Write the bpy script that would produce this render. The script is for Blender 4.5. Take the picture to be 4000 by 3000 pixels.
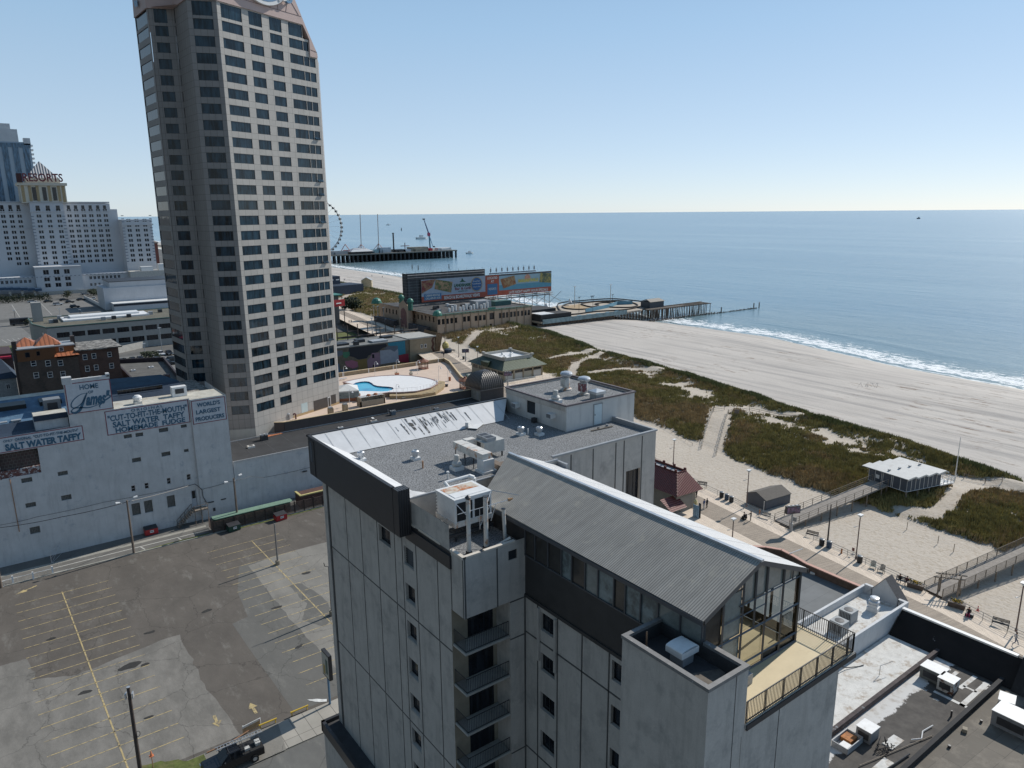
import bpy, math, random
from mathutils import Vector, Matrix
random.seed(7)
D2R=math.radians; PI=math.pi
for o in list(bpy.data.objects): bpy.data.objects.remove(o)
SC=bpy.context.scene; COL=SC.collection
# ---------- camera (world axes follow the street grid: +X towards the sea, Z up, street level 0)
F_=2850.; PITCH=D2R(13.2); ROLL=D2R(0.47); CAMH=53.; AZ=D2R(53.5)
cam=bpy.data.cameras.new('camera'); co=bpy.data.objects.new('camera',cam); COL.objects.link(co); SC.camera=co
fw=Vector((math.cos(AZ)*math.cos(PITCH),math.sin(AZ)*math.cos(PITCH),-math.sin(PITCH)))
r0=Vector((math.sin(AZ),-math.cos(AZ),0)); u0=r0.cross(fw)
RR=math.cos(ROLL)*r0-math.sin(ROLL)*u0; UU=math.cos(ROLL)*u0+math.sin(ROLL)*r0
co.matrix_world=Matrix(((RR.x,UU.x,-fw.x,0),(RR.y,UU.y,-fw.y,0),(RR.z,UU.z,-fw.z,CAMH),(0,0,0,1)))
cam.sensor_width=36; cam.lens=36*F_/4000; cam.clip_start=0.5; cam.clip_end=120000
SC.render.resolution_x=1024; SC.render.resolution_y=768
# ---------- world and sun
SUN_AZ=6.5; SUN_EL=36.5
w=bpy.data.worlds.new('World'); SC.world=w; w.use_nodes=True
nt=w.node_tree; nt.nodes.clear()
sky=nt.nodes.new('ShaderNodeTexSky'); sky.sky_type='NISHITA'; sky.sun_disc=False
sky.sun_elevation=D2R(SUN_EL); sky.sun_rotation=D2R(90-SUN_AZ); sky.altitude=0; sky.air_density=0.6; sky.dust_density=0.3; sky.ozone_density=3.0
bg=nt.nodes.new('ShaderNodeBackground'); bg.inputs[1].default_value=0.10
wo=nt.nodes.new('ShaderNodeOutputWorld'); 
tc=nt.nodes.new('ShaderNodeTexCoord'); sx=nt.nodes.new('ShaderNodeSeparateXYZ'); nt.links.new(tc.outputs['Generated'],sx.inputs[0])
cr=nt.nodes.new('ShaderNodeValToRGB'); nt.links.new(sx.outputs[2],cr.inputs[0])   # thin sea haze: paler towards the horizon
E4=cr.color_ramp.elements; E4[0].position=0.; E4[0].color=(.70,.77,.81,1); E4[1].position=1.; E4[1].color=(.15,.24,.38,1)
for ps,c4 in ((.08,(.58,.72,.83,1)),(.22,(.42,.63,.83,1)),(.45,(.20,.41,.68,1))): e=E4.new(ps); e.color=c4
k1=nt.nodes.new('ShaderNodeMix'); k1.data_type='RGBA'; k1.blend_type='MIX'; k1.inputs[0].default_value=.66
g1=nt.nodes.new('ShaderNodeVectorMath'); g1.operation='SCALE'; g1.inputs[3].default_value=10.0; nt.links.new(cr.outputs[0],g1.inputs[0])
nt.links.new(sky.outputs[0],k1.inputs[6]); nt.links.new(g1.outputs[0],k1.inputs[7])
dt=nt.nodes.new('ShaderNodeVectorMath'); dt.operation='DOT_PRODUCT'; nt.links.new(tc.outputs['Generated'],dt.inputs[0]); dt.inputs[1].default_value=(math.cos(D2R(SUN_AZ)),math.sin(D2R(SUN_AZ)),0)
mr=nt.nodes.new('ShaderNodeMapRange'); mr.inputs[1].default_value=-.75; mr.inputs[2].default_value=.13; nt.links.new(dt.outputs['Value'],mr.inputs[0])   # unseen sky behind the camera dimmed and warmed, to darken shaded walls
tn=nt.nodes.new('ShaderNodeMix'); tn.data_type='RGBA'; tn.inputs[6].default_value=(.52,.475,.42,1); tn.inputs[7].default_value=(1,1,1,1); nt.links.new(mr.outputs[0],tn.inputs[0])
k2=nt.nodes.new('ShaderNodeMix'); k2.data_type='RGBA'; k2.blend_type='MULTIPLY'; k2.inputs[0].default_value=1.; nt.links.new(k1.outputs[2],k2.inputs[6]); nt.links.new(tn.outputs[2],k2.inputs[7]); nt.links.new(k2.outputs[2],bg.inputs[0]); nt.links.new(bg.outputs[0],wo.inputs[0])
sl=bpy.data.lights.new('sun','SUN'); sl.energy=4.0; sl.angle=D2R(0.5); sl.color=(1,.95,.87)
so=bpy.data.objects.new('sun',sl); COL.objects.link(so)
sd=Vector((math.cos(D2R(SUN_AZ))*math.cos(D2R(SUN_EL)),math.sin(D2R(SUN_AZ))*math.cos(D2R(SUN_EL)),math.sin(D2R(SUN_EL))))
so.rotation_euler=sd.to_track_quat('Z','Y').to_euler(); so.location=(0,0,200)
SC.view_settings.view_transform='Standard'; SC.view_settings.look='None'; SC.view_settings.exposure=0.10; SC.view_settings.gamma=1
# ---------- surveying: real positions read off the photograph, (crop, x, y) + a known height or wall plane
K={'a1':(0,400,3.16),'a2':(0,900,3.16),'a3':(0,1400,2.4578),'a4':(500,0,2.4578),'a5':(500,600,2.4578),'a6':(600,1200,2.765),'a7':(1240,760,3.687),'a8':(1500,1000,3.16),
'b1':(2000,1000,2.212),'b2':(3000,1100,2.212),'b3':(1200,1300,2.212),'b4':(1900,1300,2.765),'b5':(2500,1500,2.765),'b6':(3200,1700,2.765),'b7':(3200,2250,2.2125),'b8':(2400,2100,2.212),
'c1':(0,1900,3.16),'c2':(700,1800,3.16),'c3':(0,2300,2.37),'c4':(700,2300,2.37),'c5':(1250,1800,2.765),'c6':(1300,2300,2.37),'c7':(1700,1600,2.765),'c8':(2600,1800,3.16),'d3':(860,1400,4.424),'d4':(1300,1380,3.6867),'e1':(0,1200,3.0722),'e2':(2000,1080,4.254),'e3':(1280,1080,3.1725),'e4':(3000,780,1.27)}
def ray(k,x,y):
    c=K[k]; px=c[0]+x/c[2]; py=c[1]+y/c[2]
    return fw+(px-2000)/F_*RR-(py-1500)/F_*UU
def at(k,x,y,z=0.): d=ray(k,x,y); t=(z-CAMH)/d.z; return Vector((d.x*t,d.y*t,z))
def onX(k,x,y,X): d=ray(k,x,y); t=X/d.x; return Vector((X,d.y*t,CAMH+d.z*t))
def onY(k,x,y,Y): d=ray(k,x,y); t=Y/d.y; return Vector((d.x*t,Y,CAMH+d.z*t))
def hgt(g,k,x,y): # height of the point seen at (x,y) on the vertical through g
    d=ray(k,x,y); t=math.hypot(g[0],g[1])/math.hypot(d.x,d.y); return CAMH+d.z*t
# ---------- materials
MC={}
def _n(nt,t,**kw):
    n=nt.nodes.new(t)
    for k,v in kw.items(): setattr(n,k,v)
    return n
def mth(nt,op,a,b=None,c=None):
    n=_n(nt,'ShaderNodeMath',operation=op)
    for i,x in enumerate((a,b,c)):
        if x is None: continue
        if isinstance(x,(int,float)): n.inputs[i].default_value=x
        else: nt.links.new(x,n.inputs[i])
    return n.outputs[0]
def mix(nt,fac,a,b):
    n=_n(nt,'ShaderNodeMix',data_type='RGBA')
    for s,x in ((n.inputs[0],fac),(n.inputs[6],a),(n.inputs[7],b)):
        if isinstance(x,(int,float)): s.default_value=x
        elif isinstance(x,tuple): s.default_value=(x[0],x[1],x[2],1)
        else: nt.links.new(x,s)
    return n.outputs[2]
def ramp(nt,x,a,b):
    n=_n(nt,'ShaderNodeMapRange'); n.inputs[1].default_value=a; n.inputs[2].default_value=b; nt.links.new(x,n.inputs[0]); return n.outputs[0]
def noise(nt,vec,scale,detail=4,rough=.6,sc3=None):
    if sc3:
        m=_n(nt,'ShaderNodeMapping'); m.inputs[3].default_value=sc3; nt.links.new(vec,m.inputs[0]); vec=m.outputs[0]
    n=_n(nt,'ShaderNodeTexNoise'); n.inputs['Scale'].default_value=scale; n.inputs['Detail'].default_value=detail; n.inputs['Roughness'].default_value=rough
    nt.links.new(vec,n.inputs['Vector']); return n.outputs[0]
def wallvec(nt):
    g=_n(nt,'ShaderNodeNewGeometry'); c=_n(nt,'ShaderNodeVectorMath',operation='CROSS_PRODUCT'); c.inputs[0].default_value=(0,0,1); nt.links.new(g.outputs['True Normal'],c.inputs[1])
    d=_n(nt,'ShaderNodeVectorMath',operation='DOT_PRODUCT'); nt.links.new(g.outputs['Position'],d.inputs[0]); nt.links.new(c.outputs[0],d.inputs[1])
    s=_n(nt,'ShaderNodeSeparateXYZ'); nt.links.new(g.outputs['Position'],s.inputs[0])
    k=_n(nt,'ShaderNodeCombineXYZ'); nt.links.new(d.outputs['Value'],k.inputs[0]); nt.links.new(s.outputs[2],k.inputs[1])
    return k.outputs[0],d.outputs['Value'],s.outputs[2]
def base(name,rough=.7,metal=0.,spec=.5):
    m=bpy.data.materials.new(name); m.use_nodes=True; nt=m.node_tree; p=nt.nodes['Principled BSDF']
    p.inputs['Roughness'].default_value=rough; p.inputs['Metallic'].default_value=metal; p.inputs['Specular IOR Level'].default_value=spec
    MC[name]=m
    g=_n(nt,'ShaderNodeNewGeometry'); return m,nt,p,g.outputs['Position']
def bump(nt,p,h,dist,strength=.5):
    b=_n(nt,'ShaderNodeBump'); b.inputs['Distance'].default_value=dist; b.inputs['Strength'].default_value=strength
    nt.links.new(h,b.inputs['Height']); nt.links.new(b.outputs[0],p.inputs['Normal'])
def M(name,c,rough=.7,var=.25,ns=1.5,metal=0.,bp=0.,c2=None,thr=(.5,.7),ns2=.6,spec=.5,streak=0.,fine=0.,fs=25.):
    """c: base colour; var: noise value variation; c2: stain colour; streak: vertical runs; fine: grain"""
    if name in MC: return MC[name]
    m,nt,p,pos=base(name,rough,metal,spec)
    col=c
    if var:
        f=noise(nt,pos,ns,6,.65); lo=tuple(x*(1-var) for x in c); hi=tuple(min(1,x*(1+var)) for x in c)
        col=mix(nt,ramp(nt,f,.3,.7),lo,hi)
    if fine:
        f=noise(nt,pos,fs,2,.7); col=mix(nt,mth(nt,'MULTIPLY',ramp(nt,f,.45,.6),fine),col,tuple(x*.35 for x in c))
    if streak:
        wv,u,zz=wallvec(nt); f=noise(nt,wv,1.6,5,.7,(1.,.10,1.)); col=mix(nt,mth(nt,'MULTIPLY',ramp(nt,f,.5,.75),streak),col,tuple(x*.45 for x in c))
    if c2: 
        f=noise(nt,pos,ns2,6,.7); col=mix(nt,ramp(nt,f,*thr),col,c2)
    if isinstance(col,tuple): p.inputs['Base Color'].default_value=(*col,1)
    else: nt.links.new(col,p.inputs['Base Color'])
    if bp: bump(nt,p,noise(nt,pos,12,4),bp)
    return m
def glass(name,c=(.012,.02,.032),var=.8,rough=.06,ns=.35,spec=.5):
    if name in MC: return MC[name]
    m,nt,p,pos=base(name,rough,0,spec)
    wv,u,zz=wallvec(nt); f=noise(nt,wv,ns,3,.6,(3.,.6,1.)); g=noise(nt,wv,1.,2,.5,(3.5,.15,1.))
    col=mix(nt,ramp(nt,f,.4,.68),tuple(x*(1-var*.6) for x in c),tuple(x*(1+var*2.2) for x in c)); col=mix(nt,mth(nt,'MULTIPLY',ramp(nt,g,.52,.62),.5),col,tuple(x*2.6+.012 for x in c))
    nt.links.new(col,p.inputs['Base Color']); bump(nt,p,noise(nt,pos,.7,1),.02,.35); return m
def panels(name,c,u0,du,z0,dz,dz2,lw=.05,dark=.45,var=.1,streak=.15,rough=.6,c2=None):
    m,nt,p,pos=base(name,rough); wv,u,zz=wallvec(nt)
    def line(x,o,d,w): return mth(nt,'LESS_THAN',mth(nt,'FRACT',mth(nt,'DIVIDE',mth(nt,'SUBTRACT',x,o-w/2),d)),w/d)
    l=mth(nt,'MAXIMUM',line(u,u0,du,lw),line(zz,z0,dz,lw))
    if dz2: l=mth(nt,'MAXIMUM',l,line(zz,z0+dz2,dz,lw))
    f=noise(nt,pos,.5,5); col=mix(nt,ramp(nt,f,.3,.7),tuple(x*(1-var) for x in c),tuple(x*(1+var) for x in c))
    wn=_n(nt,'ShaderNodeTexWhiteNoise'); cc=_n(nt,'ShaderNodeCombineXYZ')
    nt.links.new(mth(nt,'FLOOR',mth(nt,'DIVIDE',mth(nt,'SUBTRACT',u,u0),du)),cc.inputs[0]); nt.links.new(mth(nt,'FLOOR',mth(nt,'DIVIDE',mth(nt,'SUBTRACT',zz,z0),dz)),cc.inputs[1]); nt.links.new(cc.outputs[0],wn.inputs[0])
    col=mix(nt,mth(nt,'MULTIPLY',wn.outputs[0],.22),col,tuple(x*.7 for x in c))
    if streak: f=noise(nt,wv,1.,5,.7,(1.,.08,1.)); col=mix(nt,mth(nt,'MULTIPLY',ramp(nt,f,.5,.8),streak),col,tuple(x*.5 for x in c))
    col=mix(nt,l,col,tuple(x*dark for x in c)); nt.links.new(col,p.inputs['Base Color']); return m
def brick(name,c1,c2,mort,sw=.6,sh=.2,ms=.02,vec='wall',rot=0.,rough=.8,var=.3,ns=.5,off=.5,scale=1.,stain=None,thr=(.5,.7)):
    m,nt,p,pos=base(name,rough); v=wallvec(nt)[0] if vec=='wall' else pos
    mp=_n(nt,'ShaderNodeMapping'); mp.inputs[2].default_value=(0,0,D2R(rot)); nt.links.new(v,mp.inputs[0])
    b=_n(nt,'ShaderNodeTexBrick'); b.inputs['Scale'].default_value=scale; b.inputs['Brick Width'].default_value=sw; b.inputs['Row Height'].default_value=sh; b.inputs['Mortar Size'].default_value=ms; b.offset=off
    for i,x in ((1,c1),(2,c2),(3,mort)): b.inputs[i].default_value=(*x,1)
    nt.links.new(mp.outputs[0],b.inputs[0]); f=noise(nt,pos,ns,5)
    col=mix(nt,mth(nt,'MULTIPLY',ramp(nt,f,.35,.7),var),b.outputs[0],tuple(x*.4 for x in c1))
    if stain: col=mix(nt,ramp(nt,noise(nt,pos,.35,6,.7),*thr),col,stain)
    nt.links.new(col,p.inputs['Base Color']); return m
def corr(name,c,ang,wl=.25,dist=.05,rough=.5,metal=0.,c2=None,seam=0.,var=.2):
    """corrugated / ribbed sheet, ribs run along direction ang in plan"""
    m,nt,p,pos=base(name,rough,metal); mp=_n(nt,'ShaderNodeMapping'); mp.inputs[2].default_value=(0,0,D2R(-ang)); nt.links.new(pos,mp.inputs[0])
    s=_n(nt,'ShaderNodeSeparateXYZ'); nt.links.new(mp.outputs[0],s.inputs[0]); h=mth(nt,'SINE',mth(nt,'MULTIPLY',s.outputs[1],2*PI/wl))
    f=noise(nt,mp.outputs[0],1.,5,.7,(.25,2.,1.)); col=mix(nt,ramp(nt,f,.3,.75),tuple(x*(1-var) for x in c),tuple(x*(1+var) for x in c))
    col=mix(nt,ramp(nt,h,-.2,-1.),col,tuple(x*.5 for x in c))
    if c2: col=mix(nt,ramp(nt,noise(nt,pos,.9,6,.75),.55,.75),col,c2)
    if seam: col=mix(nt,mth(nt,'LESS_THAN',mth(nt,'FRACT',mth(nt,'DIVIDE',s.outputs[1],seam)),.08/seam),col,tuple(x*.4 for x in c))
    nt.links.new(col,p.inputs['Base Color']); bump(nt,p,h,dist,.6); return m
def emis(name,c,e,rough=.4):
    if name in MC: return MC[name]
    m,nt,p,pos=base(name,rough); p.inputs['Base Color'].default_value=(*c,1); p.inputs['Emission Color'].default_value=(*c,1); p.inputs['Emission Strength'].default_value=e; return m
# ---------- mesh builder
OFF={}
class MB:
    def __init__(s,T=None): s.v=[];s.f=[];s.mi=[];s.T=T;s.cur=0
    def m(s,i): s.cur=i; return s
    def V(s,p):
        p=Vector(p)
        if s.T is not None: p=s.T@p
        s.v.append(p); return len(s.v)-1
    def face(s,pts): s.f.append([s.V(p) for p in pts]); s.mi.append(s.cur); return s
    def idx(s,ids): s.f.append(list(ids)); s.mi.append(s.cur)
    def box(s,x0,y0,z0,x1,y1,z1):
        if x0>x1:x0,x1=x1,x0
        if y0>y1:y0,y1=y1,y0
        if z0>z1:z0,z1=z1,z0
        a=[s.V(p) for p in ((x0,y0,z0),(x1,y0,z0),(x1,y1,z0),(x0,y1,z0),(x0,y0,z1),(x1,y0,z1),(x1,y1,z1),(x0,y1,z1))]
        for q in ((3,2,1,0),(4,5,6,7),(0,1,5,4),(1,2,6,5),(2,3,7,6),(3,0,4,7)): s.idx([a[i] for i in q])
        return s
    def ob(s,c,sx,sy,sz,ang=0,base=True):
        T=s.T; L=Matrix.Translation(Vector(c))@Matrix.Rotation(D2R(ang),4,'Z'); s.T=L if T is None else T@L
        s.box(-sx/2,-sy/2,0 if base else -sz/2,sx/2,sy/2,sz if base else sz/2); s.T=T; return s
    def prism(s,pts,z0,z1,top=True,bot=True):
        n=len(pts); ar=sum(pts[i][0]*pts[(i+1)%n][1]-pts[(i+1)%n][0]*pts[i][1] for i in range(n))
        if ar<0: pts=pts[::-1]
        a=[s.V((p[0],p[1],z0)) for p in pts]; b=[s.V((p[0],p[1],z1)) for p in pts]
        for i in range(n): s.idx([a[i],a[(i+1)%n],b[(i+1)%n],b[i]])
        if top: s.idx(b)
        if bot: s.idx(a[::-1])
        return s
    def cone(s,p,r1,r2,q=None,n=10,caps=True):
        p=Vector(p); q=Vector(q); d=(q-p); 
        if d.length<1e-6: return s
        d.normalize(); a=Vector((0,0,1)) if abs(d.z)<.9 else Vector((1,0,0)); x=d.cross(a).normalized(); y=d.cross(x)
        A=[s.V(p+(x*math.cos(2*PI*i/n)+y*math.sin(2*PI*i/n))*r1) for i in range(n)]; B=[s.V(q+(x*math.cos(2*PI*i/n)+y*math.sin(2*PI*i/n))*r2) for i in range(n)]
        for i in range(n): s.idx([A[i],B[i],B[(i+1)%n],A[(i+1)%n]][::-1])
        if caps: s.idx(A); s.idx(B[::-1])
        return s
    def tube(s,p,q,r,n=6): return s.cone(p,r,r,q,n)
    def path(s,pts,r,n=5):
        for a,b in zip(pts,pts[1:]): s.tube(a,b,r,n)
        return s
    def lathe(s,x,y,prof,n=16):
        R=[]
        for r,z in prof: R.append([s.V((x+r*math.cos(2*PI*i/n),y+r*math.sin(2*PI*i/n),z)) for i in range(n)])
        for a,b in zip(R,R[1:]):
            for i in range(n): s.idx([a[i],a[(i+1)%n],b[(i+1)%n],b[i]])
        s.idx(R[-1]); s.idx(R[0][::-1]); return s
    def strip(s,pts,w,z,zf=None):
        for a,b in zip(pts,pts[1:]):
            a=Vector(a[:2]);b=Vector(b[:2]); d=(b-a).normalized(); n=Vector((-d.y,d.x))*w/2
            s.face([(*(a-n),z),(*(b-n),z),(*(b+n),z),(*(a+n),z)])
        return s
    def wall(s,pts,t,z0,z1): # vertical wall of thickness t along a polyline
        for a,b in zip(pts,pts[1:]):
            a=Vector(a[:2]);b=Vector(b[:2]); d=(b-a).normalized(); n=Vector((-d.y,d.x))*t/2
            s.prism([tuple(a-n),tuple(b-n),tuple(b+n),tuple(a+n)],z0,z1)
        return s
    def build(s,name,mats,parent=None,smooth=False):
        me=bpy.data.meshes.new(name); off=OFF.get(parent.name,Vector((0,0,0))) if parent else Vector((0,0,0))
        me.from_pydata([tuple(p-off) for p in s.v],[],s.f)
        for m in (mats if isinstance(mats,(list,tuple)) else [mats]): me.materials.append(m)
        me.polygons.foreach_set('material_index',s.mi)
        if smooth: me.polygons.foreach_set('use_smooth',[True]*len(me.polygons))
        me.update(); o=bpy.data.objects.new(name,me); COL.objects.link(o)
        if parent: o.parent=parent; OFF[o.name]=off
        return o
def tag(o,label,cat,group=None,kind=None):
    if label: o['label']=label
    if cat: o['category']=cat
    if group: o['group']=group
    if kind: o['kind']=kind
    return o
def root(name,label,cat,loc,group=None,kind=None):
    o=bpy.data.objects.new(name,None); COL.objects.link(o); o.location=loc; OFF[o.name]=Vector(loc); o.empty_display_size=.5
    return tag(o,label,cat,group,kind)
def struct(mb,name,mat,**k): return tag(mb.build(name,mat,**k),None,None,None,'structure')
def dup(o,loc=None,rz=None,label=None,parent=None,scale=None):
    c=o.copy(); COL.objects.link(c)
    if parent is not None: c.parent=parent
    for ch in [x for x in CH.get(o.name,[])]: dup(ch,parent=c)
    if loc is not None: c.location=loc; 
    if rz is not None: c.rotation_euler=(0,0,rz)
    if scale is not None: c.scale=(scale,)*3
    if label: c['label']=label
    return c
CH={}
def protos(): # refresh the parent > children index
    CH.clear()
    for o in bpy.data.objects:
        if o.parent: CH.setdefault(o.parent.name,[]).append(o)
def place(proto,spots,relabel=None):
    """spots: (x,y,z,rot_deg,label[,scale]); the first one moves the proto itself"""
    protos()
    for i,sp in enumerate(spots):
        o=proto if i==0 else dup(proto)
        o.location=sp[:3]; o.rotation_euler=(0,0,D2R(sp[3])); o['label']=sp[4]
        if len(sp)>5: o.scale=(sp[5],)*3
E_=lambda a: Vector((math.cos(D2R(a)),math.sin(D2R(a)),0))
def fpt(o,a,s,z,d=0.): # point on a facade: o origin, a direction angle, s along, z height, d depth behind the face
    e=E_(a); n=Vector((e.y,-e.x,0)); p=Vector((o[0],o[1],0))+e*s-n*d; return Vector((p.x,p.y,z))
def facade(mb,o,a,s0,s1,z0,z1,holes,d=.2,bands=None):
    S=sorted({s0,s1}|{x for h in holes for x in h[:2]}); Z=sorted({z0,z1}|{x for h in holes for x in h[2:4]})
    S=[x for x in S if s0<=x<=s1]; Z=[x for x in Z if z0<=x<=z1]
    H=[h for h in holes]
    for i in range(len(S)-1):
        j=0; ms=(S[i]+S[i+1])/2
        while j<len(Z)-1:
            mz=(Z[j]+Z[j+1])/2
            if any(h[0]<ms<h[1] and h[2]<mz<h[3] for h in H): j+=1; continue
            k=j
            while k+1<len(Z)-1 and not any(h[0]<ms<h[1] and h[2]<(Z[k+1]+Z[k+2])/2<h[3] for h in H): k+=1
            mb.face([fpt(o,a,S[i],Z[j]),fpt(o,a,S[i+1],Z[j]),fpt(o,a,S[i+1],Z[k+1]),fpt(o,a,S[i],Z[k+1])]); j=k+1
    for h in H:
        c=[(h[0],h[2]),(h[1],h[2]),(h[1],h[3]),(h[0],h[3])]
        for (p,q) in zip(c,c[1:]+c[:1]): mb.face([fpt(o,a,q[0],q[1]),fpt(o,a,p[0],p[1]),fpt(o,a,p[0],p[1],d),fpt(o,a,q[0],q[1],d)])
def winmesh(mb,o,a,h,d=.2,fr=.06,vb=1,hb=0,gm=1,fm=0,flip=0):
    """window unit filling hole h: glass (slot gm) and frame bars (slot fm)"""
    mb.m(gm).face([fpt(o,a,h[0],h[2],d-.01),fpt(o,a,h[1],h[2],d-.01),fpt(o,a,h[1],h[3],d-.01),fpt(o,a,h[0],h[3],d-.01)]); mb.m(fm)
    def bar(s0,s1,z0,z1):
        q=[fpt(o,a,s0,z0,d-.05),fpt(o,a,s1,z0,d-.05),fpt(o,a,s1,z1,d-.05),fpt(o,a,s0,z1,d-.05)]; mb.face(q)
    if fr:
        bar(h[0],h[1],h[2],h[2]+fr); bar(h[0],h[1],h[3]-fr,h[3]); bar(h[0],h[0]+fr,h[2]+fr,h[3]-fr); bar(h[1]-fr,h[1],h[2]+fr,h[3]-fr)
    for i in range(vb): x=h[0]+(h[1]-h[0])*(i+1)/(vb+1); bar(x-fr/3-.01,x+fr/3+.01,h[2]+fr,h[3]-fr)
    for i in range(hb): zz=h[2]+(h[3]-h[2])*(i+1)/(hb+1); bar(h[0]+fr,h[1]-fr,zz-fr/3,zz+fr/3)
def windows(parent,o,a,holes,mats,name='window',cap=None,**kw):
    """each hole its own window part; beyond cap the rest go into one stuff part"""
    rest=None; made=kw.pop('made',0)
    for h in holes:
        if cap is not None and made>=cap:
            rest=rest or MB(); winmesh(rest,o,a,h,**kw); continue
        mb=MB(); winmesh(mb,o,a,h,**kw); mb.build(name,mats,parent); made+=1
    if rest: tag(rest.build(name,mats,parent),None,None,None,'stuff')
    return made
def text(s,o,a,x0,x1,z0,z1,mat,parent,name='lettering',d=.03,bold=0.,shear=0.,sp=1.,flat=False):
    """lettering fitted to the box x0..x1, z0..z1 on a facade plane, standing d proud"""
    cu=bpy.data.curves.new(name,'FONT'); cu.body=s; cu.size=1; cu.offset=bold; cu.shear=shear; cu.space_character=sp; cu.extrude=0.02; cu.resolution_u=3
    t=bpy.data.objects.new('t',cu); COL.objects.link(t); bpy.context.view_layer.update()
    me=bpy.data.meshes.new_from_object(t.evaluated_get(bpy.context.evaluated_depsgraph_get())); bpy.data.objects.remove(t); bpy.data.curves.remove(cu)
    xs=[v.co.x for v in me.vertices]; ys=[v.co.y for v in me.vertices]; ax,bx,ay,by=min(xs),max(xs),min(ys),max(ys)
    off=OFF.get(parent.name,Vector((0,0,0))) if parent else Vector((0,0,0))
    for v in me.vertices:
        sx=x0+(v.co.x-ax)/(bx-ax)*(x1-x0); zz=z0+(v.co.y-ay)/(by-ay)*(z1-z0)
        v.co=fpt(o,a,sx,zz,-d-v.co.z)-off
    me.materials.append(mat); ob=bpy.data.objects.new(name,me); COL.objects.link(ob)
    if parent: ob.parent=parent; OFF[ob.name]=off
    return ob
# ================= shared materials
white=M('white_paint',(.72,.72,.71),.55,.08,2.,c2=(.45,.43,.4),thr=(.62,.8))
concw=M('pale_stucco',(.53,.49,.445),.85,.08,.8,streak=.5,c2=(.27,.255,.24),thr=(.52,.8),fine=.12,fs=14.)
conc=M('concrete',(.42,.41,.38),.85,.15,1.,fine=.3)
grey=M('grey_metal',(.33,.34,.35),.45,.12,2.)
galv=M('galvanised_metal',(.52,.54,.56),.35,.12,2.,metal=.5)
dark=M('dark_metal',(.035,.036,.04),.5,.2,2.)
blackm=M('black_membrane',(.05,.05,.053),.8,.3,.5,c2=(.10,.10,.10),fine=.3)
darkf=M('charcoal_fascia',(.035,.034,.036),.45,.1,1.)
joint=M('joint_filler',(.10,.095,.09),.9,.2)
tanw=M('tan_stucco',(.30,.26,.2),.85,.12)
woodg=M('weathered_wood',(.24,.20,.16),.85,.3,3.,fine=.3)
woodp=M('wood_pole',(.16,.125,.10),.85,.3,3.)
rust=M('rusty_white',(.62,.6,.56),.6,.1,2.,c2=(.42,.17,.05),thr=(.56,.68),ns2=1.4)
yel=M('yellow_paint',(.62,.42,.05),.6,.15)
redp=M('red_paint',(.42,.03,.035),.5,.15)
greenp=M('dark_green_paint',(.02,.07,.05),.5,.15)
bluep=M('blue_paint',(.06,.16,.32),.5,.15)
gl=glass('window_glass'); glt=glass('tower_glass',(.008,.019,.028),.9,.05); gld=glass('dark_glass',(.01,.012,.016),.6,.1)
gravel=M('roof_gravel',(.27,.275,.28),.95,.12,.6,fine=.95,fs=9.,bp=.15)
# ================= terrain
def interp(pts,y):
    if y<=pts[0][0]: 
        (a,b),(c,d)=pts[0],pts[1]
    elif y>=pts[-1][0]: (a,b),(c,d)=pts[-2],pts[-1]; return d+(y-c)*min(max((d-b)/(c-a),-.05),.05)
    else:
        for (a,b),(c,d) in zip(pts,pts[1:]):
            if a<=y<=c: break
    return b+(d-b)*(y-a)/(c-a)
def curve(L): return sorted((p[1],p[0]) for p in L)
BZ=3.0
XR=[(-200,78),(26,94.4),(34.5,96.6),(50,98.9),(64,100.9),(81,103.8),(196,131.9),(236,143.4),(290,150),(310,153),(340,158),(371,162),(422,176),(520,200),(740,250),(3000,280)]
XL=[(-200,104),(20,119),(30,120.5),(45,121.5),(66.5,121.7),(72.8,121.2),(84.5,123.1),(95.7,126.2),(117,130.2),(160,140),(222,150.6),(264,158),(313,160),(340,163),(371,165),(422,182),(520,206),(740,262),(3000,290)]
XS=[(-200,140),(20,149),(51,155.5),(71.3,162.8),(95.9,166.2),(113.8,171.5),(150,180),(196,186),(233,197),(256,199),(330,212),(415,221),(519,221),(600,235),(740,268),(3000,296)]
XW=[(-300,200),(0,240),(81,254),(121,258),(188,278),(230,276),(255,274),(330,268),(440,280),(584,306),(740,309),(900,322),(1300,330),(3000,340)]
XR_=lambda y:interp(XR,y); XL_=lambda y:interp(XL,y); XS_=lambda y:interp(XS,y); XW_=lambda y:interp(XW,y)
from mathutils import noise as MN
def nz(x,y,s,o=3): return MN.fractal(Vector((x*s,y*s,1.7)),1.0,2.0,o)
PATHS=[([at('b5',765,690,3),at('b5',840,440,3),at('b5',880,300,3)],2.6),([at('b5',880,300,3),at('b5',1000,262,3.5),at('b5',1180,285,3.5),at('b5',1500,335,3.5),at('b5',1920,425,2)],1.3),
 ([at('b1',700,1020,3),at('b1',1000,985,3),at('b1',1310,1020,2)],1.7),([at('b1',330,900,3),at('b1',560,860,3),at('b1',800,840,2)],1.6),([at('b1',500,1040,3),at('b1',560,940,3),at('b1',800,850,3)],1.6),
 ([at('a8',730,1080,3),at('a8',980,1100,3),at('a8',1170,945,3),at('a8',1400,925,3),at('a8',1700,900,3)],1.9),([at('a7',300,1500,3),at('a7',480,1445,3),at('a7',760,1440,3)],3.),
 ([at('b6',1420,510,3),at('b6',1700,560,3),at('b6',2212,600,3)],3.2),([at('b6',900,780,3),at('b6',1250,850,3),at('b6',1500,640,3),at('b6',1620,520,3)],1.5)]
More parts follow.
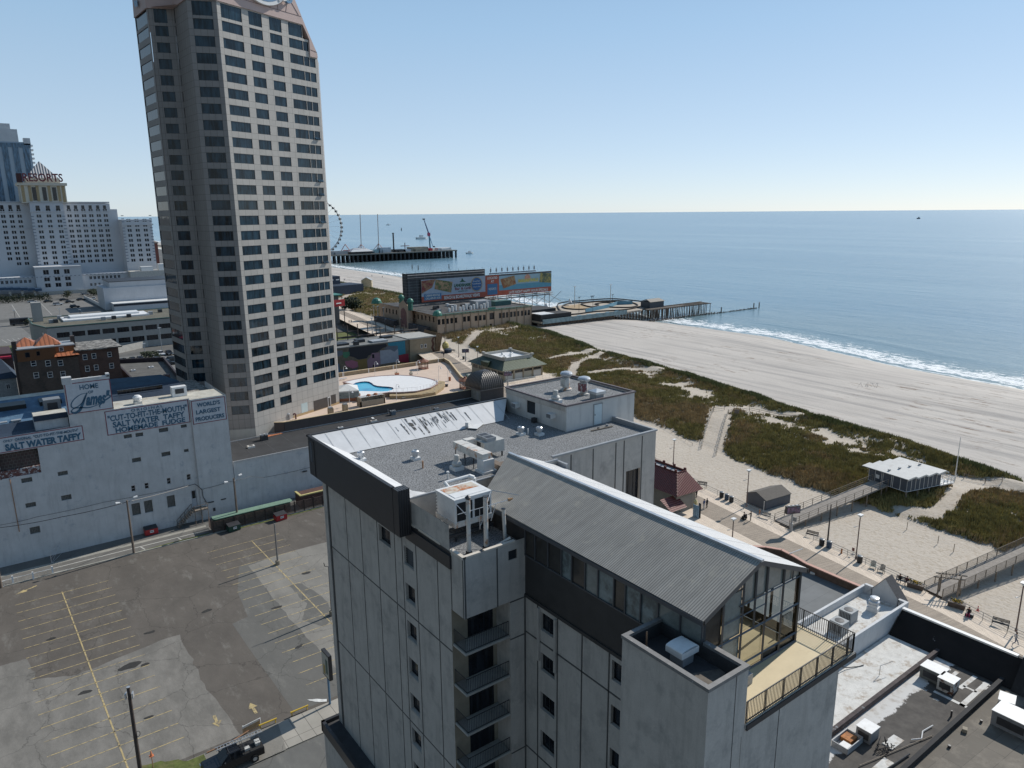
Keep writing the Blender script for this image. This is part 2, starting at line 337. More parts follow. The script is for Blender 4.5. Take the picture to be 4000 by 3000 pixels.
def dseg(p,a,b):
    a=Vector(a[:2]);b=Vector(b[:2]);d=b-a;t=max(0,min(1,(p-a).dot(d)/d.length_squared)); return (p-a-d*t).length
def grassd(x,y):
    xl,xs=XL_(y),XS_(y)
    if x<xl-1 or x>xs+1: return 0.
    u=(x-xl)/(xs-xl); e=min(1.,(x-xl+nz(x,y,.3)*1.2)/1.2,(xs-x+nz(x,y,.3)*2.5)/1.5)
    if e<=0: return 0.
    mid=math.exp(-((u-.68)/.14)**2) if 55<y<205 else (math.exp(-((u-.3)/.22)**2)*.5 if y<55 else .55*math.exp(-((u-.6)/.2)**2))
    g=.98-mid*(.75+.7*nz(x,y,.16)); g+=.5*nz(x+50,y,.07)+.6*nz(x,y+30,.33); p=Vector((x,y))
    for pts,wd in PATHS:
        for a,b in zip(pts,pts[1:]):
            dd=dseg(p,a,b)-wd*(1+.35*nz(x,y,.4))
            if dd<0: return 0.
            g*=min(1,dd/1.2+.1)
    return max(0,min(1,g))*max(0,min(1,e))
def terr(x,y):
    xr,xl,xs,xw=XR_(y),XL_(y),XS_(y),XW_(y)
    if x<xl: return 2.1+.12*nz(x,y,.15)
    if x<xs:
        u=(x-xl)/(xs-xl); h=2.1+1.5*math.sin(PI*u)**.8+1.3*math.exp(-((u-.86)/.09)**2)
        return h+.35*nz(x,y,.12)*min(1,u*6,(1-u)*6)
    if x<xw: u=(x-xs)/(xw-xs); return 2.1-.9*u-2.15*max(0,u-.72)/.28+.06*nz(x,y,.2)
    return -.95-(x-xw)*.05
def grid(name,xs,ys,fz,mat,attrs=None,stagger=None):
    v=[];f=[]
    for y in ys:
        for x in xs(y) if callable(xs) else xs: v.append((x,y,fz(x,y)))
    n=len(xs(ys[0])) if callable(xs) else len(xs)
    for j in range(len(ys)-1):
        for i in range(n-1): f.append((j*n+i,j*n+i+1,(j+1)*n+i+1,(j+1)*n+i))
    me=bpy.data.meshes.new(name); me.from_pydata(v,[],f); me.materials.append(mat)
    for k,fn in (attrs or {}).items():
        a=me.attributes.new(k,'FLOAT','POINT'); a.data.foreach_set('value',[fn(p[0],p[1]) for p in v])
    me.polygons.foreach_set('use_smooth',[True]*len(f)); o=bpy.data.objects.new(name,me); COL.objects.link(o); return tag(o,None,None,None,'structure')
def attr(nt,n): a=_n(nt,'ShaderNodeAttribute'); a.attribute_name=n; return a.outputs['Fac']
# sand
m,nt,p,pos=base('sand',.95); sandm=m
wet=ramp(nt,mth(nt,'ADD',attr(nt,'shore'),mth(nt,'MULTIPLY',noise(nt,pos,.05,4),10)),12,-4)
tr=noise(nt,pos,1.,4,.6,(.30,.012,1.)); tr2=noise(nt,pos,1.,5,.7,(1.2,.03,1.))
col=mix(nt,ramp(nt,noise(nt,pos,.03,5),.3,.7),(.47,.43,.39),(.56,.515,.465))
band=mth(nt,'MULTIPLY',ramp(nt,tr,.47,.66),attr(nt,'beach')); col=mix(nt,mth(nt,'MULTIPLY',band,.8),col,(.30,.28,.265))
col=mix(nt,mth(nt,'MULTIPLY',mth(nt,'MULTIPLY',mth(nt,'MULTIPLY',ramp(nt,tr2,.56,.60),ramp(nt,noise(nt,pos,.02,3),.48,.6)),attr(nt,'beach')),.5),col,(.25,.22,.19))
wr=noise(nt,pos,1.,6,.75,(.5,.12,1.)); wr2=noise(nt,pos,.03,2); col=mix(nt,mth(nt,'MULTIPLY',mth(nt,'MULTIPLY',ramp(nt,wr,.56,.62),ramp(nt,wr2,.46,.56)),mth(nt,'MULTIPLY',attr(nt,'beach'),.75)),col,(.17,.11,.07))
fp=noise(nt,pos,3.2,3,.6,(1.,.6,1.)); col=mix(nt,mth(nt,'MULTIPLY',mth(nt,'MULTIPLY',ramp(nt,fp,.52,.62),mth(nt,'SUBTRACT',1.,attr(nt,'beach'))),.7),col,(.27,.21,.145)); col=mix(nt,mth(nt,'MULTIPLY',mth(nt,'SUBTRACT',1.,attr(nt,'beach')),.5),col,(.50,.42,.32))
gc=mix(nt,ramp(nt,noise(nt,pos,.12,5),.35,.65),(.17,.15,.07),(.27,.20,.12)); col=mix(nt,mth(nt,'MULTIPLY',attr(nt,'grass'),.6),col,gc)
col=mix(nt,wet,col,(.27,.235,.19)); nt.links.new(col,p.inputs['Base Color'])
rr=_n(nt,'ShaderNodeMapRange'); nt.links.new(wet,rr.inputs[0]); rr.inputs[3].default_value=.95; rr.inputs[4].default_value=.28; nt.links.new(rr.outputs[0],p.inputs['Roughness'])
bump(nt,p,mth(nt,'ADD',noise(nt,pos,1.3,4),mth(nt,'MULTIPLY',tr2,.6)),.22,.55)
def axis(a,b,n): return [a+(b-a)*i/n for i in range(n+1)]
def bxs(y):
    xr,xl,xs,xw=XR_(y)+.3,XL_(y),XS_(y),XW_(y); return axis(xr,xl,14)+axis(xl,xs,60)[1:]+axis(xs,xw,60)[1:]+axis(xw,xw+60,6)[1:]
ys=axis(-60,120,200)+axis(120,320,150)[1:]+axis(320,800,90)[1:]+axis(800,3000,30)[1:]
grid('beach',bxs,ys,terr,sandm,{'shore':lambda x,y:XW_(y)-x,'grass':grassd,'beach':lambda x,y:min(1,max(0,(x-XS_(y))/4))})
# sea
m,nt,p,pos=base('sea_water',.12,0,.5); seam=m
d=attr(nt,'shore'); dn=mth(nt,'ADD',d,mth(nt,'MULTIPLY',mth(nt,'SUBTRACT',noise(nt,pos,.06,4,.6),.5),14))
col=mix(nt,ramp(nt,d,5,120),(.16,.215,.21),(.11,.22,.30)); col=mix(nt,mth(nt,'MULTIPLY',ramp(nt,noise(nt,pos,1.,4,.55,(.006,.0012,1.)),.4,.65),.55),col,(.15,.27,.34))
mp_=_n(nt,'ShaderNodeMapping'); mp_.inputs[2].default_value=(0,0,D2R(-53.5)); mp_.inputs[3].default_value=(.006,.0007,1.); nt.links.new(pos,mp_.inputs[0]); sl_=noise(nt,mp_.outputs[0],1.,6,.65)
col=mix(nt,mth(nt,'MULTIPLY',ramp(nt,sl_,.52,.66),.6),col,(.24,.35,.40)); fo=noise(nt,pos,1.,7,.8,(.55,.20,1.)); edge=mth(nt,'MULTIPLY',ramp(nt,dn,2,6),ramp(nt,dn,32,12)); th=mth(nt,'ADD',mth(nt,'MULTIPLY',edge,-.22),.67)
foam=mth(nt,'MULTIPLY',ramp(nt,mth(nt,'SUBTRACT',fo,th),0,.05),ramp(nt,dn,36,30))
foam=mth(nt,'MAXIMUM',foam,mth(nt,'MULTIPLY',ramp(nt,mth(nt,'ABSOLUTE',mth(nt,'SUBTRACT',dn,1.)),1.0,.3),.5))
col=mix(nt,foam,col,(.85,.87,.88)); nt.links.new(col,p.inputs['Base Color'])
r1=_n(nt,'ShaderNodeMapRange'); nt.links.new(foam,r1.inputs[0]); r1.inputs[3].default_value=.22; r1.inputs[4].default_value=.9; nt.links.new(r1.outputs[0],p.inputs['Roughness'])
h=mth(nt,'ADD',mth(nt,'MULTIPLY',noise(nt,pos,1.,5,.6,(.09,.03,1.)),1.),mth(nt,'MULTIPLY',noise(nt,pos,1.,6,.65,(.55,.22,1.)),.35))
h=mth(nt,'ADD',h,mth(nt,'MULTIPLY',noise(nt,pos,1.,3,.5,(.012,.003,1.)),2.5)); bump(nt,p,h,1.3,.6)
SEAZ=-1.0
def wavez(x,y):
    s=x-XW_(y); return SEAZ+(.5*math.exp(-((s-34+6*nz(0,y,.02))/3.)**2)*max(0,nz(9,y,.012)+.55) if s>10 else 0)+.03*nz(x,y,.1)
grid('sea',lambda y:[XW_(y)-14+q for q in axis(0,120,80)]+[XW_(y)+q for q in (150,300,700,2000,6000,20000,60000)],axis(-60000,-400,6)+axis(-300,900,300)+axis(1000,3000,10)+[8000,20000,60000],lambda x,y:wavez(x,y) if x<XW_(y)+110 else SEAZ,seam,{'shore':lambda x,y:x-XW_(y)})
# city ground
m,nt,p,pos=base('city_ground',.9); c0=mix(nt,ramp(nt,noise(nt,pos,.05,5),.35,.65),(.085,.085,.082),(.15,.145,.135)); nt.links.new(c0,p.inputs['Base Color'])
grid('ground',lambda y:[-60000,-4000,-300,0,40,XR_(y)-12,XR_(y)+1],[-60000,-500]+axis(-200,1000,60)+[3000,60000],lambda x,y:0 if x<XR_(y)+.5 else 0,m)
# ================= parking lot
def asph(name,a,b,cr=(.3,.29,.26),sc=.25,thr=(.55,.75),fine=.3):
    m,nt,p,pos=base(name,.9); f=noise(nt,pos,sc,7,.7,(1.,.5,1.)); col=mix(nt,ramp(nt,f,.35,.65),a,b)
    g=noise(nt,pos,.5,7,.75,(1.,.35,1.)); col=mix(nt,mth(nt,'MULTIPLY',ramp(nt,g,*thr),.55),col,cr)
    v=_n(nt,'ShaderNodeTexVoronoi',feature='DISTANCE_TO_EDGE'); mp=_n(nt,'ShaderNodeVectorMath',operation='ADD'); nn=_n(nt,'ShaderNodeTexNoise'); nn.inputs['Scale'].default_value=1.2; nt.links.new(pos,nn.inputs['Vector'])
    nt.links.new(pos,mp.inputs[0]); nt.links.new(nn.outputs['Color'],mp.inputs[1]); nt.links.new(mp.outputs[0],v.inputs['Vector']); v.inputs['Scale'].default_value=.13
    col=mix(nt,mth(nt,'MULTIPLY',mth(nt,'LESS_THAN',v.outputs['Distance'],.006),.5),col,tuple(x*.5 for x in a))
    col=mix(nt,mth(nt,'MULTIPLY',ramp(nt,noise(nt,pos,22.,2,.7),.45,.6),fine),col,tuple(x*.6 for x in a)); nt.links.new(col,p.inputs['Base Color']); return m
lotA=asph('lot_asphalt_brown',(.100,.088,.076),(.142,.125,.108)); lotB=asph('lot_asphalt_pale',(.145,.137,.123),(.225,.212,.19),(.32,.30,.27),.3,(.45,.7)); lotC=asph('lot_asphalt_grey',(.125,.122,.112),(.155,.150,.138)); lotD=asph('lot_concrete',(.20,.19,.17),(.28,.265,.235),(.13,.125,.11))
roadm=asph('road_asphalt',(.12,.12,.115),(.17,.17,.16)); sidem=brick('sidewalk_concrete',(.42,.39,.34),(.36,.34,.30),(.13,.12,.11),1.5,3.9,.03,'pos',0,ns=.4,off=0.)
def sheet(name,mat,pts,z,z0=None):
    mb=MB()
    if z0 is None: mb.face([(x,y,z) for x,y in pts])
    else: mb.prism(pts,z0,z)
    return struct(mb,name,mat)
def wob(pts,a=.35,n=6):
    out=[]
    for i in range(len(pts)):
        p=Vector(pts[i]);q=Vector(pts[(i+1)%len(pts)])
        for k in range(n):
            r=p.lerp(q,k/n); out.append((r.x+a*nz(r.x,r.y,.9),r.y+a*nz(r.x+9,r.y,.9)))
    return out
sheet('parking_lot',lotA,[(-60,69.5),(60,69.5),(60,123.3),(-60,123.3)],.06)
sheet('lot_patch',lotB,wob([(-59,70),(16.2,70),(15.6,79),(15.4,86),(15.6,94.2),(8.4,93.2),(3.6,92.3),(-.2,94.4),(-.6,99.6),(-4,100.2),(-59,101)]),.064)
sheet('lot_patch',lotC,[(21.8,85.4),(21.8,92.5),(24,93),(24.9,100.6),(27.5,108.6),(31,108.5),(33,108.7),(38,86),(34,70),(22,70)],.064)
sheet('lot_patch',lotD,wob([(28.5,96.8),(28.7,108),(33.9,108.7),(45,108.4),(45,90),(36,86),(33.5,85.8),(28.9,73.5),(28.4,88)],.25),.068)
sheet('lot_patch',lotC,wob([(31.4,98),(33.2,97.6),(34.2,92),(33.6,85.5),(31.2,84.5),(29.7,87.7),(31.8,91.7)],.3),.072)
sheet('alley',asph('alley_asphalt',(.135,.13,.12),(.18,.17,.155)),[(-60,123.4),(60,123.4),(60,130.8),(-60,130.8)],.055)
sheet('alley_path',M('worn_concrete',(.36,.345,.30),.9,.2,.6,fine=.3),wob([(-60,126.4),(27.4,127.1),(27.4,127.9),(-60,127.5)],.12,30),.059)
sheet('road',roadm,[(-60,50),(60,50),(60,65.1),(-60,65.1)],.04)
sheet('sidewalk',sidem,[(-60,65.1),(60,65.1),(60,69.4),(-60,69.4)],.16,-.2)
sheet('driveway_apron',lotD,[(11.2,65.0),(19.2,65.0),(19.9,69.45),(10.4,69.45)],.166)
sheet('curb_strip',M('curb_concrete',(.33,.32,.28),.9,.2,1.),[(-60,123.2),(60,123.2),(60,123.5),(-60,123.5)],.17,-.1)
grm=M('verge_grass',(.10,.12,.03),.95,.4,1.5,c2=(.2,.17,.08)); sheet('weeds',grm,wob([(16,123.5),(27,123.45),(27,123.95),(19,123.8)],.2),.175); sheet('weeds',grm,wob([(31,122.7),(47,122.8),(47,123.3),(33,123.3)],.2),.09); sheet('weeds',grm,wob([(6.8,71.5),(6.6,69.2),(11,69),(10,70.2)],.3),.2)
ym=M('line_yellow',(.50,.39,.19),.85,.15,1.,c2=(.17,.15,.12),thr=(.47,.62),ns2=2.2); wm=M('line_white',(.55,.54,.5),.85,.15,1.,c2=(.25,.24,.22),thr=(.5,.62),ns2=2.5)
mb=MB()
def ln(a,b,w=.11,z=.077): mb.strip([Vector(a),Vector(b)],w,z)
ln((4.6,116.3),(5.9,70.5),.16)
for k in range(17):
    y=115.9-2.66*k; ln((-1.1+.05*k,y),(10.5+.06*k,y))
    y2=116.5-2.66*k
    ln((24.8,y2),(36.5,y2))
ln((31.9,116.6),(32.6,70.5),.16)
struct(mb,'parking_lines',ym)
mb=MB(); ln2=[(-60,125.5),(4,125.45),(15,125.55),(27.4,125.5)]; mb.strip([Vector(p) for p in ln2],.22,.07)
for x in (16.6,22.3): mb.strip([Vector((x,125.5)),Vector((x+.4,123.9))],.2,.074)
struct(mb,'alley_lines',M('line_pale',(.5,.49,.45),.85,.15,1.,c2=(.25,.24,.22),thr=(.6,.7),ns2=2.))
def arrow(pts,z=.079): mb=MB(); mb.face([(x,y,z) for x,y in pts]); return struct(mb,'painted_arrow',ym)
def arr(x,y,ang,L=2.2):
    c,s=math.cos(D2R(ang)),math.sin(D2R(ang)); T=lambda u,v:(x+c*u-s*v,y+s*u+c*v)
    arrow([T(-L/2,-.16),(T(.1,-.16)),T(.1,-.5),T(L/2,0),T(.1,.5),T(.1,.16),T(-L/2,.16)])
a=at('c4',685,1110);arr(a.x,a.y,90); a=at('c4',345,1230);arr(a.x,a.y,-92); a=at('c1',325,1285); arr(a.x,a.y,205,3.)
# building footprint road edge kerb at the podium side
sheet('sidewalk_south',sidem,[(-60,56.5),(60,56.5),(60,59.6),(-60,59.6)],.16,-.2)

for i,(x,y,r) in enumerate(((9.2,90.5,.9),(10.6,89.6,.4),(4,88,.5),(12.5,97,.5),(28,93,.5),(9,79,.35),(2,103,.45),(20,98,.5),(27,82,.4),(35,100,.5))):
    sheet('oil_stain',M('oil_stain_dark',(.035,.033,.03),.7,.3,3.),wob([(x+r*1.5*math.cos(a*.7),y+r*.7*math.sin(a*.7)) for a in range(9)],.25,3),.0762+.0002*i)
# ================= hotel (foreground)
H=root('hotel_building','grey white panelled hotel block with a charcoal roof fascia and a gabled glass penthouse wing','building',(22,42,0))
wl=MB(); O1=(22,56.1)
h1=[(9.5,11.35,29.25,30.55),(13.4,14.75,28.95,30.3)]+[(13.4,14.75,27.46-1.35-2.98*k,27.46-2.98*k) for k in range(8)]
facade(wl,O1,-90,0,19.6,0,34,h1,.28)
facade(wl,O1,-90,19.6,21.17,28.2,32.4,[],.2)                    # box over the balconies
facade(wl,(22,34.93),0,0,4.8,28.2,32.4,[(3.45,4.15,31.15,31.8)],.15)
wl.face([(22,36.5,28.2),(22,34.93,28.2),(25.55,34.93,28.2),(25.55,36.5,28.2)][::-1])
facade(wl,(25.55,34.93),0,0,1.27,0,28.2,[],.2)
wl.face([(25.55,36.5,0),(25.55,34.93,0),(25.55,34.93,28.2),(25.55,36.5,28.2)])
facade(wl,(26.82,34.93),-90,0,17.05,0,28.3,[(1.6,3.05,26.5-2.95*k,27.8-2.95*k) for k in range(8)]+[(8.2,9.65,26.5-2.95*k,27.8-2.95*k) for k in range(8)],.25)
facade(wl,(24.07,17.9),0,0,11.4,0,28.7,[],.2)
facade(wl,(24.07,17.9),0,0,2.95,28.7,32.1,[],.2)
facade(wl,(24.07,23.3),-90,0,5.4,0,32.1,[],.2); facade(wl,(26.82,23.3),180,0,2.75,0,32.1,[],.2)
facade(wl,(27.02,17.9),90,0,5.4,28.7,32.1,[],.2)
facade(wl,(35.47,17.9),90,0,24.7,0,28.7,[],.2)
facade(wl,(35.5,42.6),0,0,12,0,33.95,[(8.35,10.15,26.2,30.9)],.3)
facade(wl,(47.5,42.6),90,0,14.6,0,33.95,[],.2); facade(wl,(47.5,57.2),180,0,25.5,0,34,[],.2)
wl.face([(22,57.2,0),(22,56.1,0),(22,56.1,34),(22,57.2,34)])
facade(wl,(22.05,41.95),0,0,13.4,31.7,33.95,[],.2)
wl.m(1)
def jv(x,z0,z1,w=.09,p=.012,face='L'): # joint strips
    if face=='L': wl.box(22-p,56.1-x-w/2,z0,22+.02,56.1-x+w/2,z1)
for s in (3.5,6.3,9.2,12.0): jv(s,0,31)
for s,z1 in ((13.15,31.6),(15.15,31.6),(18.0,31.5)): jv(s,0,z1)
for z in (25.1,16.0,6.9): wl.box(21.986,36.52,z-.05,22.02,56.1,z+.05)
for s in (19.7,21.1): jv(s,28.2,32.35)
for x in (22.1,24.55): wl.box(x-.05,34.915,28.2,x+.05,34.95,32.35)
for z in (28.15,25.42,16.6,7.5): wl.box(25.55,34.917,z-.05,26.78,34.95,z+.05)
wl.box(26.70,34.9,0,26.83,34.96,28.2)
for y in (33.62,31.6,26.95,24.9,29.3): wl.box(26.79,y-.045,0,26.83,y+.045,28.1)
for z in (25.6,16.7,7.6): wl.box(26.79,23.3,z-.05,26.84,34.9,z+.05)
for x in (37.45,39.9,42.53,43.52,45.75): wl.box(x-.06,42.585,0,x+.06,42.62,33.8)
wl.box(22.,56.02,0,21.93,56.3,31.5); wl.box(29.9,17.885,0,29.94,17.91,28.5); wl.box(26.1,17.885,0,26.13,17.91,32)
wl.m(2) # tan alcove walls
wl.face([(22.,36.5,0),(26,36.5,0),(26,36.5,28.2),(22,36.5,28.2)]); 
wl.m(3); wl.box(33.4,42.56,31.5,33.9,42.62,31.8)
wl.build('wall',[concw,joint,tanw,dark],H)
# recessed window strip surround and window units
for h in h1[:1]: windows(H,O1,-90,[h],[dark,gld],d=.28,vb=1)
lv=corr('louvre',(.06,.055,.055),0,.1,.02,.6)
def louver(o,a,h,parent,d=.1,n=8,mat=dark):
    mb=MB(); 
    for i in range(n):
        z=h[2]+(h[3]-h[2])*i/n; q=(h[3]-h[2])/n
        mb.face([fpt(o,a,h[0],z,d-.06),fpt(o,a,h[1],z,d-.06),fpt(o,a,h[1],z+q*.9,d+.03),fpt(o,a,h[0],z+q*.9,d+.03)])
    mb.m(1).face([fpt(o,a,h[0],h[2],d+.04),fpt(o,a,h[1],h[2],d+.04),fpt(o,a,h[1],h[3],d+.04),fpt(o,a,h[0],h[3],d+.04)])
    return mb.build('louver',[mat,darkf],parent)
louver(O1,-90,h1[1],H,.2)
curt=M('curtain_tan',(.15,.12,.09),.8,.3,3.)
windows(H,O1,-90,h1[2:],[dark,gld],d=.28,vb=1)
mb=MB()
for h in h1[1:]: mb.box(21.97,56.1-h[1]-.02,h[2]-.1,22.1,56.1-h[0]+.02,h[2]-.02)
mb.build('window_sill',conc,H)
louver((22,34.93),0,(3.45,4.15,31.15,31.8),H,.12,7)
windows(H,(26.82,34.93),-90,[(1.6,3.05,26.5-2.95*k,27.8-2.95*k) for k in range(8)]+[(8.2,9.65,26.5-2.95*k,27.8-2.95*k) for k in range(8)],[dark,gld],d=.25,vb=1)
windows(H,(35.5,42.6),0,[(8.35,10.15,26.2,30.9)],[dark,gld],d=.3,vb=2)
for y in (33.45,31.75): MB().box(26.66,y-.09,24.2,26.8,y+.09,28).build('pilaster',concw,H)
# balconies
for k in range(9):
    z=25.72-2.96*k; sb=MB().box(22.03,34.95,z-.16,25.5,36.45,z).build('balcony',conc,H)
    r=MB(); pts=[(22.1,36.4),(22.1,35.02),(25.45,35.02)]
    for (a,b) in zip(pts,pts[1:]):
        n=int(math.hypot(b[0]-a[0],b[1]-a[1])/.13)
        for i in range(n+1):
            x=a[0]+(b[0]-a[0])*i/n;y=a[1]+(b[1]-a[1])*i/n; r.box(x-.012,y-.012,z+.08,x+.012,y+.012,z+1.05)
        for zz in (z+.08,z+1.05): r.box(min(a[0],b[0])-.02,min(a[1],b[1])-.02,zz-.02,max(a[0],b[0])+.02,max(a[1],b[1])+.02,zz+.02)
    r.build('railing',dark,sb)
    MB().box(23.2,36.46,z+.02,25.2,36.49,z+2.3).build('balcony_door',gld,H)
# fascia (deep charcoal band round the roof) and sloping white roof margins
fz=corr('fascia_ribbed',(.035,.034,.036),90,.18,.015,.45)
f=MB(); f.box(21,42.1,31.65,21.06,57.15,35.0); f.face([(21,57.15,31.65),(21,42.1,31.65),(22,42.1,31.65),(22,57.15,31.65)])
f.box(21,57.15,31.65,47.5,57.21,35); f.box(20.94,42.1,34.9,21.2,57.3,35.05); f.box(20.94,57.1,34.9,41.5,57.35,35.05); f.m(1); f.box(21.02,41.3,31.65,21.9,42.12,35.0); f.box(20.95,55.9,31.7,21.0,56.95,34.8)
f.m(2).box(20.94,56.3,32.9,20.97,56.7,34.6)
f.build('roof_fascia',[darkf,fz,gl],H)
wr=M('white_coating',(.66,.66,.66),.5,.08,.8,c2=(.30,.30,.30),thr=(.68,.8),ns2=.9,streak=.25)
s=MB(); GZ=33.65
s.face([(21.15,42.1,34.96),(23.4,43.6,GZ+.05),(23.4,54.4,GZ+.05),(21.15,57.1,34.96)]); s.face([(21.15,57.1,34.96),(23.4,54.4,GZ+.05),(39.2,54.4,GZ+.05),(41.6,57.1,34.96)])
s.face([(21.15,42.1,34.96),(22.3,41.9,34.0),(24.2,42.5,GZ+.06),(23.4,43.6,GZ+.05)]); s.face([(22.3,41.9,34.0),(27.4,41.9,34.),(27.4,42.7,GZ+.06),(24.2,42.5,GZ+.06)])
s.build('roof_margin',wr,H)
st=MB(); rn=random.Random(3)
for i in range(34):
    x=rn.gauss(32.6,1.7); 
    if not 28.5<x<39: continue
    t0=rn.uniform(0,.5); t1=t0+rn.uniform(.15,.45); w=rn.uniform(.02,.11)
    P=lambda t,dx:(x+dx+rn.uniform(-.03,.03),57.05-2.6*t,34.975-1.26*t+.012)
    st.face([P(t0,-w),P(t0+.05,w),P(min(t1,1),w*.6),P(min(t1,1),-w*.7)])
for x in [22.5+1.45*i for i in range(13)]: st.m(1).face([(x,57.05,34.99),(x+.05,57.05,34.99),(x+.05,54.45,GZ+.075),(x,54.45,GZ+.075)]); st.m(0)
st.build('roof_stains',[M('tar_stain',(.05,.05,.05),.8,.4,3.,c2=(.5,.5,.5),thr=(.5,.6),ns2=3.),M('seam_grey',(.5,.5,.5),.6)],H)
g=MB(); g.face([(22,42,GZ),(35.5,42,GZ),(35.5,42.7,GZ),(47.4,42.7,GZ),(47.4,57.1,GZ),(22,57.1,GZ)]); g.build('roof',gravel,H)
p=MB(); p.box(35.45,42.5,33.95,47.6,42.75,34.08); p.box(47.3,42.75,33.2,47.55,48,34.1); p.box(22.0,41.9,33.9,35.5,42.05,34.03); p.box(35.4,40.8,33.3,35.6,42.5,33.9); p.build('parapet',grey,H)
# roof-top penthouse
PH=MB(); facade(PH,(41.6,57.2),-90,0,9.2,GZ,36.0,[(2.3+1.05,4.7-.05,34.25,35.45)],.12); facade(PH,(41.6,48),0,0,8.65,33.0,36.1,[],.1); facade(PH,(50.25,48),90,0,9.2,30,36.1,[],.1); facade(PH,(50.25,57.2),180,0,8.65,30,36.1,[],.1)
ph=PH.build('penthouse',M('penthouse_stucco',(.60,.585,.56),.8,.06,1.,streak=.55,c2=(.45,.42,.38),thr=(.62,.85)),H)
q=MB(); q.face([(41.6,48,35.85),(50.2,48,35.85),(50.2,57.2,35.85),(41.6,57.2,35.85)]); q.build('penthouse_roof',gravel,ph)
q=MB(); q.box(41.5,47.9,36.0,50.35,48.1,36.15); q.box(41.5,48.1,36.0,41.7,57.3,36.12); q.box(50.15,48.1,36.0,50.35,57.3,36.15); q.box(41.7,57.1,36.,50.15,57.3,36.15); q.build('coping',M('coping_brown',(.16,.13,.13),.5,.2),ph)
q=MB(); q.box(41.45,48.0,35.55,41.6,57.1,35.98); q.build('gutter',concw,ph)
louver((41.6,57.2),-90,(3.35,4.65,34.25,35.45),ph,.1,11)
q=MB().box(44.95,47.93,33.7,45.9,48.02,35.6).build('door',M('pale_blue_door',(.60,.68,.70),.5,.05),ph); MB().box(45.0,47.9,34.6,45.05,47.94,34.75).build('handle',dark,q)
q=MB(); q.box(44.85,47.95,33.7,44.93,48.01,35.68); q.box(45.92,47.95,33.7,46.0,48.01,35.68); q.box(44.85,47.95,35.62,46.,48.01,35.7); q.build('door_frame',grey,ph)
# wing with the gabled glasshouse
wm2=M('glasshouse_dark_wall',(.045,.043,.042),.55,.2,1.); fr=M('bronze_frame',(.085,.088,.095),.4,.1)
G1=MB(); facade(G1,(26.8,35),-90,0,14.5,28.3,31.2,[],.05); facade(G1,(26.8,41.9),-90,0,6.9,28.3,33.3,[],.05); facade(G1,(35.25,20.5),90,0,21,28.9,33.4,[(.25+1.5*i,1.6+1.5*i,29.6,33.1) for i in range(12)],.05)
G1.face([(27,20.5,28.9),(35.2,20.5,28.9),(35.2,41,28.9),(27,41,28.9)]); G1.box(26.7,34.9,28.2,26.85,17.95+5.4,28.42)
G1.build('glasshouse_wall',wm2,H)
MB().box(27.1,20.6,28.93,35.1,35,28.95).build('glasshouse_floor',M('tan_floor',(.42,.32,.17),.7,.15,1.),H)
def pane(o,a,s0,s1,z0,z1,mat,name='pane',poly=None):
    mb=MB(); mb.face([fpt(o,a,s,z,.03) for s,z in (poly or [(s0,z0),(s1,z0),(s1,z1),(s0,z1)])]); return mb.build(name,mat,H)
# see-through tinted glass
m,nt,p,pos=base('tinted_glass',.04); nt.nodes.remove(p); gb=_n(nt,'ShaderNodeBsdfGlossy'); gb.inputs['Roughness'].default_value=.03; tb=_n(nt,'ShaderNodeBsdfTransparent'); tb.inputs[0].default_value=(.72,.78,.76,1); fn=_n(nt,'ShaderNodeFresnel'); fn.inputs[0].default_value=1.5; ms=_n(nt,'ShaderNodeMixShader')
nt.links.new(mth(nt,'MULTIPLY',fn.outputs[0],1.2),ms.inputs[0]); nt.links.new(tb.outputs[0],ms.inputs[1]); nt.links.new(gb.outputs[0],ms.inputs[2]); nt.links.new(ms.outputs[0],nt.nodes['Material Output'].inputs[0]); clear=m
whitish=M('whitish_glass',(.20,.245,.25),.25,.3,1.4,c2=(.10,.12,.12),thr=(.5,.6)); brn=M('brown_pane',(.05,.045,.04),.12,.3,1.); pal=M('pale_pane',(.22,.24,.23),.15,.2,2.)
Y0=34.9; ed=[0,1.05,2.35,3.65,4.6,5.8,6.9,8.2,9.1,10.25,11.5,13.0,14.4]
kinds=[brn,brn,brn,whitish,brn,pal,whitish,brn,whitish,whitish,pal,pal]
for i,(a,b) in enumerate(zip(ed,ed[1:])): pane((26.8,Y0),-90,a+.04,b-.04,31.22,33.2,kinds[i])
q=MB()
for a in ed: q.box(26.74,Y0-a-.04,31.2,26.86,Y0-a+.04,33.3)
q.box(26.74,20.5,31.14,26.88,34.95,31.22); q.box(26.74,20.5,33.2,26.88,41.5,33.4); q.build('window_frames',fr,H)
Og=(26.8,20.5)
# gable end
vs=[0.12,1.55,3.15,5.2,6.75,8.4]; top=lambda s:33.5+ (s/4.25*1.62 if s<4.25 else (8.5-s)/4.25*1.62)
q=MB(); P=lambda s,z,d=-.04:fpt(Og,0,s,z,d)
def bar2(s0,z0,s1,z1,w=.07):
    a=Vector(P(s0,z0)); b=Vector(P(s1,z1)); q.cone(a,w,w,b,4)
for s in vs: bar2(s,28.9,s,top(s)-.05)
for z in (29.5,31.35): bar2(.1,z,8.4,z)
bar2(2.9,33.05,8.35,33.05,.05); bar2(1.5,32.45,5.2,32.45,.04)
for s in (4.2,): bar2(s,31.35,s,top(s))
bar2(.05,33.45,4.25,35.1,.1); bar2(4.25,35.1,8.45,33.45,.1); bar2(5.2,33.05,5.2,34.6,.05); bar2(.1,28.95,8.4,28.95,.08)
for s,z0,z1 in ((7.6,33.05,33.7),): bar2(s,z0,s,z1,.04)
q.build('gable_frames',fr,H)
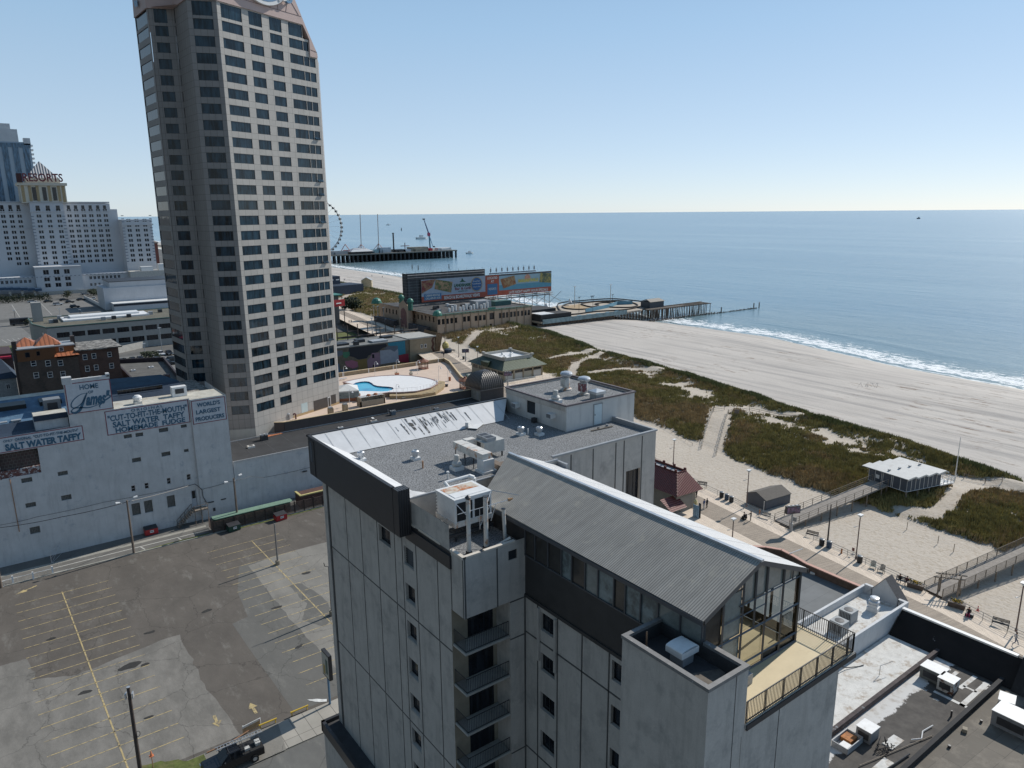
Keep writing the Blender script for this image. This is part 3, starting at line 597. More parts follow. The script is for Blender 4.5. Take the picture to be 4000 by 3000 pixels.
g0=[(0.15,1.5,29,31.3,brn),(1.6,3.1,29.0,31.3,whitish),(1.6,3.1,31.4,33.9,pal),(0.15,1.5,31.4,33.7,brn),(3.2,5.15,29,31.3,clear),(5.25,6.7,29.5,31.3,clear),(5.25,8.35,28.95,29.5,brn),(6.8,8.35,29.5,31.3,clear),(3.2,4.2,31.4,33.,clear),(4.25,5.15,31.4,33.,clear),(5.25,6.7,31.4,33.,clear),(6.8,8.35,31.4,33.,clear)]  # pale upper panes and the whitish one: sky reflection put into the colour
for a,b,c,d,mt in g0: pane(Og,0,a,b,c,min(d,top(a)-.1,top(b)-.1) if d>33.2 else d,mt)
pane(Og,0,0,0,0,0,clear,poly=[(3.2,33.1),(8.3,33.1),(8.3,33.4),(4.25,34.95),(3.2,34.6)]) if 0 else pane(Og,0,0,0,0,0,pal,poly=[(3.2,33.1),(8.3,33.1),(8.3,33.4),(4.25,34.95),(3.2,34.6)])
MB().box(27.2,20.42,28.95,30,20.45,29.45).build('kick_panel',wm2,H)
# interior partition and rails seen through the glass
q=MB(); q.box(29,24.5,28.95,33,24.6,31.8); q.box(33.2,24.,28.95,33.3,30,30.9); q.build('interior_wall',M('inner_wall',(.40,.31,.2),.8,.2,1.),H)
q=MB()
for i in range(22): q.box(28+i*.32,23.0,31.2,28.03+i*.32,23.03,32.1)
q.box(27.5,22.98,32.08,35,23.05,32.14); q.box(27.5,22.6,31.0,35.1,24.4,31.14); q.build('mezzanine',woodg,H)
q=MB().box(28.8,19.6,28.92,30.0,20.3,29.5); q.build('wall_cabinet',grey,H)
# gabled roof
rf=corr('corrugated_grey',(.37,.35,.315),0,.15,.015,.8,0,c2=(.45,.41,.34)); rw=corr('corrugated_pale',(.62,.62,.62),0,.16,.02,.6,0,seam=2.4,var=.08)
s=MB(); s.face([(26.5,20.25,33.48),(31.03,20.25,35.33),(31.03,42.4,35.33),(26.5,39.7,33.55)][::-1]); s.face([(26.5,20.25,33.4),(31.03,20.25,35.25),(31.03,42.4,35.25),(26.5,39.7,33.47)])
s.build('roof',rf,H)
s=MB(); s.face([(31.03,20.25,35.33),(35.5,20.25,33.48),(35.5,42.4,33.48),(31.03,42.4,35.33)][::-1]); s.face([(31.03,20.25,35.25),(35.5,20.25,33.4),(35.5,42.4,33.4),(31.03,42.4,35.25)]); s.build('roof',rw,H)
s=MB(); s.box(30.92,20.2,35.28,31.14,42.4,35.4); s.build('ridge_cap',galv,H)
s=MB()
for (a,b) in (((26.5,33.2),(31.03,35.05)),((31.03,35.05),(35.5,33.2))):
    s.prism([(0,0)],0,0) if 0 else None
    s.face([(a[0],20.24,a[1]),(b[0],20.24,b[1]),(b[0],20.24,b[1]+.3),(a[0],20.24,a[1]+.3)]); s.face([(a[0],20.5,a[1]),(b[0],20.5,b[1]),(b[0],20.24,b[1]),(a[0],20.24,a[1])])
s.box(26.45,20.24,33.2,26.6,39.6,33.45); s.box(35.4,20.24,33.2,35.55,42.3,33.45); s.build('eaves_trim',fr,H)
# elevator box roof
s=MB(); s.box(24.02,17.84,31.98,24.3,23.35,32.16); s.box(26.75,17.84,31.98,27.05,20.4,32.16); s.box(24.3,17.84,31.98,26.75,18.1,32.16); s.box(24.3,23.1,31.98,26.8,23.35,32.16); s.build('parapet',M('parapet_grey',(.2,.195,.19),.55,.2,3.,c2=(.5,.5,.5),thr=(.66,.7),ns2=3.),H)
s=MB(); s.face([(24.2,18,31.3),(26.9,18,31.3),(26.9,23.2,31.3),(24.2,23.2,31.3)]); s.build('shaft_roof',blackm,H)
s=MB(); s.box(24.3,18.1,31.3,24.32,23.1,32.); s.box(26.73,18.1,31.3,26.75,23.1,32.); s.box(24.3,18.1,31.3,26.75,18.12,32.); s.box(24.3,23.08,31.3,26.75,23.1,32.); s.build('parapet_lining',blackm,H)
s=MB(); s.face([(24.5,18.2,31.32),(26.6,18.2,31.32),(26.7,19.3,31.32),(25.2,19.9,31.32),(24.5,19.4,31.32)]); s.build('roof_patch',M('brown_patch',(.14,.12,.10),.9,.35,2.),H)
# deck
s=MB(); s.box(27.05,17.86,28.65,36.95,21.45,28.9); s.m(1).face([(27.06,17.9,28.905),(36.9,17.9,28.905),(36.9,21.4,28.905),(27.06,21.4,28.905)]); s.m(2).box(27.1,17.8,28.55,37.0,17.86,28.86); s.box(36.95,17.8,28.55,37.02,21.5,28.86)
s.build('deck',[conc,M('cream_deck',(.66,.55,.36),.8,.06,.9,c2=(.5,.38,.2),thr=(.56,.8)),dark],H)
s=MB(); pts=[(27.15,17.93),(36.85,17.93),(36.85,21.4),(35.3,21.4)]
for a,b in zip(pts,pts[1:]):
    L=math.hypot(b[0]-a[0],b[1]-a[1]); n=int(L/.125)
    for i in range(n+1):
        x=a[0]+(b[0]-a[0])*i/n;y=a[1]+(b[1]-a[1])*i/n; r=.03 if i%12==0 or i==n else .012; s.box(x-r,y-r,28.9,x+r,y+r,30.08)
    for zz in (29.02,30.08): s.box(min(a[0],b[0])-.025,min(a[1],b[1])-.025,zz-.02,max(a[0],b[0])+.025,max(a[1],b[1])+.025,zz+.025)
s.build('deck_railing',dark,H)
# cooling terrace behind the box
s=MB(); s.face([(22,34.93,31.9),(26.8,34.93,31.9),(26.8,41.9,31.9),(22,41.9,31.9)]); s.build('terrace_roof',gravel,H)
s=MB()
for (y0,y1) in ((34.93,36.4),(37.6,40.4),(40.9,41.5)): s.box(21.95,y0,32.25,22.2,y1,32.42)
s.box(22.2,34.9,32.3,23.3,35.15,32.42); s.box(23.6,34.9,32.3,26.0,35.15,32.42); s.m(1); s.box(21.97,36.4,31.5,22.15,41.9,32.25); s.box(22.02,34.95,31.9,22.18,41.8,32.28); s.box(22.1,34.96,31.9,26.8,35.1,32.3)
s.box(21.85,36.3,31.1,22.05,42.1,32.0); s.build('terrace_parapet',[M('cream_cap',(.62,.56,.48),.7,.1),darkf],H)
# podium
s=MB(); s.prism([(20.6,57.6),(20.6,10),(35.4,10),(35.4,57.6)],0,7.0); s.build('podium',concw,H)
s=MB(); s.box(20.45,10,6.4,20.75,57.75,7.45); s.box(20.45,57.45,6.4,35.4,57.75,7.45); s.build('podium_parapet',darkf,H)
s=MB(); s.box(20.75,10,7,35.4,57.45,7.1); s.build('podium_roof',blackm,H)
# ---- things on the roofs
CT=root('cooling_tower','white steel cooling unit with black louvres and a rusty top on the roof terrace','cooling unit',(24.7,39,32))
s=MB(); s.box(23.3,37.85,33.0,26.2,40.2,34.7); s.m(1).box(23.25,37.8,32.95,26.25,40.25,33.3); s.m(2).box(23.27,37.82,34.7,26.23,40.23,34.9); s.box(23.5,38.1,34.89,26.,38.9,34.93)
s.m(3).face([(23.5,39.0,34.912),(26.0,39.0,34.912),(26.0,40.0,34.912),(23.5,40.0,34.912)]); s.build('casing',[white,rust,white,M('rust_panel',(.55,.5,.42),.7,.2,2.,c2=(.45,.14,.03),thr=(.47,.58),ns2=1.1)],CT)
for a,b in ((23.45,24.65),(24.85,26.05)):
    s=MB(); 
    for i in range(13): z=33.4+i*.095; s.box(a,37.79,z,b,37.84,z+.035)
    s.m(1).box(a,37.835,33.35,b,37.848,34.62); s.build('louver',[M('black_metal',(.02,.02,.02),.6,.1),dark],CT)
for x in (23.4,26.0):
    for y in (38.,40.): MB().box(x,y,31.9,x+.12,y+.12,33).build('leg',dark,CT)
s=MB()
s.box(22.5,37.9,32.3,26.4,38.05,32.5); s.box(22.5,40.0,32.3,26.4,40.15,32.5); s.build('support_frame',dark,CT)
s=MB()
for i in range(6): s.cone((23.22,40.1-0.0,33.4+i*.22),.03,.03,(23.3,40.1,33.4+i*.22),5)
s.build('bolts',dark,CT)
s=MB(); s.path([(24.6,40.4,34.5),(24.6,41.2,34.8),(26.6,41.2,34.85)],.12,8); s.path([(26.6,41.2,34.85),(26.9,41.0,34.7),(26.9,41.0,33.6)],.17,8); s.build('pipe',white,CT)
for x,y,zt,l,r in ((23.14,36.0,35.65,'leftmost of the three white exhaust stacks, with a rusty rain cap',.14),(24.42,35.94,35.5,'open topped tall white exhaust stack in front of the cooling unit louvres',.15),(26.0,36.03,34.25,'short leaning white exhaust pipe beside the corrugated roof',.12)):
    t=root('exhaust_stack',l,'exhaust stack',(x,y,31.9),'exhaust stacks on the small roof terrace'); lean=.0 if zt>35 else -.12
    s=MB(); s.cone((x,y,31.9),r,r,(x+lean,y,zt),14); s.build('pipe',rust,t); s=MB(); s.cone((x,y,31.9),r+.1,r+.06,(x,y,32.1),14); s.build('base_collar',dark,t)
    s=MB(); s.cone((x+lean,y,zt),r+.03,r+.03,(x+lean,y,zt+.03),14); 
    if 'cap' in l: s.cone((x,y,zt+.1),r+.06,.02,(x,y,zt+.25),12)
    s.build('rim',dark,t)
t=root('pipe_bracket','thin steel bracing bars tying the white stacks to the cooling unit','bracket',(24.4,36.4,34.5)); s=MB()
for a,b in (((22.6,36.4,34.6),(26.4,36.2,34.7)),((23.1,36.1,34.5),(23.3,37.85,34.75)),((24.4,36,34.5),(26.2,37.9,34.85)),((24.2,36.3,34.6),(24.2,36.3,33.2)),((24.2,36.3,33.4),(25.,36.3,34.6)),((25.4,36.2,34.65),(25.0,36.2,33.6)),((26.2,37.9,34.9),(27.6,36.6,34.6))): s.tube(a,b,.025,5)
s.build('brace',galv,t); s=MB(); s.cone((26.4,36.2,34.7),.12,.05,(26.7,36.1,34.75),6); s.build('clamp',M('rust_brown',(.35,.2,.1),.8),t)
tag(MB().cone((24.9,35.7,32.0),.09,.09,(25.9,35.3,32.5),9).build('loose_pipe',rust),'fallen rusty white pipe lying by the terrace parapet','pipe')
# roof fans etc
def fan(x,y,z,r,hh,label,kind,g='roof ventilators on the gravel hotel roof'):
    t=root('roof_ventilator',label,'roof ventilator',(x,y,z),g); s=MB()
    if kind=='curb': s.box(x-r,y-r,z,x+r,y+r,z+.22); s.build('curb',white,t); s=MB(); s.lathe(x,y,[(r*.7,z+.22),(r*.72,z+.45),(r*.95,z+.5),(r*.95,z+.72),(r*.6,z+.8),(r*.5,z+.74)],16); s.build('hood',galv,t)
    elif kind=='cone': s.box(x-r,y-r,z,x+r,y+r,z+.3); s.build('curb',white,t); s=MB(); s.lathe(x,y,[(r*.6,z+.3),(r*.95,z+.42),(r*.95,z+.55),(r*.55,z+.75),(r*.5,z+1.15),(r*.4,z+1.2)],16); s.build('hood',M('beige_metal',(.5,.49,.46),.5,.1),t)
    elif kind=='tall': s.lathe(x,y,[(r*.9,z),(r*.9,z+.15),(r*.6,z+.2),(r*.6,z+hh*.65)],14); s.build('duct',rust,t); s=MB(); s.lathe(x,y,[(r*.7,z+hh*.68),(r*.98,z+hh*.76),(r*1.0,z+hh*.84),(r*.85,z+hh*.90),(r*.45,z+hh*.94),(.02,z+hh*.95)],18); s.build('hood',galv,t); s=MB().box(x-r*.8,y-r*.7,z+hh*.2,x-r*.1,y+r*.5,z+hh*.6); s.build('motor_box',rust if 'red' not in label else M('red_brown',(.22,.08,.08),.7,.3,3.,c2=(.6,.6,.6),thr=(.55,.6),ns2=3.),t)
    elif kind=='flat': s.box(x-r*.75,y-r*.75,z,x+r*.75,y+r*.75,z+.55); s.build('curb',grey,t); s=MB(); s.prism([(x-r,y-r),(x+r,y-r),(x+r,y+r),(x-r,y+r)],z+.55,z+.8); 
    if kind=='flat':
        s.face([(x-r,y-r,z+.8),(x+r,y-r,z+.8),(x,y,z+1.0)]);s.face([(x+r,y-r,z+.8),(x+r,y+r,z+.8),(x,y,z+1.0)]);s.face([(x+r,y+r,z+.8),(x-r,y+r,z+.8),(x,y,z+1.0)]);s.face([(x-r,y+r,z+.8),(x-r,y-r,z+.8),(x,y,z+1.0)]); s.build('hood',galv,t)
    return t
fan(37.79,49.8,33.65,.33,.8,'small round roof fan in the penthouse shadow, left of the thin pipe','curb'); fan(39.06,48.74,33.65,.33,.8,'grey roof fan in the penthouse shadow, right of the thin pipe','curb')
fan(27.02,49.72,33.65,.33,.8,'round roof fan alone in the middle of the gravel roof','curb'); fan(23.3,51.9,33.75,.32,.7,'roof fan beside the white roof margin above the charcoal fascia','curb')
fan(28.41,45.67,33.65,.42,1.2,'cone shaped beige vent beside the rusty white duct','cone')
fan(42.15,50.2,35.85,.45,1.2,'small cone topped vent on the penthouse roof','cone','ventilators on the penthouse roof'); fan(46.2,53.4,35.85,.62,2.0,'tall mushroom ventilator with a white box at the back of the penthouse roof','tall','ventilators on the penthouse roof')
fan(46.3,50.9,35.85,.62,1.9,'tall mushroom ventilator with a faded red box on the penthouse roof','tall','ventilators on the penthouse roof'); fan(46.1,48.9,35.85,.62,1.,'square flat hooded vent on the penthouse roof','flat','ventilators on the penthouse roof')
def pipev(x,y,z,h,r,label,mt,cap=False):
    s=MB(); s.cone((x,y,z),r,r,(x,y,z+h),8)
    if cap: s.cone((x,y,z+h),r*1.9,r*1.7,(x,y,z+h+.12),10)
    tag(s.build('vent_pipe',mt),label,'vent pipe','vent pipes on the gravel roof')
pipev(38.4,49.55,GZ,.55,.06,'thin upright pipe between the two roof fans in the shadow',white); pipev(26.46,47.54,GZ,.6,.07,'rusty upright pipe standing in the middle of the gravel roof',M('rusty_pipe',(.35,.2,.12),.8)); pipev(26.74,44.28,GZ,.5,.06,'white mushroom capped pipe near the cooling unit',white,True)
# air conditioners on the penthouse wall
for y,z,l in ((55.2,34.72,'window air conditioner left of the penthouse louvre'),(49.85,34.82,'window air conditioner right of the penthouse louvre')):
    t=root('air_conditioner',l,'air conditioner',(41.5,y,z),'air conditioners in the penthouse wall'); s=MB().box(41.0,y-.33,z-.22,41.62,y+.33,z+.22); s.build('case',white,t); s=MB()
    for i in range(9): s.box(40.98,y-.28+i*.06,z-.17,41.0,y-.255+i*.06,z+.17)
    s.m(1).box(40.99,y-.29,z-.18,40.998,y+.29,z+.18); s.build('grille',[grey,dark],t)
# condenser block and duct
t=root('rooftop_chiller','white boxy roof unit with two black fans on top, on the gravel roof','roof unit',(32.2,46.9,GZ)); s=MB(); s.box(31.3,46.1,34.1,33.3,47.7,35.1); s.build('case',M('dirty_white',(.5,.49,.46),.6,.12,2.,streak=.5),t); s=MB()
for y in (46.5,47.3): s.box(31.6,y-.36,35.1,32.5,y+.36,35.4)
s.build('fan_shroud',grey,t); s=MB()
for y in (46.5,47.3): s.box(31.68,y-.28,35.4,32.42,y+.28,35.41)
s.build('fan_grille',dark,t); s=MB().box(31.27,46.6,34.2,31.3,47.1,35.0).build('access_panel',dark,t)
for x in (31.4,33.1):
    for y in (46.2,47.5): MB().box(x,y,GZ,x+.1,y+.1,34.1).build('leg',dark,t)
t=root('sheet_metal_duct','long rusty white duct on legs stepping across the gravel roof','duct',(29.8,46,GZ)); s=MB()
for i,(y0,y1) in enumerate(((47.9,46.8),(46.75,45.6),(45.55,44.6),(44.55,43.7))): s.box(29.5,y1,34.55-.0*i,30.4,y0,35.15)
s.box(30.4,47.3,34.6,31.3,47.9,35.2); s.build('trunk',rust,t); s=MB().box(29.45,43.5,GZ+.15,30.45,44.4,34.7); s.box(29.3,43.35,GZ,30.6,44.5,GZ+.18); s.build('drop',white,t)
for y in (47.6,46.2,45.0):
    for x in (29.52,30.35): MB().box(x,y,GZ,x+.05,y+.05,34.6).build('leg',dark,t)
s=MB(); s.box(30.7,42.9,GZ,31.6,43.9,GZ+.5); s.box(30.9,44.2,GZ,31.5,44.8,GZ+.35)
tag(s.build('roof_debris',woodp),'dark timber box and scrap by the ridge end of the corrugated roof','debris')
tag(MB().ob((32.0,43.2,GZ+.5),1.3,.9,.04,20).build('metal_sheet',white),'white sheet of metal lying by the ridge end','sheet')
tag(MB().ob((36.0,54.3,GZ+.12),1.9,.9,.05,35).ob((35.2,54.5,GZ+.2),.5,.3,.4,35).build('bent_flashing',white),'bent white flashing panel lifted off the roof margin','flashing')
s=MB(); s.tube((43.42,46.68,GZ+.08),(45.97,46.55,GZ+.08),.06,6); tag(s.build('plank',woodg),'pale plank lying on the gravel below the penthouse door','plank')
s=MB(); s.cone((45.6,46.9,GZ),.16,.12,(45.6,46.9,GZ+.25),9); tag(s.build('bucket',grey),'small grey bucket beside the plank','bucket'); s=MB(); s.cone((44.5,46.9,GZ),.13,.1,(44.5,46.9,GZ+.15),9); tag(s.build('roof_drain',dark),'small dark drain cap beside the plank','drain')
s=MB(); s.box(41.0,52.0,GZ,41.4,52.4,GZ+.45); tag(s.build('junction_box',dark),'dark box at the foot of the penthouse wall','box')
t=root('exhaust_hood','white box topped exhaust hood on the black lift shaft roof','exhaust hood',(25.75,20.85,31.3)); s=MB(); s.ob((25.75,20.85,31.3),.8,.8,.55,0); s.build('curb',grey,t); s=MB(); s.ob((25.75,20.85,31.85),1.25,1.05,.32,0)
for i in range(8):
    a0,a1=PI*i/8,PI*(i+1)/8; s.face([(25.75-.62*math.cos(a0),20.33,32.17+.1*math.sin(a0)),(25.75-.62*math.cos(a1),20.33,32.17+.1*math.sin(a1)),(25.75-.62*math.cos(a1),21.37,32.17+.1*math.sin(a1)),(25.75-.62*math.cos(a0),21.37,32.17+.1*math.sin(a0))])
s.build('hood',white,t)
tag(MB().cone((25.1,22.6,31.3),.05,.05,(25.1,22.6,32.3),7).build('vent_pipe',M('rusty_pipe',(.3,.2,.1),.8)),'rusty pipe at the back of the black lift shaft roof','vent pipe')
# ================= tall hotel tower and its pool terrace
TP=9.4; PIT=2.838; WB=14.25
E0=(42.4,144.4); Mp=(37.84,146.29); Qp=(37.43,154.10); Rp=(33.46,155.74); Sp=(32.9,164.9)
T=root('hotel_tower','tall beige panelled hotel tower with rows of blue windows and a pink sloped crown','tower',(50,152,TP))
def upos(o,a): e=E_(a); n=Vector((e.y,-e.x,0)); t=Vector((0,0,1)).cross(n); return o[0]*t.x+o[1]*t.y
rows=[(WB+PIT*k,WB+PIT*k+1.73) for k in range(26)]+[(87.46,89.8)]
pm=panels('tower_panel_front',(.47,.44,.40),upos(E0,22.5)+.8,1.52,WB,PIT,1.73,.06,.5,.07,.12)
pm2=panels('tower_panel_shaded',(.27,.25,.235),upos(E0,-22.5)-.79,1.12,WB,PIT,1.73,.06,.5,.07,.12)  # faces turned from the sun: their shade is put into a darker panel colour
glm=MC['tower_glass']; frd=M('window_frame_dark',(.03,.035,.04),.4,.1)
made=0
def tface(o,a,s0,s1,cols,mat,z1=90.,skip=None,z0=TP-2,vb=2,cap=100,nm='wall'):
    global made
    hs=[(c,d,z,zz) for (z,zz) in rows for c,d in cols if zz<z1+.1 and not (skip and skip(c,z))]
    w=MB(); facade(w,o,a,s0,s1,z0,z1,hs,.12); w.build(nm,mat,T)
    for h in hs:
        if made>=cap: break
    return hs
H1=tface(E0,22.5,0,20.1,[(.8,5.31),(6.88,9.94),(11.7,14.71),(16.43,20.0)],pm,skip=lambda c,z: z<15 and c>11)
H1b=tface(E0,22.5,20.1,21.6,[(20.1,21.52)],pm,z1=87.4,skip=lambda c,z:z<15)
H1c=tface(E0,22.5,21.6,23.8,[(21.62,23.2)],pm,z1=84.3,skip=lambda c,z:z<15)
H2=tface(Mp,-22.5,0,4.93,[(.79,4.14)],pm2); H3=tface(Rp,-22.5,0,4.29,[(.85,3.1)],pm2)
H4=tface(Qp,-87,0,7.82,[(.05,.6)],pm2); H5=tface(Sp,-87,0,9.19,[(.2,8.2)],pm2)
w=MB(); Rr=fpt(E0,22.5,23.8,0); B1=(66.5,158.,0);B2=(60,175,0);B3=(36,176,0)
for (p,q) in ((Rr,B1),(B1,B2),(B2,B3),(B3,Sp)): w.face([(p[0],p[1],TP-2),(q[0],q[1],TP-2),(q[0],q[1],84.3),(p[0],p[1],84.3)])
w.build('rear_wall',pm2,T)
allw=[(E0,22.5,h,2 if h[1]-h[0]>4 else 1) for h in H1+H1b+H1c]+[(Mp,-22.5,h,2) for h in H2]+[(Rp,-22.5,h,1) for h in H3]+[(Sp,-87,h,5) for h in H5]+[(Qp,-87,h,0) for h in H4]
allw.sort(key=lambda t:(t[2][2]*1.0 - (6 if t[1]==22.5 else 0)))
rest=MB()
for i,(o,a,h,vb) in enumerate(allw):
    if i<100: mb=MB(); winmesh(mb,o,a,h,d=.12,fr=.03,vb=0); mb.build('window',[frd,glm],T)
    else: winmesh(rest,o,a,h,d=.12,fr=.03,vb=0)
tag(rest.build('window',[frd,glm],T),None,None,None,'stuff')
# hopper windows standing open at the right end
s=MB()
for k in (13,15,16,4,10,19): 
    z=WB+PIT*k; s.face([fpt(E0,22.5,21.65,z+.55,.02),fpt(E0,22.5,23.15,z+.55,.02),fpt(E0,22.5,23.15,z+.1,-.35),fpt(E0,22.5,21.65,z+.1,-.35)])
s.build('open_sash',glm,T)
# pale stone foot and terrace-level openings
w=MB(); w.m(0)
def slab(s0,s1,z0,z1,d,m_,o=E0,a=22.5): w.m(m_).face([fpt(o,a,s0,z0,d),fpt(o,a,s1,z0,d),fpt(o,a,s1,z1,d),fpt(o,a,s0,z1,d)])
slab(0,9,TP-2,11.15,-.02,0); slab(0,4.93,TP-2,11.1,-.02,0,Mp,-22.5); slab(12.4,14.2,11.3,13.35,-.02,1); slab(15.95,20.2,10.9,13.15,-.02,2); slab(21.25,22.8,11.2,13.3,-.02,2); slab(20.3,21.1,10.75,13.1,-.03,3); slab(20.4,21.0,10.9,12.9,-.04,2); slab(10,23.8,10.7,11.3,-.015,4)
w.build('base_panel',[M('tower_base',(.46,.44,.40),.8,.08,1.,streak=.2),M('pale_glass',(.5,.6,.6),.2,.05),M('bronze_shutter',(.07,.06,.055),.5,.1),white,M('terrace_brick',(.45,.32,.17),.85,.15)],T)
# crown
pinkm=M('pink_panel',(.52,.385,.345),.6,.06,.6,streak=.08); s=MB()
def plate(o,a,poly,d=-.25,t=.8):
    f=[fpt(o,a,x,z,d) for x,z in poly]; b=[fpt(o,a,x,z,d+t) for x,z in poly]; s.face(f); s.face(b[::-1])
    for i in range(len(f)): j=(i+1)%len(f); s.face([f[j],f[i],b[i],b[j]])
plate(E0,22.5,[(-.1,90),(20.1,89.95),(20.82,89.9),(18.5,94.13),(12,106),(-.1,106)]); plate(E0,22.5,[(21.6,84.3),(23.7,84.3),(23.65,85.08),(20.82,89.9),(20.1,89.95),(21.65,87.5)],-.25,3.)
plate(Mp,-22.5,[(0,90),(4.93,90),(4.93,106),(0,106)]); plate(Rp,-22.5,[(-.1,89.8),(4.29,89.9),(4.29,106),(-.1,106)]); plate(Qp,-87,[(0,89.95),(7.82,89.95),(7.82,106),(0,106)]); plate(Sp,-87,[(0.3,89.8),(9.3,89.8),(9.3,106),(2.6,106)])
s.face([(*E0,90),(*fpt(E0,22.5,20.1,90)[:2],90),B2[:2]+(90,),B3[:2]+(90,),(*Rp,90)]); s.build('crown',pinkm,T)
s=MB()
for (x0,z0,x1,z1) in ((0,91.4,19.8,91.4),(15.9,91.4,16.6,94),(13.9,91.4,14,95),(17.0,94,19.2,91.5),(21.8,85.6,23.5,85.4)):
    a=fpt(E0,22.5,x0,z0,-.27);b=fpt(E0,22.5,x1,z1,-.27); s.cone(a,.04,.04,b,4)
s.build('crown_joint',M('pink_joint',(.2,.14,.13),.8),T)
# curved blue and white emblem (lower arc of it is in view) 
s=MB(); cx,cz=10.2,98.3
def arc(r0,r1,a0,a1,d,m_,cx=cx,cz=cz,n=40,e=1.):
    s.m(m_)
    for i in range(n):
        t0=D2R(a0+(a1-a0)*i/n);t1=D2R(a0+(a1-a0)*(i+1)/n)
        q=[(cx+r*math.cos(t)*e,cz+r*math.sin(t)) for r,t in ((r0,t0),(r0,t1),(r1,t1),(r1,t0))]
        s.face([fpt(E0,22.5,x,z,d) for x,z in q]); s.face([fpt(E0,22.5,q[2][0],q[2][1],d),fpt(E0,22.5,q[3][0],q[3][1],d),fpt(E0,22.5,q[3][0],q[3][1],d+.6),fpt(E0,22.5,q[2][0],q[2][1],d+.6)])
arc(6.2,6.9,0,360,-.95,0); arc(5.9,6.25,0,360,-1.0,1); arc(5.2,5.9,225,300,-.9,2); arc(6.1,6.6,300,345,-1.05,2,e=1.08); arc(.5,1.,180,360,-1.,1,cx=16.2,cz=93.9); arc(.7,.95,180,360,-1.05,0,cx=15.0,cz=94.0)
s.build('crown_emblem',[white,M('emblem_blue',(.13,.27,.42),.4,.1),M('emblem_grey',(.4,.42,.44),.5,.2,3.)],T)
s=MB()
for i in range(20):
    t0=i/20;t1=(i+1)/20; f=lambda t:(5.2-3.4*t,90.6+2.8*t**2+.3*math.sin(9*t)); (x0,z0),(x1,z1)=f(t0),f(t1); s.m(i%2*0).face([fpt(Sp,-87,x0,z0,-.6),fpt(Sp,-87,x1,z1,-.6),fpt(Sp,-87,x1,z1+1.1,-.6),fpt(Sp,-87,x0,z0+1.1,-.6)])
s.build('crown_emblem',M('emblem_blue',(.1,.2,.4)),T)
# ---- low black-roofed building in front of the tower
L=root('low_building','long white walled building with a flat black roof in front of the tower','building',(60,135,0))
s=MB(); s.box(33.9,130.8,0,100,130.9,9.45); s.box(33.9,130.9,0,34,143,9.45); s.box(99,130.9,0,99.2,143,9.2); s.build('wall',M('taffy_white',(.56,.555,.55),.75,.10,.5,streak=.35,c2=(.33,.36,.40),thr=(.58,.75)),L)
rl=M('black_roof_dusty',(.032,.033,.036),.8,.25,.4,c2=(.10,.10,.10),thr=(.58,.85),ns2=.35); s=MB(); s.face([(33.9,130.9,9.45),(100,130.9,9.45),(100,143.2,9.7),(33.9,143.2,9.7)]); s.build('roof',rl,L)
s=MB(); s.box(36.5,142.75,9.65,99,142.9,9.85); s.box(33.9,130.75,9.3,100,131.0,9.6); s.build('roof_edge',galv,L)
s=MB()
for x in [38+4.2*i for i in range(14)]: s.face([(x,131,9.475),(x+.05,131,9.475),(x+.05,142.6,9.71),(x,142.6,9.71)])
s.build('roof_seam',M('seam_dark',(.12,.12,.12),.8),L)
def hatch(k,x,y,z,sx,sy,h,label,name='roof_hatch',ang=0,mt=white,cat='roof hatch'):
    g=at(k,x,y,z); t=root(name,label,cat,g); MB().ob(g,sx,sy,h,ang).build('curb',mt,t); MB().ob(g+Vector((0,0,h)),sx*.55,sy*.55,.03,ang).build('opening',dark,t); return t
hatch('d3',2080,1205,9.6,1.0,.7,.25,'pale open curb on the black roof beside the white sloping margin'); hatch('d3',535,1545,9.5,1.3,.9,.45,'rusty pale curb near the left end of the black roof',mt=rust)
hatch('d4',108,1075,9.6,.9,.7,.2,'small oval curb on the black roof, nearest the hotel fascia'); hatch('d4',590,985,9.6,1.4,.6,.3,'pink tinged curb half hidden behind the white roof margin',mt=rust); hatch('d4',1490,805,9.6,1.,.7,.35,'dark curb with a pale rim near the dome on the black roof',mt=grey)
tag(MB().ob(at('d4',575,935,9.65),.5,1.3,.06,-12).build('skylight',white),'white rectangular skylight on the black roof','skylight')
def twinfan(k,x,y,z,label,mt=dark,sc=1.):
    g=at(k,x,y,z); t=root('condenser_unit',label,'condenser',g); MB().ob(g,1.3*sc,1.1*sc,1.0*sc).build('case',mt,t); s=MB()
    for dx in (-.45,.45): s.lathe(g.x+dx*sc*.9,g.y,[(.38*sc,g.z+1.*sc),(.42*sc,g.z+1.25*sc),(.34*sc,g.z+1.25*sc),(.3*sc,g.z+1.15*sc)],12)
    s.build('fan_ring',grey,t)
twinfan('d3',760,1410,9.6,'pair of black fan units with white hoses at the foot of the tower'); twinfan('d4',865,885,9.65,'grey fan unit with a pipe in the middle of the black roof',M('slate_blue',(.1,.13,.16),.5),.8)
s=MB(); g=at('d4',798,880,9.65); s.tube(g,g+Vector((0,0,1.2)),.05); g=at('d4',485,1015,9.65); s.tube(g,g+Vector((0,0,1.0)),.05); g=at('d4',1405,835,9.65); s.tube(g,g+Vector((0,0,.9)),.05); s.build('vent_pipe',grey,L)
tag(MB().ob(at('d3',935,1325,9.65),3.2,.9,.12,8).build('orange_tarp',M('orange_scrap',(.45,.16,.07),.8,.5,4.)),'crumpled orange scrap lying by the terrace wall','scrap')
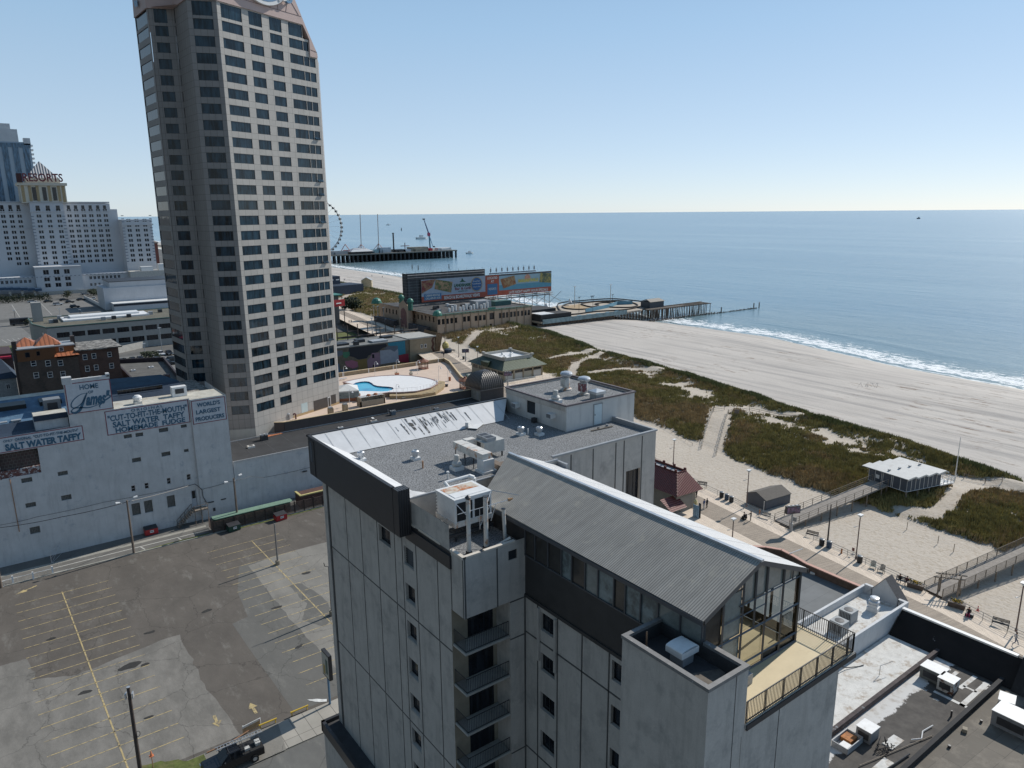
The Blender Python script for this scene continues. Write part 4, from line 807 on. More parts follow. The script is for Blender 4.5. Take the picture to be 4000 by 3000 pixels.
# ---- terrace
TZ=10.77; TT=root('pool_terrace','raised sun terrace with a pool and a brown parapet beside the tower','terrace',(75,160,0))
pv=M('terrace_paving',(.60,.47,.375),.85,.08,.5,c2=(.48,.38,.3),thr=(.6,.85)); tb=[(47.77,143),(93.4,143),(97.5,147.5),(99.6,156.7),(107.6,175.4),(108.8,180.3),(60,180.3),(60,160),(47,146.5)]
s=MB(); s.prism(tb,0,TZ); s.build('deck',pv,TT)
bw=M('brown_parapet',(.075,.06,.055),.7,.12,1.); par=M('terrace_parapet',(.33,.26,.17),.8,.25,1.5,streak=.2); s=MB()
s.wall([(46.1,144.0),(47.8,142.9),(93.4,142.9)],.25,9.4,11.75); s.build('parapet',bw,TT); s=MB(); s.wall([(46.1,144.0),(47.8,142.9),(93.4,142.9)],.34,11.75,11.85); s.wall([(97.2,147.7),(99.6,156.7),(107.6,175.4),(108.8,180.3),(75.,180.3)],.45,TZ+.95,TZ+1.05); s.build('coping',M('coping_tan',(.6,.46,.28),.7,.1),TT)
s=MB(); s.wall([(97.2,147.7),(99.6,156.7),(107.6,175.4),(108.8,180.3),(60,180.3)],.3,0,TZ+.95); s.build('outer_wall',par,TT)
for x in (77.,84.5,92.,99.3,106.6): MB().box(x-.12,179.95,TZ,x+.12,180.1,TZ+1.1).build('parapet_post',white,TT)
# raised pool deck
def P2(k,L,z): return [tuple(at(k,x,y,z)[:2]) for x,y in L]
pd=P2('d4',[(150,415),(310,378),(500,345),(700,325),(950,315),(1150,325),(1330,352),(1440,378),(1500,405),(1505,440),(1400,500),(1200,548),(1000,562),(800,565),(600,590),(360,640),(285,600),(275,450)],TZ+1.)
wt=P2('d4',[(285,450),(330,425),(400,410),(470,405),(520,410),(560,428),(590,455),(640,470),(720,478),(800,482),(860,492),(880,508),(850,530),(790,548),(700,552),(560,548),(420,545),(300,552)],TZ+.97)
PR=root('swimming_pool','kidney shaped blue pool in a raised white deck on the terrace','pool',(78,160,TZ)); s=MB(); s.prism(pd,TZ,TZ+1.0,top=False,bot=False); s.build('kerb_wall',M('pool_kerb',(.32,.22,.17),.8,.2,1.5,c2=(.5,.38,.22)),PR)
def ringface(outer,inner,z): # deck with a hole
    from mathutils.geometry import tessellate_polygon
    pts=[Vector((*p,0)) for p in outer]; ip=[Vector((*p,0)) for p in inner]; tris=tessellate_polygon([pts,ip]); al=pts+ip; s=MB()
    for t in tris: s.face([(al[i].x,al[i].y,z) for i in t])
    return s
ringface(pd,wt,TZ+1.0).build('deck',M('pool_deck_white',(.74,.73,.72),.6,.04,1.),PR)
ss=MB(); n=len(pd)
for i in range(n):
    a=pd[i];b=pd[(i+1)%n]
    if a[0]>69.5 or b[0]>69.5: ss.wall([a,b],.45,TZ+.9,TZ+1.08)
ss.build('deck_rim',M('rim_pink_brown',(.34,.23,.21),.7,.1),PR)
m,nt,p,pos=base('pool_water',.05); c0=mix(nt,ramp(nt,noise(nt,pos,.22,3),.4,.65),(.05,.42,.60),(.015,.20,.38)); nt.links.new(c0,p.inputs['Base Color']); bump(nt,p,noise(nt,pos,2.,3),.05,.3)
s=MB(); s.face([(x,y,TZ+.72) for x,y in wt]); s.build('water',m,PR); s=MB(); s.prism(wt,TZ+.3,TZ+1.0,top=False,bot=False); s.build('basin_wall',M('pool_tile_blue',(.04,.10,.22),.4,.2,3.),PR)
s=MB(); rl_=pd[9:14]
for a,b in zip(rl_,rl_[1:]):
    L_=math.hypot(b[0]-a[0],b[1]-a[1])
    for i in range(int(L_/1.0)+1): t_=i/(L_/1.0); x=a[0]+(b[0]-a[0])*min(t_,1);y=a[1]+(b[1]-a[1])*min(t_,1); s.tube((x,y,TZ+1),(x,y,TZ+2.),.025,4)
    for z in (TZ+1.1,TZ+2.): s.tube((*a,z),(*b,z),.025,4)
s.build('railing',white,PR)
sg=P2('d4',[(820,640),(1070,635),(1280,618),(1480,585),(1600,500),(1615,430),(1540,420),(1500,440),(1400,500),(1200,550),(1000,562),(820,566)],TZ+.3)
tag(MB().prism(sg,TZ,TZ+.75).build('planter_wall',M('tan_block',(.36,.27,.15),.85,.25,2.)),'curved tan block planter wall on the outer side of the pool','planter wall')
# swan neck lamps
def swan(x,y,z,h,ang=0):
    t=root('terrace_lamp','x','lamp',(x,y,z),'white swan neck lamps on the pool terrace'); s=MB(); s.cone((x,y,z),.09,.09,(x,y,z+.15),8); s.tube((x,y,z),(x,y,z+h-.45),.045,6); pts=[(x,y,z+h-.45)]
    for i in range(1,9): t_=PI*i/8*1.0; pts.append((x+.38*(1-math.cos(t_)),y,z+h-.45+.45*math.sin(t_)))
    s.path(pts,.04,5); s.build('post',white,t); s=MB(); s.lathe(x+.76,y,[(.28,z+h-.75),(.22,z+h-.62),(.08,z+h-.5),(.05,z+h-.4)],10); s.build('lamp_shade',white,t); return t
LP=[(75.3,175.4,'swan neck lamp at the left end of the terrace by the tower'),(84.3,175.7,'swan neck lamp behind the pool deck, second from the tower'),(90.1,174.4,'swan neck lamp rising behind the flower pot'),(94.1,170.1,'swan neck lamp in front of the far gazebo'),(94.9,160.3,'swan neck lamp on the open paving right of the pool deck'),(94.1,154.4,'swan neck lamp beside the black tub'),(86.1,147.7,'swan neck lamp at the curved tan planter wall'),(76.3,148.3,'tallest looking swan neck lamp on the near side of the pool'),(65.4,150.1,'swan neck lamp by the white tent')]
place(swan(0,0,0,3.75),[(x,y,TZ,0,l) for x,y,l in LP])
def gazebo(x,y,z,label):
    t=root('gazebo',label,'gazebo',(x,y,z),'brown gazebos on the pool terrace'); w_=M('gazebo_brown',(.20,.08,.045),.7,.2,3.); s=MB(); s.lathe(x,y,[(1.5,z),(1.5,z+.15)],8); s.build('base',w_,t)
    for i in range(8): a=2*PI*i/8; MB().tube((x+1.35*math.cos(a),y+1.35*math.sin(a),z+.15),(x+1.35*math.cos(a),y+1.35*math.sin(a),z+2.1),.06,5).build('post',w_,t)
    s=MB(); s.lathe(x,y,[(1.7,z+2.0),(1.75,z+2.12),(.35,z+2.75),(.3,z+2.8),(.3,z+2.95),(.02,z+3.05)],8); s.build('roof',w_,t); s=MB()
    for i in range(8):
        if i==5: continue
        a=2*PI*i/8;b=2*PI*(i+1)/8; 
        for zz in (.35,.95,1.9): s.tube((x+1.35*math.cos(a),y+1.35*math.sin(a),z+zz),(x+1.35*math.cos(b),y+1.35*math.sin(b),z+zz),.03,4)
        for q in range(1,6): t_=q/6; xx=x+1.35*(math.cos(a)*(1-t_)+math.cos(b)*t_);yy=y+1.35*(math.sin(a)*(1-t_)+math.sin(b)*t_); s.tube((xx,yy,z+.35),(xx,yy,z+.95),.02,4)
    s.build('balustrade',w_,t); return t
gazebo(99,175.4,TZ,'brown timber gazebo at the far corner of the terrace'); gazebo(95.2,148.2,TZ,'brown timber gazebo next to the dark ribbed dome')
def pot(k,x,y,z,r,h,label,mt,plant=True,name='flower_pot',cat='flower pot'):
    g=at(k,x,y,z); t=root(name,label,cat,g); MB().lathe(g.x,g.y,[(r*.7,g.z),(r,g.z+h*.8),(r*1.1,g.z+h),(r*.9,g.z+h)],12).build('pot',mt,t)
    if plant:
        s=MB(); rn=random.Random(x)
        for i in range(30): a=rn.uniform(0,2*PI); q=rn.uniform(0,r); b=Vector((g.x+q*math.cos(a),g.y+q*math.sin(a),g.z+h+rn.uniform(0,.35))); s.face([b,b+Vector((rn.uniform(-.15,.15),.1,.12)),b+Vector((.1,rn.uniform(-.15,.15),.05))])
        s.build('plant',M('pot_green',(.08,.10,.03),.9,.3),t)
    return t
terra=M('terracotta',(.36,.14,.07),.8,.15,3.); pot('d4',925,330,TZ+.2,.6,.8,'terracotta pot against the far rim of the pool deck',terra); pot('d4',1127,330,TZ+.2,.5,.9,'pale stone pot with drooping plant at the pool rim',M('stone_pot',(.4,.36,.3),.8)); pot('d4',380,615,TZ+1.,.35,.35,'small terracotta bowl on the near pool deck corner',terra)
tag(MB().lathe(96.7,157.8,[(.3,TZ),(.32,TZ+.8),(.36,TZ+.95),(.1,TZ+1.05)],12).build('litter_bin',terra),'round brown litter bin on the open paving','bin'); tag(MB().lathe(92.6,152.7,[(.35,TZ),(.4,TZ+.6),(.3,TZ+.6)],12).build('tub',dark),'small black tub with white straps by the planter wall','tub')
cb=root('bar_cabana','tan walled bar hut with a white slatted top and two brown umbrellas','hut',(69.8,147.6,TZ)); s=MB(); s.box(66.8,147.4,TZ,67.1,149.3,TZ+2.1); s.box(66.8,147.4,TZ,72.9,147.65,TZ+1.25); s.box(72.6,147.4,TZ,72.9,149.3,TZ+2.1); s.box(66.8,149.1,TZ,72.9,149.35,TZ+2.1); s.build('wall',tanw,cb); s=MB()
for i in range(14): s.box(67.1+i*.4,147.5,TZ+2.1,67.3+i*.4,149.2,TZ+2.16)
s.build('slats',white,cb)
for x in (69.3,71.):
    MB().cone((x,148.3,TZ+2.2),.55,.35,(x,148.3,TZ+2.5),10).build('umbrella_tub',terra,cb)
for x,y,l in ((63.0,147.2,'tan pillar with chrome drums beside the white tent'),(59.2,146.2,'tan pillar with chrome drums nearest the tower door')):
    t=root('grill_pillar',l,'pillar',(x,y,TZ),'tan pillars on the terrace'); MB().ob((x,y,TZ),1.1,.8,1.35).build('plinth',par,t); s=MB()
    for i in range(3): s.cone((x-.35+.33*i,y-.35,TZ+1.5),.15,.15,(x-.35+.33*i,y+.35,TZ+1.5),8)
    s.build('drum',galv,t)
tt=root('white_tent','white canopy tent with clear sides between the tower and the pool','tent',(67.5,157,TZ)); tw_=M('tent_white',(.62,.62,.60),.6,.05); s=MB(); c=[(64.6,155.2),(69.3,153.4),(71.3,158.6),(66.5,160.4)]; ap=(68,157,TZ+3.5)
for i in range(4): a=c[i];b=c[(i+1)%4]; s.face([(*a,TZ+2.45),(*b,TZ+2.45),ap]); s.face([(*a,TZ+2.2),(*b,TZ+2.2),(*b,TZ+2.45),(*a,TZ+2.45)])
s.build('canopy',tw_,tt)
for a in c: MB().tube((*a,TZ),(*a,TZ+2.4),.05,5).build('pole',white,tt)
s=MB()
for i in range(4): a=Vector(c[i]);b=Vector(c[(i+1)%4]); s.face([(*a,TZ+.7),(*b,TZ+.7),(*b,TZ+2.2),(*a,TZ+2.2)])
s.build('side_panel',MC['whitish_glass'],tt); MB().wall(c+[c[0]],.1,TZ,TZ+.7).build('low_wall',terra,tt)
for k,x,y,l in (('d4',150,380,'empty metal lounger at the far left of the terrace'),('d4',1050,650,'white lounger against the near side of the curved wall')):
    g=at(k,x,y,TZ); t=root('sun_lounger',l,'sun lounger',g,'loungers on the pool terrace'); MB().ob(g+Vector((0,0,.35)),1.9,.6,.06).build('bed',galv,t)
    for dx in (-.8,.8):
        for dy in (-.25,.25): MB().tube(g+Vector((dx,dy,0)),g+Vector((dx,dy,.35)),.03,4).build('leg',galv,t)
for k,x,y,l,c_ in (('d3',1205,1055,'white curved vent pipe at the terrace corner',galv),('d3',1310,1050,'dark brown curved vent pipe at the terrace corner',M('maroon_vent',(.12,.04,.04),.5))):
    g=at(k,x,y,TZ); s=MB(); pts=[g,g+Vector((0,0,1.0))]+[g+Vector((-.25+.25*math.cos(a),0,1.0+.25*math.sin(a))) for a in (.6,1.2,1.8,2.4,3.1)]; s.path(pts,.16,8); tag(s.build('gooseneck_vent',c_),l,'vent')
# ---- dome building
D=root('dome_building','dark ribbed square dome on a small brown tower at the end of the terrace','building',(97,142.5,0)); s=MB(); s.box(93.45,138.8,9,100.2,145.2,12.15); s.m(1).face([(93.42,138.8,9.4),(93.42,142.9,9.4),(93.42,142.9,12.1),(93.42,138.8,12.1)]); s.build('wall',[bw,M('dome_grey',(.3,.3,.28),.7)],D)
s=MB(); s.box(93.2,138.55,12.1,100.45,145.45,12.3); s.build('cornice',M('dome_band',(.2,.17,.15),.7),D)
dm=corr('dome_ribs',(.06,.052,.048),90,.55,.08,.45); dm2=corr('dome_ribs_side',(.055,.048,.045),0,.55,.08,.45); s=MB(); N=12; cx,cy=96.8,142.; hx=3.4
def lev(i): t=i/N*PI/2; return hx*math.cos(t) if i<N else .0, 12.3+4.0*math.sin(t)**.95 if i else 12.3
for i in range(N):
    (a,z0),(b,z1)=lev(i),lev(i+1); 
    for k in range(4):
        c0=[(-1,-1),(1,-1),(1,1),(-1,1)]; p0=c0[k];p1=c0[(k+1)%4]; s.m(0 if k%2==0 else 1).face([(cx+p0[0]*a,cy+p0[1]*a,z0),(cx+p1[0]*a,cy+p1[1]*a,z0),(cx+p1[0]*b,cy+p1[1]*b,z1),(cx+p0[0]*b,cy+p0[1]*b,z1)])
s.build('dome',[dm,dm2],D); s=MB(); s.cone((cx,cy,15.8),.35,.05,(cx,cy,16.2),8); s.build('finial',M('finial_grey',(.25,.22,.2)),D); MB().box(93.38,139.6,9.8,93.41,140.4,11.6).build('door',grey,D)
blk0=M('skylight_void',(.012,.013,.015),.5)
# ================= taffy factory wall with painted signs
YT=130.8; tw=MC['taffy_white']; B=root('taffy_factory','white painted factory wall carrying big blue painted taffy signs','building',(15,YT,0))
wr_=[(17.05,17.83,18.25,17.2),(18.8,17.8,19.95,17.15),(22.4,17.95,23.85,17.22),(25.9,17.96,26.85,17.4),(17.8,13.6,19.15,12.85),(22.35,13.7,23.75,12.95),(25.95,13.54,26.7,13.0),(7.15,13.6,8.5,12.9),(2.3,13.6,3.7,12.85),(2.3,9.5,3.65,8.75),(7.1,9.6,8.5,8.75),(2.3,5.45,3.65,4.3)]
sq=[(17.1,8.93,17.76,7.84),(19.15,8.91,19.8,7.85),(22.65,9.0,23.3,7.85),(25.87,8.95,26.55,7.85)]; gb=[(16.8,5.74,18.1,3.6),(18.72,5.76,20.0,3.6),(22.32,5.78,23.6,3.62)]
hs=[(a,c,min(b,d),max(b,d)) for a,b,c,d in wr_]; h2=[(a,c,d,b) for a,b,c,d in sq]; h3=[(a,c,d,b) for a,b,c,d in gb]; hd=[(26.3,27.15,2.7,5.9)]; hb=[(-3,-.55,14.05,18.05),(-.05,5.05,14.05,18.05)]
w=MB(); O=(0,YT)
facade(w,O,0,-60,5.25,0,20.6,[h for h in hs if h[0]<5]+hb,.25); facade(w,O,0,5.25,9.75,0,20.6,[h for h in hs if 5.25<h[0]<9.75],.25)
facade(w,O,0,9.75,16.2,0,22.5,[],.25); facade(w,O,0,16.2,27.7,0,22.4,[h for h in hs+h2+h3 if h[0]>16.2]+hd,.25); facade(w,(27.7,YT-.35),0,0,6,0,22.2,[],.25); w.face([(27.7,YT,0),(27.7,YT-.35,0),(27.7,YT-.35,22.2),(27.7,YT,22.2)])
facade(w,(33.7,YT-.35),90,0,14,0,22.2,[],.2); facade(w,(9.75,YT-.05),0,0,6.4,22.5,28.1,[],.2); w.box(9.75,YT-.04,22.5,16.15,YT+1.0,28.0); w.box(9.6,YT-.1,27.4,10.9,YT+1.2,28.5); w.box(15.7,YT-.05,27.9,16.2,YT+1.0,28.4)
facade(w,(5.25,YT+1.6),0,0,4.5,20.4,22.7,[],.2); w.face([(5.25,YT+6,20.4),(5.25,YT+1.6,20.4),(5.25,YT+1.6,22.7),(5.25,YT+6,22.7)])
w.build('wall',tw,B)
glb=brick('glass_block_dark',(.05,.05,.045),(.10,.095,.085),(.18,.18,.17),.22,.22,.03,off=0.)
for h in hs+h3: mb=MB(); mb.face([fpt(O,0,h[0],h[2],.22),fpt(O,0,h[1],h[2],.22),fpt(O,0,h[1],h[3],.22),fpt(O,0,h[0],h[3],.22)]); mb.build('glass_block_window',glb,B)
windows(B,O,0,h2,[tw,gld],d=.18,vb=0,hb=1,fr=.08)
s=MB(); rb=brick('old_red_brick',(.16,.07,.05),(.10,.05,.045),(.3,.28,.25),.5,.15,.02,var=.6)
for h in hb: s.face([fpt(O,0,h[0],h[2],.6),fpt(O,0,h[1],h[2],.6),fpt(O,0,h[1],h[3],.6),fpt(O,0,h[0],h[3],.6)])
s.build('exposed_brick',[brick('old_brick_dark',(.09,.055,.05),(.06,.05,.045),(.14,.13,.12),.5,.5,.03,var=.5)],B)
s=MB(); s.box(-.05,YT+.2,14.05,5.05,YT+.6,15.2); s.box(-.6,YT-.02,14.0,-.05,YT+.3,18.1); s.build('brick_sill',M('peeling_brick',(.14,.06,.05),.9,.4,3.,c2=(.5,.5,.5),thr=(.52,.56),ns2=2.5),B)
d_=MB().box(26.35,YT+.15,2.7,27.1,YT+.2,5.85).build('door',M('door_grey_white',(.42,.44,.47),.6,.1),B); MB().box(26.45,YT+.13,4.3,27.0,YT+.16,5.7).build('door_pane',gld,d_)
sb=M('sign_blue',(.055,.13,.20),.8,.15,3.); sr=M('sign_red',(.24,.07,.09),.8,.2,2.); swh=M('sign_white',(.55,.57,.60),.8,.08,1.5,streak=.2)
def sign(x0,x1,z0,z1,y=0.): # painted panel with a red border
    s=MB(); d=.02+y; s.face([fpt(O,0,x0,z0,-d),fpt(O,0,x1,z0,-d),fpt(O,0,x1,z1,-d),fpt(O,0,x0,z1,-d)]); s.m(1); b=.13
    for r in ((x0,x1,z0,z0+b),(x0,x1,z1-b,z1),(x0,x0+b,z0,z1),(x1-b,x1,z0,z1)): s.face([fpt(O,0,r[0],r[2],-d-.01),fpt(O,0,r[1],r[2],-d-.01),fpt(O,0,r[1],r[3],-d-.01),fpt(O,0,r[0],r[3],-d-.01)])
    return s.build('painted_sign',[swh,sr],B)
q=sign(14.75,27.5,18.2,22.25); D_=.05
text('ORIGINAL',O,0,18.6,23.5,21.55,22.0,sb,q,d=D_,bold=.01,sp=1.35); text('"CUT-TO-FIT-THE-MOUTH"',O,0,15.1,27.2,20.45,21.45,sb,q,d=D_,bold=.025); text('SALT WATER  TAFFY',O,0,15.7,26.7,19.35,20.3,sb,q,d=D_,bold=.03); text('HOMEMADE  FUDGE',O,0,16.0,26.7,18.4,19.25,sb,q,d=D_,bold=.03)
q=sign(27.85,33.5,17.75,21.95,.35); text("WORLD'S",O,0,28.75,32.6,20.7,21.45,sb,q,d=.4,bold=.03); text('LARGEST',O,0,28.5,32.6,19.45,20.2,sb,q,d=.4,bold=.03); text('PRODUCERS',O,0,28.3,33.1,18.2,18.95,sb,q,d=.4,bold=.03)
q=sign(9.8,16.15,22.6,27.55,.06); text('HOME',O,0,11.8,14.4,26.3,27.1,sb,q,d=.1,bold=.02); text('OF',O,0,12.9,13.6,25.55,26.0,sb,q,d=.1,bold=.02); text('ames"',O,0,12.35,15.95,23.6,25.7,sb,q,d=.1,bold=.045,shear=.45)
# script capital and swash drawn as brush strokes
def stroke(pts,w0,w1,par_,d=.11,name='lettering'):
    # smooth open curve through the points, brush width varying
    P_=[Vector(p) for p in pts]; out=[]
    for i in range(len(P_)-1):
        p0=P_[max(i-1,0)];p1=P_[i];p2=P_[i+1];p3=P_[min(i+2,len(P_)-1)]
        for k in range(8):
            t=k/8; out.append(.5*((2*p1)+(p2-p0)*t+(2*p0-5*p1+4*p2-p3)*t*t+(3*p1-p0-3*p2+p3)*t**3))
    out.append(P_[-1]); s=MB(); n=len(out)
    for i in range(n-1):
        a,b=out[i],out[i+1]; dd=(b-a).normalized() if (b-a).length>1e-6 else Vector((1,0)); nn=Vector((-dd.y,dd.x)); f=lambda i:(w0+(w1-w0)*math.sin(PI*i/(n-1)))/2
        q_=[a-nn*f(i),b-nn*f(i+1),b+nn*f(i+1),a+nn*f(i)]; s.face([fpt(O,0,v[0],v[1],-d) for v in q_])
    return s.build(name,sb,par_)
stroke([(12.7,25.6),(11.9,25.6),(10.9,25.0),(10.35,24.2),(10.5,23.6),(11.2,23.7),(12.0,24.4),(12.6,25.3)],.06,.16,q); stroke([(12.75,25.75),(12.35,25.0),(11.9,24.0),(11.4,23.1),(10.8,22.75),(10.35,22.85),(10.2,23.2)],.12,.42,q)
stroke([(10.2,23.1),(10.7,23.5),(11.6,23.45),(12.8,23.3),(14.2,23.6)],.08,.2,q); stroke([(14.3,23.05),(14.2,23.35),(14.9,24.0),(15.9,24.6),(15.6,24.9),(15.2,24.6)],.08,.24,q)
q=sign(-8,11.45,18.15,20.55); text('ONLY',O,0,.9,2.1,19.75,20.1,sb,q,d=D_,bold=.01); text('ORIGINAL',O,0,2.35,4.5,19.72,20.12,sb,q,d=D_,bold=.02); text('"CUT-TO-FIT-THE-MOUTH"',O,0,4.75,10.8,19.7,20.15,sb,q,d=D_,bold=.02); text('SALT WATER TAFFY',O,0,1.0,11.1,18.35,19.45,sb,q,d=D_,bold=.05)
q2=MB(); q2.face([fpt(O,0,2.35,19.6,-D_),fpt(O,0,4.5,19.6,-D_),fpt(O,0,4.5,19.64,-D_),fpt(O,0,2.35,19.64,-D_)]); q2.build('underline',sr,q)
# roofs of the factory
cr_=M('cream_roof',(.50,.48,.42),.8,.2,1.,c2=(.36,.30,.22),thr=(.5,.75)); br=M('blue_roof',(.075,.14,.22),.7,.3,.4,c2=(.15,.26,.36),thr=(.5,.8)); nb=M('navy_roof',(.022,.038,.065),.7,.2)
s=MB(); s.m(0); s.face([(16.2,YT,22.2),(33.7,YT,22.0),(33.7,YT+6.5,22.0),(16.2,YT+6.5,22.2)]); s.face([(5.25,YT+1.6,22.6),(9.75,YT+1.6,22.6),(9.75,YT+5,22.6),(5.25,YT+5,22.6)])
s.m(2).face([(-60,YT,20.4),(9.75,YT,20.4),(9.75,YT+3,20.4),(-60,YT+3,20.4)]); s.box(5.2,YT+1.4,21.9,9.8,YT+1.65,22.75)
s.m(1).face([(-60,YT+6,21.2),(16,YT+6,21.2),(16,YT+16.5,22.8),(-60,YT+16.5,22.8)]); s.m(0).face([(-60,YT+16.5,22.82),(16,YT+16.5,22.82),(16,YT+18.5,23.),(-60,YT+18.5,23.)]); s.m(2).face([(-60,YT+3,20.4),(9.75,YT+3,20.4),(9.75,YT+6,21.2),(-60,YT+6,21.2)])
s.m(2).face([(16.2,YT+6.5,21.6),(29,YT+6.5,21.6),(29,YT+13,23.),(16.2,YT+13,23.)]); s.m(4).face([(16.2,YT+13,23.),(29,YT+13,23.),(27,YT+18,23.6),(17,YT+20,23.6)])
s.m(3).face([(16,YT+4.8,21),(33.7,YT+4.8,21),(33.7,YT+22,21),(16,YT+22,21)]); s.m(2).box(-60,YT+18.5,0,27,YT+18.6,22.9)
s.build('roof',[cr_,br,nb,M('mottled_roof',(.30,.28,.25),.9,.4,2.,c2=(.06,.055,.05),thr=(.5,.6),ns2=1.2),M('deep_blue_roof',(.03,.065,.10),.8,.3,.5)],B)
for x0,x1 in ((1.2,4.9),(6.8,10.0)):
    MB().box(x0,YT+11.5,22.,x1,YT+14.8,22.75).build('roof_skylight',blk0,B)
MB().box(18.3,YT+10.0,22.55,25.6,YT+10.1,23.3).build('clerestory',gld,B)
for k,x,y,z,sx,sy,h,l,mt in (('e1',640,1275,21.2,2.4,2.2,2.6,'large grey boxy roof unit left of the script sign',M('unit_grey',(.20,.21,.22),.5,.1,2.)),('e1',40,1450,20.4,1.3,.8,1.0,'small condenser at the far left of the factory roof',grey),('e1',205,1430,20.4,1.3,.8,1.1,'small condenser right of its twin at the left of the factory roof',grey),('e1',1935,985,21.1,1.8,1.4,1.7,'beige unit on the mottled roof beside the tower',M('unit_beige',(.40,.38,.33),.6)),('e1',2010,900,21.1,1.0,1.0,1.6,'dark brown round topped fan box near the tower foot',M('unit_brown',(.12,.06,.05),.6)),('e1',2150,1060,22.1,2.4,1.4,1.7,'white box above the end of the long painted sign',white)):
    g=at(k,x,y,z); t=root('rooftop_unit',l,'roof unit',g); MB().ob(g,sx,sy,h).build('case',mt,t); MB().ob(g+Vector((0,-sy/2-.03,h*.3)),sx*.6,.05,h*.5).build('grille',dark,t)
g=at('e1',1655,1160,22.1); t=root('roof_ventilator','white bulb topped roof fan above the word cut on the long sign','roof ventilator',g); MB().ob(g,1.2,1.2,.5).build('curb',rust,t); MB().lathe(g.x,g.y,[(.45,g.z+.5),(.7,g.z+.8),(.72,g.z+1.2),(.4,g.z+1.5),(.1,g.z+1.55)],14).build('hood',white,t)
g=at('e1',1580,1195,22.25); tag(MB().ob(g,3.4,.3,.15,5).build('gutter_piece',white),'length of white trim lying on the factory roof edge','trim')
# pipe and cables on the wall
s=MB(); s.tube((.9,YT-.08,14),(.95,YT-.08,5.2),.06,5); tag(s.build('downpipe',M('rusty_pipe',(.3,.2,.1))),'rusty vertical downpipe on the left part of the white wall','downpipe')
def cable(pts,r,sag,label,n=14):
    s=MB()
    for a,b in zip(pts,pts[1:]):
        a=Vector(a);b=Vector(b); q=[a.lerp(b,i/n)-Vector((0,0,4*sag*(i/n)*(1-i/n))) for i in range(n+1)]; s.path(q,r,4)
    return tag(s.build('power_cable',dark),label,'cable','cables strung along the white factory wall')
w0=onY('a3',0,1605,129.5);w1=onY('a3',1230,1385,124.);w2=onY('a3',1860,1205,130.4); 
cable([onY('a3',0,1625,127),onY('a3',600,1520,126),onY('a3',1230,1375,123.5),onY('a3',1870,1205,130.3)],.05,.15,'thick black cable running from the alley pole to the factory wall')
cable([onY('a3',0,1600,130),onY('a3',360,1520,130.3),onY('a3',1000,1380,130.3),onY('a3',1870,1208,130.4)],.03,.1,'thin black cable just above the thick one on the white wall')
s=MB(); s.path([onY('a3',1870,1205,130.3),onY('a3',1900,1225,130.3),onY('a3',1940,1260,130.3),onY('a3',1950,1330,130.3),onY('a3',1985,1385,130.3),onY('a3',2050,1378,130.3)],.06,5); tag(s.build('service_cable',dark),'black cable looping down beside the corner of the painted wall','cable')
cable([onY('a3',1940,1255,130.3),onY('a3',2212,1180,130.3),onY('c2',670,245,124.6)],.03,.1,'cable from the wall corner to the second alley pole')
cable([onY('c2',690,240,124.6),onY('c2',880,190,128),onY('c2',1050,205,130.3),onY('c2',1620,80,130.4)],.03,.1,'cable from the second alley pole along the wall towards the hotel')
for k,x,y,l in (('c2',395,508,'black light bar left of its pair on the white wall'),('c2',545,472,'black light bar right of its pair on the white wall'),('c2',1550,130,'black light bar close to the hotel fascia')): g=onY(k,x,y,130.5); tag(MB().ob(g,.9,.2,.2,0,False).build('wall_light_bar',dark),l,'light fitting')
g=onY('c2',432,598,130.5); tag(MB().ob(g,.4,.25,.6,0,False).build('meter_box',dark),'small dark meter box under the light bars','meter')
s=MB(); s.path([(25.0,130.6,.3),(25.0,130.5,.9),(25.0,130.7,1.0)],.18,7); tag(s.build('wall_vent_pipe',white),'white elbow pipe at the foot of the wall by the stairs','pipe')
# stairs
t=root('timber_stairs','dark timber stairs and landing below the factory door','stairs',(27,129,0)); s=MB(); s.box(26.2,128.9,2.5,28.4,130.7,2.65)
for i in range(10): s.box(26.1-.28*i-.28,129.1,2.4-.24*i,26.1-.28*i,130.6,2.46-.24*i)
s.build('steps',woodg,t); s=MB()
for y in (129.0,130.6):
    s.tube((26.1,y,3.5),(23.4,y,1.0),.05,4); s.tube((26.1,y,2.9),(23.4,y,.5),.03,4)
    for i in range(5): s.tube((26.1-.65*i,y,2.5-.6*i if i<4 else 0),(26.1-.65*i,y,3.5-.6*i),.04,4)
s.tube((26.1,129,3.5),(28.4,129,3.5),.05,4); s.tube((28.4,129,3.5),(28.4,130.6,3.5),.05,4)
for x in (26.2,27.3,28.4): s.tube((x,129,0),(x,129,3.5),.05,4)
s.build('railing',woodp,t)
# slatted fence and green low roof
t=root('slatted_fence','dark horizontal slat fence along the back of the parking lot','fence',(38,123.5,0)); s=MB()
for i in range(9):
    z=.25+i*.22; s.box(27.7,123.47,z,49.5,123.53,z+.1); s.box(27.67,123.5,z,27.73,126.4,z+.1)
s.build('slats',M('slat_brown',(.12,.085,.07),.8,.3,3.),t)
for i in range(13): x=27.7+1.78*i; MB().box(x-.08,123.38,0,x+.08,123.55,2.35 if i%2==0 else 2.2).build('post',M('post_dark',(.05,.035,.03),.8),t)
s=MB(); s.prism([(27.9,124.),(28.3,123.7),(41.2,123.65),(41.8,124.1),(41.8,125.3),(28,125.4)],2.25,2.38); t=root('green_shelter','low flat green roof behind the slatted fence','shelter',(35,124.5,0)); s.build('roof',M('mint_green',(.17,.27,.20),.8,.12),t); s=MB(); s.box(28,125.2,0,41.8,125.3,2.25); s.build('wall',M('dark_green_wall',(.04,.09,.06),.8),t)
